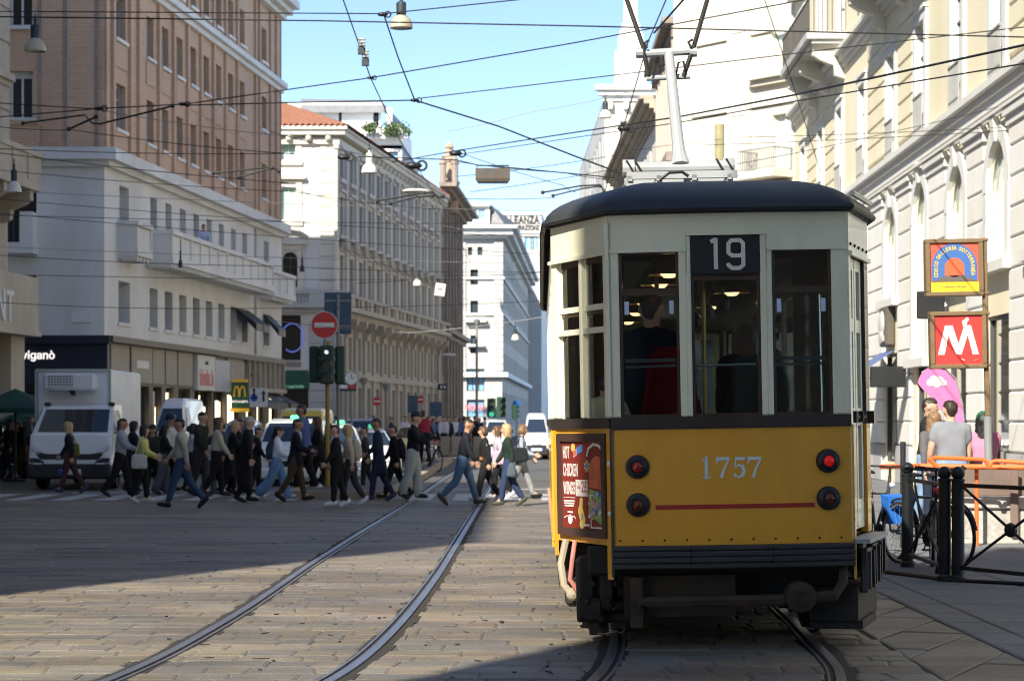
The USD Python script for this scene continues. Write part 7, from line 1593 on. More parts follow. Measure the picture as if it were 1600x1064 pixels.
m_gran = M('granite', C(.36,.35,.32), .8, .25, 14, bump=.15, dirt=.3); m_gcap = M('granite_cap', C(.40,.385,.35), .8, .15, 8)
disc = lambda m, c, r, y0, y1, n=28: m.lathe([(0, y0), (r, y0), (r, y1), (0, y1)], c, 'y', n)
def no_entry(label, x, y, D, r, pole_to=0, name='no_entry_sign'):
    c = at(x, y, D); t = thing(name, label, 'road sign', loc=(c[0], D, 0)); z = c[2]
    m = MB(); disc(m, (0, 0, z), r, -.02, .0); part(t, 'plate', m, m_swht); m = MB(); disc(m, (0, 0, z), r*.95, -.026, -.02); part(t, 'red_disc', m, m_sred)
    m = MB(); m.box(-r*.72, r*.72, -.031, -.026, z-r*.17, z+r*.17); part(t, 'white_bar', m, m_swht)
    if pole_to is not None: m = MB(); m.tube([[0, .04, pole_to], [0, .04, z+r]], .03, 8); part(t, 'pole', m, m_pole)
    return t
DTL = 47.0
no_entry('large red no entry sign mounted above the traffic lights', 507, 508, DTL-.12, .29, 3.05)
c = at(533, 510, DTL+.5); t = thing('sign_panel', 'blue grey back of a tall panel on a pole beside the no entry sign', 'road sign', loc=(c[0], DTL+.5, 0))
zt_, zb_ = at(0, 457, DTL+.5)[2], at(0, 522, DTL+.5)[2]
m = MB(); m.rbox(-.36, .22, -.03, .0, zb_, zt_, .008); part(t, 'panel', m, m_sback); m = MB(); m.tube([[-.06, -.06, .15], [-.06, -.06, zt_-.05]], .035, 8); part(t, 'pole', m, m_pole)
m = MB()
for z in (zb_+.15, zt_-.2): m.box(-.34, .2, -.05, -.03, z, z+.04)
part(t, 'bracket', m, m_pole)
def signal(label, x, y0, y1, D, w, yaw=0, lamps=(None, None, None), pole=None, polem=None):
    a = at(x, y0, D); zb, zt = at(x, y1, D)[2], a[2]; t = thing('traffic_light', label, 'traffic light', loc=(a[0], D, 0), rz=yaw); h = (zt-zb)/3
    m = MB(); m.rbox(-w/2, w/2, -.1, .1, zb, zt, .03); part(t, 'housing', m, m_tl)
    for k, mt in enumerate(lamps):
        z = zt-h*(k+.5); m = MB(); a_ = np.linspace(-.3, math.pi+.3, 12); r = min(w*.36, h*.4)*(.42 if mt is m_wl else 1)
        v = [[r*1.12*math.cos(q), -.1, z+r*1.12*math.sin(q)] for q in a_]; v2 = [[p[0]*.95, -.24, p[2]-.02] for p in v]; n = len(v); i = np.arange(n-1)
        m.add(v+v2, np.stack([i, i+1, n+i+1, n+i], 1)); vs = part(t, 'visor', m, m_tl); m = MB(); disc(m, (0, 0, z), r, -.115, -.1, 18); part(vs, 'lens', m, mt or m_off)
    if pole: m = MB(); m.tube([[0, .12, pole], [0, .12, zt+.1]], .05, 10); part(t, 'pole', m, polem or m_poley)
    return t
signal('traffic light with one lit white lamp on the yellow pole under the no entry sign', 511, 540, 600, DTL-.1, .30, 0, (m_wl, None, None), .15)
signal('traffic light turned left beside the lit one below the no entry sign', 493, 541, 598, DTL+.1, .26, 70)
signal('traffic light turned right on the grey pole below the blue panel', 531, 541, 600, DTL+.4, .24, -80)
signal('small far traffic light showing green above the pale van', 768, 622, 652, 104, .42, 0, (None, None, m_go), 0, m_pole)
signal('dark far traffic light just right of the green one', 783, 620, 652, 96, .36, 30, (None, None, None), 0, m_pole)
signal('dark far traffic light turned away near the white van by the tram', 804, 632, 655, 110, .4, 100, (None, None, None), 0, m_pole)
no_entry('small far no entry sign on a dark pole in front of the arcade', 589, 627, 86, .18)
no_entry('far half hidden no entry sign left of the stone barrier', 657, 624, 110, .2)
def panel_sign(label, x, y0, y1, D, w, mat, bits=(), pole=True, name='street_sign'):
    a = at(x, y0, D); zb = at(x, y1, D)[2]; zt = a[2]; t = thing(name, label, 'road sign', loc=(a[0], D, 0))
    m = MB(); m.rbox(-w/2, w/2, -.02, .02, zb, zt, .006); part(t, 'panel', m, mat)
    for nm, pg, mt in bits: m = MB(); m.poly(pg, 0, .004, lambda v: np.column_stack([v[:, 0]*w, -.021-v[:, 2], zb+v[:, 1]*(zt-zb)])); part(t, nm, m, mt)
    if pole: m = MB(); m.tube([[0, .05, 0], [0, .05, zt]], .03, 8); part(t, 'pole', m, m_pole)
ar = Polygon([(-.06, .3), (.06, .3), (.06, .7), (.14, .7), (0, .92), (-.14, .7), (-.06, .7)])
panel_sign('white street sign with blue disc and black arrows in front of the shop awning', 404, 607, 636, 61, .5, m_swht, [('disc', Point(-.25, .5).buffer(.2), m_sblue), ('bar', sbox(-.4, .46, -.1, .54), m_swht), ('arrow', affinity.translate(affinity.scale(ar, .8, .7, origin=(0, 0)), -.25, .4), m_blk), ('arrow', affinity.translate(ar, .28, 0), m_blk)])
panel_sign('dark street name panel with white and red ends under the traffic lights', 541, 598, 611, 60, .55, M('sign_ink', C(.02,.03,.06), .5), [('white_field', sbox(-.42, .3, .06, .75), m_swht), ('red_field', sbox(.1, .3, .44, .75), m_sred)])
panel_sign('small dark sign with two white figures on the brown building', 691, 600, 609, 120, .5, m_black, [('figure', sbox(-.2, .25, 0, .75), m_swht), ('figure', sbox(.15, .25, .35, .75), m_swht)])
panel_sign('far dark blue sign panel left of the half hidden no entry sign', 645, 618, 645, 108, .5, m_sback)
panel_sign('far dark blue sign panel beyond the cyclist', 681, 628, 650, 112, .6, m_sback)
panel_sign('small blue square sign far up the street above the vans', 807, 626, 637, 118, .4, m_sblue)
c = at(549, 591, 60); t = thing('street_clock', 'round white street clock on a bracket below the traffic lights', 'clock', loc=(c[0], 60, 0))
m = MB(); disc(m, (0, 0, c[2]), .19, -.05, .05); part(t, 'case', m, m_pole); m = MB(); disc(m, (0, 0, c[2]), .165, -.056, -.05); part(t, 'dial', m, m_swht)
m = MB(); m.box(-.01, .01, -.06, -.056, c[2], c[2]+.12); m.box(0, .09, -.06, -.056, c[2]-.01, c[2]+.01); part(t, 'hands', m, m_blk); m = MB(); m.tube([[0, .06, 0], [0, .06, c[2]]], .035, 8); part(t, 'pole', m, m_pole)
for x, l in ((568, 'left'), (683, 'right')): pass
# tall lamp posts far up the street
for x, y0, D, l in ((745, 500, 118, 'tall grey lamp post in front of the sunlit far building'), (568, 592, 96, 'short dark post in front of the arcade left of the small no entry sign'), (603, 600, 99, 'short dark post in front of the arcade right of the small no entry sign')):
    c = at(x, y0, D); t = thing('lamp_post', l, 'lamp post', loc=(c[0], D, 0)); m = MB(); m.tube([[0, 0, 0], [0, 0, c[2]*.2], [0, 0, c[2]]], [.11, .08, .06], 8); part(t, 'post', m, m_pole); m = MB(); m.lathe([(.0, c[2]+.1), (.2, c[2]), (.1, c[2]-.25), (.06, c[2]-.3)], n=12); part(t, 'finial', m, m_pole)
# low stone barrier up the street
t = thing('stone_barrier', 'low pale stone barrier up the street behind the walkers', 'barrier')
for k in range(5):
    x0, x1 = 688+k*17, 703.5+k*17; D = 96; m = MB(); m.rbox((x0-800)/F*D, (x1-800)/F*D, D, D+.3, 0, .86, .04); part(t, 'block', m, M(f'barrier_stone_{k}', C(.30,.27,.22)*(1+.06*(k%3-1)), .85, .12, 3))
# ---- pavement cafe parasols on the left
def parasol(label, x, y, D, r):
    c = at(x, y, D); t = thing('parasol', label, 'parasol', loc=(c[0], D, 0)); z = c[2]; mg = M(f'parasol_green_{int(x)}', C(.012,.06,.04), .8, .1); n = 8
    for k in range(n):
        a, b = 2*math.pi*k/n, 2*math.pi*(k+1)/n; m = MB(); pa, pb = [r*math.cos(a), r*math.sin(a), z-.5], [r*math.cos(b), r*math.sin(b), z-.5]
        m.add([[0, 0, z], pa, pb, [pa[0], pa[1], z-.62], [pb[0], pb[1], z-.62]], [[0,1,2],[1,3,4],[1,4,2]]); part(t, 'canopy_panel', m, mg)
    m = MB(); m.tube([[0, 0, 0], [0, 0, z-.02]], .03, 8); m.lathe([(0, 0), (.3, 0), (.3, .06), (.04, .1)], n=16); part(t, 'pole', m, m_trim)
parasol('dark green parasol at the left edge in front of the grey building', 24, 607, 56, 1.25); parasol('second green parasol mostly hidden by the box truck', 52, 630, 60, 1.0)
# ---- right: bollards and railing, granite wall, orange barrier, metro sign, flag
def bollard(label, x, y, h=None):
    p = gnd(x, y); t = thing('bollard', label, 'bollard', loc=(p[0], p[1], 0)); H = h or 1.08
    m = MB(); m.lathe([(.075, 0), (.075, .05), (.062, .07), (.060, H-.12), (.066, H-.11), (.066, H-.09), (.04, H-.085)], n=18); part(t, 'post', m, m_iro, 30); m = MB(); m.ball((0, 0, H-.035), .066, 3); part(t, 'knob', m, m_iro, True); return p
bp = [bollard('black iron bollard with ball top nearest the tram', 1418, 886), bollard('black iron bollard with ball top, left one of the touching pair', 1476, 908), bollard('black iron bollard with ball top, right one of the touching pair', 1497, 909)]
def cross_panel(label, a, b):
    d = b-a; L = np.linalg.norm(d); d /= L; t = thing('cross_railing', label, 'railing', loc=(a[0], a[1], 0)); T = lambda v: np.column_stack([v[:, 0]*d[0]-v[:, 1]*d[1], v[:, 0]*d[1]+v[:, 1]*d[0], v[:, 2]])
    for z in (.14, .93): m = MB(T); m.rbox(.06, L-.06, -.016, .016, z-.02, z+.02, .005); part(t, 'rail', m, m_iro)
    for z0, z1 in ((.15, .92), (.92, .15)): m = MB(T); m.tube([[.07, 0, z0], [L-.07, 0, z1]], .014, 8); part(t, 'brace', m, m_iro)
    m = MB(T); m.lathe([(0, -.035), (.06, -.03), (.07, 0), (.06, .03), (0, .035)], (L/2, 0, .535), 'y', 18); part(t, 'boss', m, m_iro)
cross_panel('black railing with crossed braces in front of the bicycles', bp[0], bp[1])
cross_panel('black railing with crossed braces running to the right edge of the picture', bp[2], bp[2]+1.62*np.array([.42, -.907]))
c = at(1411, 690, 27); m = MB(); m.tube([[c[0], 27, 0], [c[0], 27, c[2]]], .035, 8); solo('dark_stake', m, m_iro, 'plain dark stake standing behind the bollard nearest the tram', 'post')
w = thing('granite_wall', 'low speckled granite wall round the underground entrance on the right', 'wall')
Dw = 27.7; xl = (1470-800)/F*Dw
for k in range(6): m = MB(); m.rbox(xl+k*1.0+.004, xl+(k+1)*1.0-.004, Dw, Dw+.3, 0, .44, .012); part(w, 'granite_block', m, m_gran)
for k in range(4): m = MB(); m.rbox(xl-.05+k*1.5+.004, xl-.05+(k+1)*1.5-.004, Dw-.05, Dw+.35, .443, .60, .02); part(w, 'cap_stone', m, m_gcap)
m = MB(); m.rbox(xl+.1, xl+6, Dw+.1, Dw+.16, .6, .96, .01); part(w, 'rusty_parapet', m, M('parapet_brown', C(.15,.11,.09), .7, .2, 4, dirt=.3))
m = MB(); x = (1583-800)/F*Dw; m.rbox(x-.05, x+.05, Dw-.09, Dw-.055, .12, .98, .01); part(w, 'steel_bracket', m, M('bracket_brown', C(.17,.12,.1), .6, .15))
ob = thing('orange_barrier', 'orange tubular barrier along the top of the underground entrance', 'barrier')
Do = 27.3; ox = lambda x, D=Do: (x-800)/F*D; oz = lambda y, D=Do: HC+(VH-y)/F*D
m = MB(); m.tube([[ox(1377, 28.5), 28.5, oz(729, 28.5)], [ox(1440), Do, oz(728)], [ox(1625), Do-.2, oz(730)]], .034, 10); part(ob, 'main_rail', m, m_org)
m = MB(); m.tube([[ox(1462), Do-.3, oz(733)], [ox(1456), Do-.3, oz(728)], [ox(1445), Do-.3, oz(716)], [ox(1452), Do-.3, oz(714)], [ox(1525), Do-.3, oz(717)], [ox(1532), Do-.3, oz(719)], [ox(1537), Do-.3, oz(728)]], .026, 8); part(ob, 'upper_hoop', m, m_org)
m = MB(); m.tube([[ox(1538), Do-.3, oz(728)], [ox(1541), Do-.3, oz(721)], [ox(1548), Do-.3, oz(719)], [ox(1625), Do-.4, oz(724)]], .026, 8); part(ob, 'upper_hoop', m, m_org)
for x in (1526, 1618): m = MB(); D_ = 28.5 if x < 1400 else Do; m.tube([[ox(x, D_), D_, 0], [ox(x, D_), D_, oz(728, D_)]], .026, 8); part(ob, 'leg', m, m_org)
# metro sign post
Dm = 28.2; P = lambda x, y: at(x, y, Dm); px_ = P(1547, 0)[0]
ms = thing('metro_sign_post', 'bronze framed sign post with the gallery sign above the red underground sign', 'sign', loc=(px_, Dm, 0), ry=-1.1)
m = MB(); m.tube([[0, .0, 0], [0, 0, oz(650, Dm)]], .052, 12); part(ms, 'lower_post', m, m_pole); m = MB(); m.rbox(-.035, .03, -.035, .035, oz(650, Dm), oz(372, Dm), .01); part(ms, 'upper_post', m, m_brown)
SX = lambda x: (x-1547)/F*Dm; SZ = lambda y: HC+(VH-y)/F*Dm
m_coral = M('sign_coral', C(.62,.10,.06), .45, .04); m_mblue = M('sign_midblue', C(.05,.13,.36), .45, .04); m_myel = M('sign_yellow', C(.75,.52,.03), .45, .04); m_mgrey = M('sign_greybrown', C(.12,.10,.09), .5, .04); m_or2 = M('sign_orange', C(.72,.12,.05), .45, .03); m_mred = M('metro_red', C(.58,.045,.04), .4, .04)
def signbox(y0, y1, x0, x1, nm):
    a, b, zb, zt = SX(x0), SX(x1), SZ(y1), SZ(y0); p = MB(); 
    for q in ((a, b, zt-.055, zt), (a, b, zb, zb+.055), (a, a+.06, zb+.055, zt-.055), (b-.06, b, zb+.055, zt-.055)): p.rbox(q[0], q[1], -.09, .09, q[2], q[3], .008)
    fr = part(ms, nm, p, m_brown); return fr, a+.06, b-.06, zb+.055, zt-.055
fr, a, b, z0, z1 = signbox(373, 462, 1453, 1543, 'gallery_sign'); cx, w_, h_ = (a+b)/2, b-a, z1-z0
TP = lambda n: (lambda v: np.column_stack([v[:, 0]*w_+cx, -.062-n-v[:, 2], z0+v[:, 1]*h_]))
def pr_(nm, pg, mt, n): m = MB(); m.poly(pg, 0, .002, TP(n)); part(fr, nm, m, mt)
m = MB(); m.box(a, b, -.06, .06, z0, z1); part(fr, 'board', m, m_coral)
pr_('yellow_strip', sbox(-.5, 0, .5, .20), m_myel, .001)
arch = unary_union([Point(0, .52).buffer(.47, 24) & sbox(-.5, .52, .5, 1.1), sbox(-.47, .22, .47, .52)])
pr_('blue_arch', arch, m_mblue, .001); pr_('floor', Polygon([(-.47, .21), (.47, .21), (.2, .335), (-.2, .335)]), m_mgrey, .004)
pr_('tunnel', unary_union([Point(0, .5).buffer(.2, 20), sbox(-.2, .335, .2, .5)]), m_or2, .004)
txt = 'CIVICO GALLERIA SOTTERRANEA'; m = MB(); n = len(txt)
aw = np.array([.6 if ch in 'I ' else 1.0 for ch in txt]); pos = (np.cumsum(aw)-aw/2)/aw.sum()
for ch, t_ in zip(txt, pos):
    if ch == ' ': continue
    s = -.31+t_*(math.pi*.40+.62)      # along the left leg, round the arc, down the right leg
    R = .345; tot = math.pi*R; leg = .2; q = t_*(tot+2*leg)
    if q < leg: x, y, rot = -R, .30+q, math.pi/2
    elif q > leg+tot: x, y, rot = R, .52-(q-leg-tot), -math.pi/2
    else: th = math.pi-(q-leg)/R; x, y, rot = R*math.cos(th), .52+R*math.sin(th), th-math.pi/2
    e = meshkit.text_mesh(ch, .075, .003, True); v = np.array(e.vertices); v[:, 0] -= v[:, 0].mean(); v[:, 0] *= .85; c_, s_ = math.cos(rot), math.sin(rot)
    vv = np.column_stack([(v[:, 0]*c_-v[:, 1]*s_)+x, (v[:, 0]*s_+v[:, 1]*c_)+y, v[:, 2]]); m.add(TP(.0045)(vv), e.faces)
part(fr, 'lettering', m, m_myel)
m = MB(); e = meshkit.text_mesh('COMUNE DI MILANO', .035, .003, True); v = np.array(e.vertices); v[:, 0] -= (v[:, 0].max()+v[:, 0].min())/2; v[:, 1] += .085; m.add(TP(.004)(v), e.faces); part(fr, 'lettering', m, m_mgrey)
fr, a, b, z0, z1 = signbox(486, 575, 1458, 1546, 'underground_sign'); cx, w_, h_ = (a+b)/2, b-a, z1-z0
m = MB(); m.box(a, b, -.06, .06, z0, z1); part(fr, 'board', m, m_mred)
Mp = Polygon([(-.44, .2), (-.3, .2), (-.21, .6), (-.06, .2), (.06, .2), (.2, .6), (.3, .2), (.43, .2), (.27, .8), (.13, .8), (0, .42), (-.12, .8), (-.28, .8)])
pr_('letter_m', Mp, m_swht, .001); pr_('bird_sticker', unary_union([Point(.14, .86).buffer(.055), Point(.19, .92).buffer(.04), sbox(.1, .78, .17, .86)]), m_swht, .004); pr_('scratch', Polygon([(.05, .1), (.12, .07), (.13, .085), (.06, .115)]), m_swht, .003); pr_('scratch', Polygon([(.3, .08), (.42, .12), (.44, .1), (.33, .05)]), m_coral, .003)
for y in (375, 458, 490, 570): m = MB(); m.rbox(-.06, .045, -.05, .05, SZ(y)-.02, SZ(y)+.02, .008); part(ms, 'clamp', m, m_brown)
# pink feather flag
Df = 31.5; fl_ = thing('feather_flag', 'pink feather flag with white cloud emblem in front of the dark doorway', 'flag', loc=((1470-800)/F*Df, Df, 0))
fx = lambda x: (x-1470)/F*Df; fz = lambda y: HC+(VH-y)/F*Df
edge = [(1433, 598), (1436, 588), (1444, 578), (1455, 573), (1466, 573), (1478, 577), (1488, 585), (1496, 598), (1502, 620), (1505, 645), (1506, 672), (1494, 670), (1481, 655), (1466, 636), (1450, 617), (1437, 604)]
po_ = Polygon([(fx(x), fz(y)) for x, y in edge]); tv, tf = trimesh.creation.triangulate_polygon(po_.segmentize(.12), engine='triangle') if False else trimesh.creation.triangulate_polygon(po_, engine='earcut')
grid = []
from scipy.spatial import Delaunay
gx = [(x, y) for x in np.linspace(po_.bounds[0], po_.bounds[2], 16) for y in np.linspace(po_.bounds[1], po_.bounds[3], 20) if po_.buffer(-.02).contains(Point(x, y))]
rp = [tuple(po_.exterior.interpolate(s).coords[0]) for s in np.arange(0, po_.exterior.length, .06)]
pts = np.array(gx+rp); tri = Delaunay(pts).simplices; tri = tri[[po_.contains(Point(*pts[q].mean(0))) for q in tri]]
wav = lambda p: .05*np.sin(p[:, 0]*5+p[:, 1]*3)
m_pinkf = M('flag_pink', C(.72,.16,.36), .75, .06, 3); 
m = MB(); V = np.column_stack([pts[:, 0], wav(pts), pts[:, 1]]); m.add(np.vstack([V, V+[0, .006, 0]]), np.vstack([tri, tri+len(V)])); part(fl_, 'cloth', m, m_pinkf, True)
cl = unary_union([Point(fx(x), fz(y)).buffer(r) for x, y, r in ((1452, 598, .05), (1459, 594, .07), (1468, 595, .065), (1475, 598, .045), (1463, 599, .06))]); tv, tf = trimesh.creation.triangulate_polygon(cl, engine='earcut'); m = MB(); m.add(np.column_stack([tv[:, 0], wav(tv)-.006, tv[:, 1]]), tf); part(fl_, 'cloud_emblem', m, M('flag_print_grey', C(.5,.47,.5), .75))
m_fl2 = M('flag_print_mauve', C(.45,.2,.36), .75)
for k in range(9):
    x0 = 1456+k*3.1; y0 = 607+k*3.5; pg = Polygon([(fx(x0), fz(y0)), (fx(x0+6), fz(y0+1)), (fx(x0+6), fz(y0+3.2)), (fx(x0), fz(y0+2.2))]); tv, tf = trimesh.creation.triangulate_polygon(pg, engine='earcut'); m = MB(); m.add(np.column_stack([tv[:, 0], wav(tv)-.006, tv[:, 1]]), tf); part(fl_, 'print', m, m_fl2)
m = MB(); m.tube([[fx(1506)+.02, .02, 0], [fx(1506)+.02, .02, fz(670)], [fx(1504), .02, fz(630)], [fx(1494), .02, fz(592)], [fx(1478), .02, fz(576)], [fx(1460), .02, fz(572)], [fx(1440), .02, fz(582)]], .012, 6); m.lathe([(0, 0), (.3, 0), (.28, .06), (0, .08)], (fx(1506), 0, 0), n=14); part(fl_, 'pole', m, m_pole)

# ============================================================ overhead lamps and wires
m_wire = M('wire_black', C(.014,.015,.017), .5, .1); m_wirel = M('wire_galvanised', C(.25,.25,.24), .5, .1); m_lampb = M('lamp_enamel', C(.42,.38,.28), .4, .1, 6, dirt=.2); m_lampw = M('lamp_enamel_white', C(.62,.6,.55), .4, .08); m_lampd = M('lamp_cap_dark', C(.03,.04,.05), .5)
def bell(label, x, y, D, w, h, mat, capm=None, drop=None):
    c = at(x, y, D); r = w/2/F*D; hh = h/F*D; t = thing('hanging_lamp', label, 'street lamp', loc=(c[0], D, c[2]))
    m = MB(); m.lathe([(r*.98, -hh*.02), (r, 0), (r*.97, hh*.12), (r*.8, hh*.32), (r*.5, hh*.45), (r*.42, hh*.48)], n=24); part(t, 'shade', m, mat, 40)
    m = MB(); m.lathe([(0, hh*.05), (r*.6, hh*.03), (r*.9, hh*.02)], n=20); part(t, 'lens', m, m_swht, True)
    m = MB(); m.lathe([(r*.42, hh*.46), (r*.44, hh*.95), (r*.36, hh), (r*.15, hh*1.04), (r*.13, hh*1.2)], n=18); part(t, 'cap', m, capm or m_lampd, 40)
    m = MB(); m.tube([[0, 0, hh*1.15], [0, 0, hh*1.15+(drop or 12)/F*D]], .012, 6); m.ball((0, 0, hh*1.22), r*.2); part(t, 'hanger', m, m_lampd)
bell('bell lamp with dark cap hanging in front of the brick building at upper left', 55, 80, 36, 34, 40, m_lampb)
bell('bell lamp hanging at the top of the sky left of centre', 627, 44, 34, 36, 40, m_lampb)
bell('bell lamp with white shade in front of the left stone balcony', 22, 300, 44, 23, 34, m_lampw)
bell('bell lamp with white shade before the bracketed eaves', 577, 270, 60, 25, 30, m_lampw, m_lampw)
bell('small bell lamp hanging beside the spire building', 946, 184, 70, 20, 24, m_lampw, m_lampd)
bell('tiny bell lamp before the far sunlit building', 805, 531, 110, 12, 18, m_lampw)
bell('small bell lamp before the ornate building', 652, 446, 90, 13, 22, m_lampw)
bell('small dark lamp against the long balcony of the brick building', 282, 418, 60, 7, 26, m_lampd)
bell('dark wall lantern beside the arched window of the palazzo', 472, 424, 105, 8, 22, m_lampd)
for x, y, D, w in ((650, 300, 70, 44), (700, 555, 110, 24)):
    c = at(x, y, D); t = thing('flat_lamp', 'flat white street lamp before the eaves of the palazzo' if x == 650 else 'flat white street lamp low before the ornate building', 'street lamp', loc=tuple(c)); r = w/2/F*D
    m = MB(); m.lathe([(0, .1), (r*.9, .06), (r, 0), (r*.7, -.05), (0, -.06)], n=20); part(t, 'shade', m, m_lampw, 40); m = MB(); m.tube([[0, 0, .1], [0, 0, .35]], .03, 6); part(t, 'hanger', m, m_lampd)
c = at(770, 272, 40); t = thing('box_lamp', 'long grey box lamp hung on the cable in the open sky', 'street lamp', loc=tuple(c)); k = 40/F
m = MB(); m.hull([[-27*k,-.12,-8*k],[27*k,-.12,-8*k],[-27*k,-.12,8*k],[27*k,-.12,8*k],[-24*k,-.1,-13*k],[24*k,-.1,-13*k],[-27*k,.12,-8*k],[27*k,.12,-8*k],[-24*k,.1,-13*k],[24*k,.1,-13*k],[-27*k,.12,8*k],[27*k,.12,8*k]]); part(t, 'housing', m, M('box_lamp_grey', C(.08,.08,.075), .75, .2, 8, dirt=.5, dcol=(.12,.06,.03)))
m = MB(); m.box(-23*k, 23*k, -.09, .09, -14.5*k, -12.8*k); part(t, 'glass', m, m_lampd)
m = MB(); m.tube([[-25*k,0,7*k],[-25*k,0,13*k],[25*k,0,13*k],[25*k,0,7*k]], .015, 6); part(t, 'hanger', m, m_lampd)
c = at(688, 452, 88); t = thing('hanging_sign_box', 'small pale square sign box hung on a wire before the ornate building', 'sign', loc=tuple(c), ry=8); k = 88/F
m = MB(); m.rbox(-8*k, 8*k, -.06, .06, -11*k, 9*k, .02); part(t, 'box', m, m_lampw); m = MB(); m.box(-4*k, 4*k, -.066, -.06, -2*k, 2*k); part(t, 'print', m, m_pole); m = MB(); m.tube([[0,0,9*k],[0,0,16*k]], .01, 5); part(t, 'hanger', m, m_lampd)

def wire(label, pts, r=.010, mat=None, sag=0.):
    P_ = [at(*p) for p in pts]; V = []
    for a, b in zip(P_, P_[1:]):
        n = 14
        for q in range(n): s = q/n; V.append(a+(b-a)*s-[0, 0, sag*4*s*(1-s)])
    V.append(P_[-1]); V = np.array(V); o = V.mean(0)
    p = solo('overhead_wire', MB().tube(V, r, 6), mat or m_wire, label, 'wire')
W_ = wire
W_('wire from the top left corner to the junction beside the sky lamp', [(-60, 18, 40), (600, 22, 34)], .010)
W_('wire rising from the sky lamp junction to the top edge', [(600, 22, 34), (850, -4, 33)], .010)
W_('thick wire right across the top, from the upper left lamp to the yellow building', [(-60, 26, 36), (500, 33, 34), (900, 41, 33), (1660, 60, 34)], .012)
W_('wire rising rightwards over the red roof to the top edge above the tram', [(290, 163, 40), (579, 122, 38), (900, 67, 36), (1290, -6, 34)], .011)
W_('wire from the left edge to the clamp on the brick building', [(-60, 188, 44), (155, 170, 42), (290, 163, 40)], .012)
W_('upper wire from the left edge meeting the clamp on the brick building', [(-60, 158, 44), (155, 171, 42)], .011)
W_('nearly level wire from the brick building clamp to the sky junction', [(290, 165, 40), (440, 161, 38), (648, 157, 36)], .012)
W_('wire from the sky junction rising right behind the current collector', [(656, 154, 36), (900, 125, 35), (1093, 102, 34), (1300, 77, 33), (1660, 36, 32)], .009)
W_('thick wire falling from the sky junction to the tram roof', [(648, 157, 36), (780, 198, 36), (900, 245, 35), (1000, 282, 34)], .015)
W_('twisted wire hanging from the sky lamp junction to the sky junction', [(600, 24, 34), (622, 90, 35), (648, 157, 36)], .012)
W_('wire falling steeply from the top edge through two insulators', [(532, -12, 34), (579, 122, 38), (626, 222, 46), (690, 320, 60), (735, 410, 75)], .011)
W_('upper of the two thick contact wires crossing above the tram', [(612, 254, 60), (712, 236, 50), (900, 207, 40), (1060, 183, 33), (1240, 149, 27), (1660, 58, 20)], .013)
W_('lower of the two thick contact wires crossing above the tram', [(690, 246, 52), (900, 215, 42), (1060, 192, 35), (1240, 159, 29), (1660, 90, 22)], .009)
W_('wire carrying the box lamp across the sky', [(560, 245, 44), (712, 250, 42), (745, 258, 40), (795, 262, 40), (960, 278, 36)], .012)
left = [((-40, 193), (112, 203), (460, 241)), ((161, 173), (460, 214)), ((-40, 234), (460, 287)), ((-40, 231), (460, 240)), ((-40, 262), (460, 300), (720, 330)), ((-40, 296), (850, 330)), ((-40, 308), (850, 372)), ((-40, 335), (850, 350)), ((-40, 330), (850, 398)), ((-40, 384), (850, 412)), ((-40, 396), (440, 416), (850, 425)), ((60, 430), (850, 436)), ((-40, 470), (340, 482), (850, 470)), ((420, 285), (708, 356), (850, 372)), ((420, 205), (640, 256))]
names = ['just under the brick parapet', 'from the brick building clamp down to the red roof', 'along the top of the pale stone base', 'level along the pale stone base', 'over the upper stone windows', 'level below the podium cornice', 'falling across the upper stone windows', 'level above the long balcony', 'falling past the short balcony', 'level across the short balcony', 'across the long balcony front', 'over the balcony dentils', 'low across the first floor windows', 'down the palazzo street front', 'from the red roof eaves to the wire knot']
for k, (q, l) in enumerate(zip(left, names)): W_('thin wire on the left, '+l, [(x, y, 44+.02*max(0, x-400)) for x, y in q], .007 if k > 3 else .009, m_wire if k % 4 != 1 else m_wirel, .05)
rt = [((708, 252), (880, 270), (985, 283), 'from the box lamp to the tram roof corner'), ((715, 276), (960, 243), 'rising right behind the box lamp'), ((735, 300), (970, 262), 'rising right below the box lamp'), ((690, 309), (870, 309), 'level over the glazed attic'), ((700, 232), (880, 290), (900, 300), 'falling right towards the tram roof'), ((1100, 227), (1640, 200), 'thin across the yellow building above its cornice'), ((1120, 262), (1400, 205), (1640, 145), 'thin across the angled building to the cornice'), ((1150, 215), (1640, 195), 'thin level between the angled building windows'), ((700, 205), (830, 175), (1000, 140), 'with small white insulators over the far roofs'), ((850, 425), (700, 430), (560, 442), 'low before the ornate building'), ((420, 500), (640, 520), (850, 495), 'sagging low behind the no entry sign')]
for k, (*q, l) in enumerate(rt): W_('thin wire on the right, '+l if q[-1][0] > 900 else 'thin wire in the middle, '+l, [(x, y, 42) for x, y in q], .007, m_wire if k not in (8, 10) else m_wirel, .03)
W_('span wire falling past the iron balcony to the yellow building', [(1192, -8, 40), (1243, 145, 42), (1283, 272, 46)], .009)
W_('span wire crossing steeply left of the current collector', [(1046, -12, 30), (1013, 65, 32), (945, 300, 42)], .010)
W_('span wire leaning left from the top edge to the current collector', [(1068, 0, 24), (1022, 52, 26)], .012)
W_('wire from the wall post to the current collector base', [(1127, 218, 60), (1040, 228, 50), (960, 240, 45)], .007)
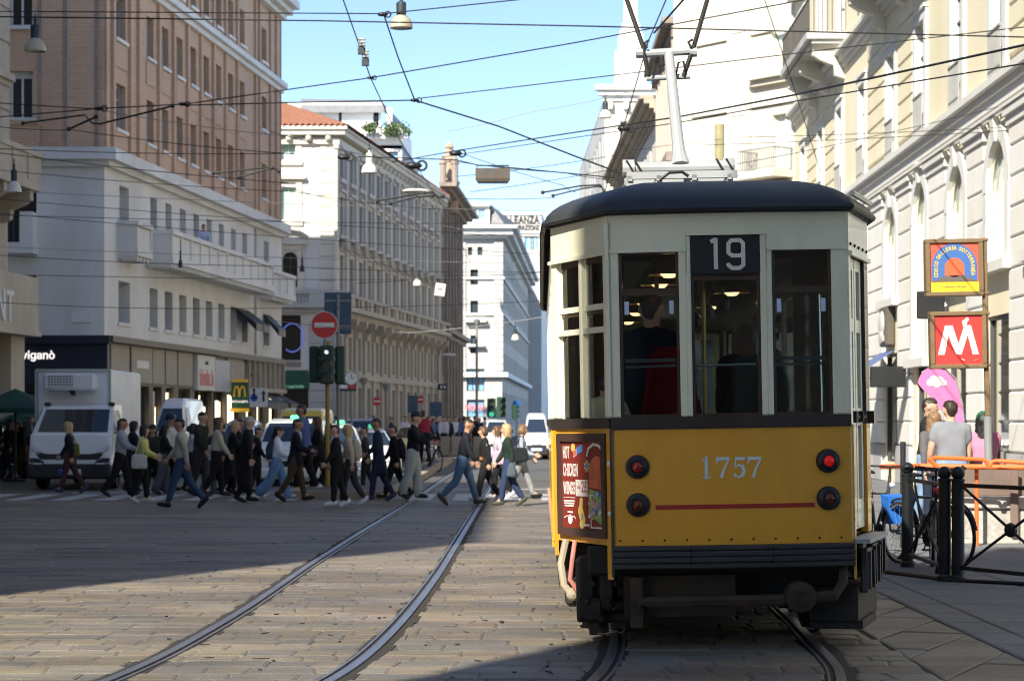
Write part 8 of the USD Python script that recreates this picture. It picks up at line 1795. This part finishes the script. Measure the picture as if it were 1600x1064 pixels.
# pull-off arms, clamps and insulators on the wires
def gadget(name, label, cat, pts, r, mat=None):
    V = [at(*p) for p in pts]; t = thing(name, label, cat); m = MB(); m.tube(V, r, 6); part(t, 'arm', m, mat or m_wire); m = MB(); m.ball(V[0], r*2.2); m.ball(V[-1], r*2.2); part(t, 'clamps', m, m_wire)
gadget('pull_off_arm', 'bent black wire arm against the brick pilaster at upper left', 'wire fitting', [(108, 202, 42), (150, 183, 42)], .022)
gadget('pull_off_arm', 'hooked black wire arm hanging from the clamp on the brick building', 'wire fitting', [(36, 193, 42), (132, 180, 42), (144, 193, 42), (156, 194, 42), (270, 166, 41)], .018)
gadget('pull_off_arm', 'upper black wire arm before the flat lamp at the palazzo eaves', 'wire fitting', [(590, 314, 60), (640, 305, 60), (676, 300, 60), (686, 309, 60), (692, 307, 60)], .03)
gadget('pull_off_arm', 'lower black wire arm before the flat lamp at the palazzo eaves', 'wire fitting', [(610, 318, 60), (650, 308, 60), (676, 306, 60)], .028)
gadget('pull_off_arm', 'upper black wire arm in the sky just left of the tram roof', 'wire fitting', [(848, 301, 42), (905, 291, 42), (938, 289, 42), (944, 299, 42)], .018)
gadget('pull_off_arm', 'lower black wire arm in the sky just left of the tram roof', 'wire fitting', [(864, 306, 42), (910, 295, 42), (938, 291, 42)], .016)
gadget('pull_off_arm', 'black wire arm at the far end of the brick building', 'wire fitting', [(333, 271, 48), (425, 261, 48), (436, 268, 48)], .02)
gadget('pull_off_arm', 'second black wire arm below it at the end of the brick building', 'wire fitting', [(374, 277, 48), (425, 263, 48)], .02)
def insul(label, x, y, D):
    c = at(x, y, D); t = thing('insulator', label, 'insulator', loc=tuple(c)); m = MB()
    for k in range(3): m.lathe([(.03, -.02+.05*k), (.075, 0+.05*k), (.03, .02+.05*k)], n=10)
    part(t, 'discs', m, m_lampw); m = MB(); m.box(-.06, .06, -.05, .05, -.14, -.03); part(t, 'clamp', m, m_lampd)
insul('upper of two pale insulators on the steep wire', 565, 72, 36); insul('lower of two pale insulators on the steep wire', 571, 90, 36.5)
def knot(label, x, y, D, r):
    c = at(x, y, D); t = thing('wire_clamp', label, 'wire fitting', loc=tuple(c)); m = MB(); m.ball((0, 0, 0), r, 1, (1.7, 1, .7)); part(t, 'body', m, m_wire); m = MB(); a = np.linspace(0, 6.3, 12); m.tube(np.stack([r*1.6+r*.9*np.cos(a), 0*a, r*.9*np.sin(a)], 1), r*.25, 5); part(t, 'ring', m, m_wire)
for l, x, y, D, r in (('clamp joining wires on the brick front at upper left', 155, 170, 42, .06), ('clamp with a ring near the middle of the brick building', 286, 163, 40, .05), ('clamp of the sky junction left of centre', 648, 157, 36, .045), ('clamp beside the sky lamp', 598, 23, 34, .05), ('clamp where the steep wire crosses the rising wire', 579, 122, 38, .04), ('knot of wires before the ornate building roof', 646, 259, 50, .12), ('knot of wires right of the turret', 712, 240, 50, .09), ('clamp before the palazzo eaves', 537, 246, 50, .09), ('clamp on the span wire left of the current collector', 975, 201, 38, .07)): knot(l, x, y, D, r)
c = at(1124, 195, 62); m = MB(); m.tube([[c[0], 62, HC+(VH-290)/F*62], [c[0], 62, c[2]]], .14, 10); solo('wall_post', m, M('post_weathered', C(.30,.28,.16), .8, .25, 3), 'stout weathered post rising behind the tram roof', 'post')
# plants on the roof terrace
m_leaf = M('leaf_green', C(.09,.14,.05), .7, .3, 3, rnd=.3)
def bush(label, x, y, D, w, h, n=260):
    c = at(x, y, D); t = thing('terrace_shrub', label, 'shrub', loc=tuple(c)); rr = np.random.default_rng(int(x)); k = D/F
    m = MB(); m.tube([[0, 0, -h*k*.5], [0, 0, 0], [w*k*.1, 0, h*k*.3]], .04, 5); 
    for q in range(5): m.tube([[0, 0, -h*k*.2], [(rr.random()-.5)*w*k*.8, (rr.random()-.5)*w*k*.6, h*k*.35]], .02, 4)
    part(t, 'stems', m, m_woodd); m = MB(); u = rr.normal(size=(n, 3))*[w*k*.26, w*k*.2, h*k*.24]; s = .12
    for p in u:
        a, b = rr.normal(size=(2, 3)); a *= s/np.linalg.norm(a); b -= a*(a@b)/(a@a); b *= s*.6/np.linalg.norm(b); m.add([p-a, p-b, p+a, p+b], [[0,1,2],[0,2,3]])
    part(t, 'foliage', m, m_leaf)
bush('green shrub on the left of the white roof terrace', 578, 200, 151, 22, 18); bush('wide green shrub on the right of the white roof terrace', 614, 203, 151, 34, 20, 400); bush('small shrub at the corner of the white roof terrace', 636, 206, 153, 12, 14, 120)
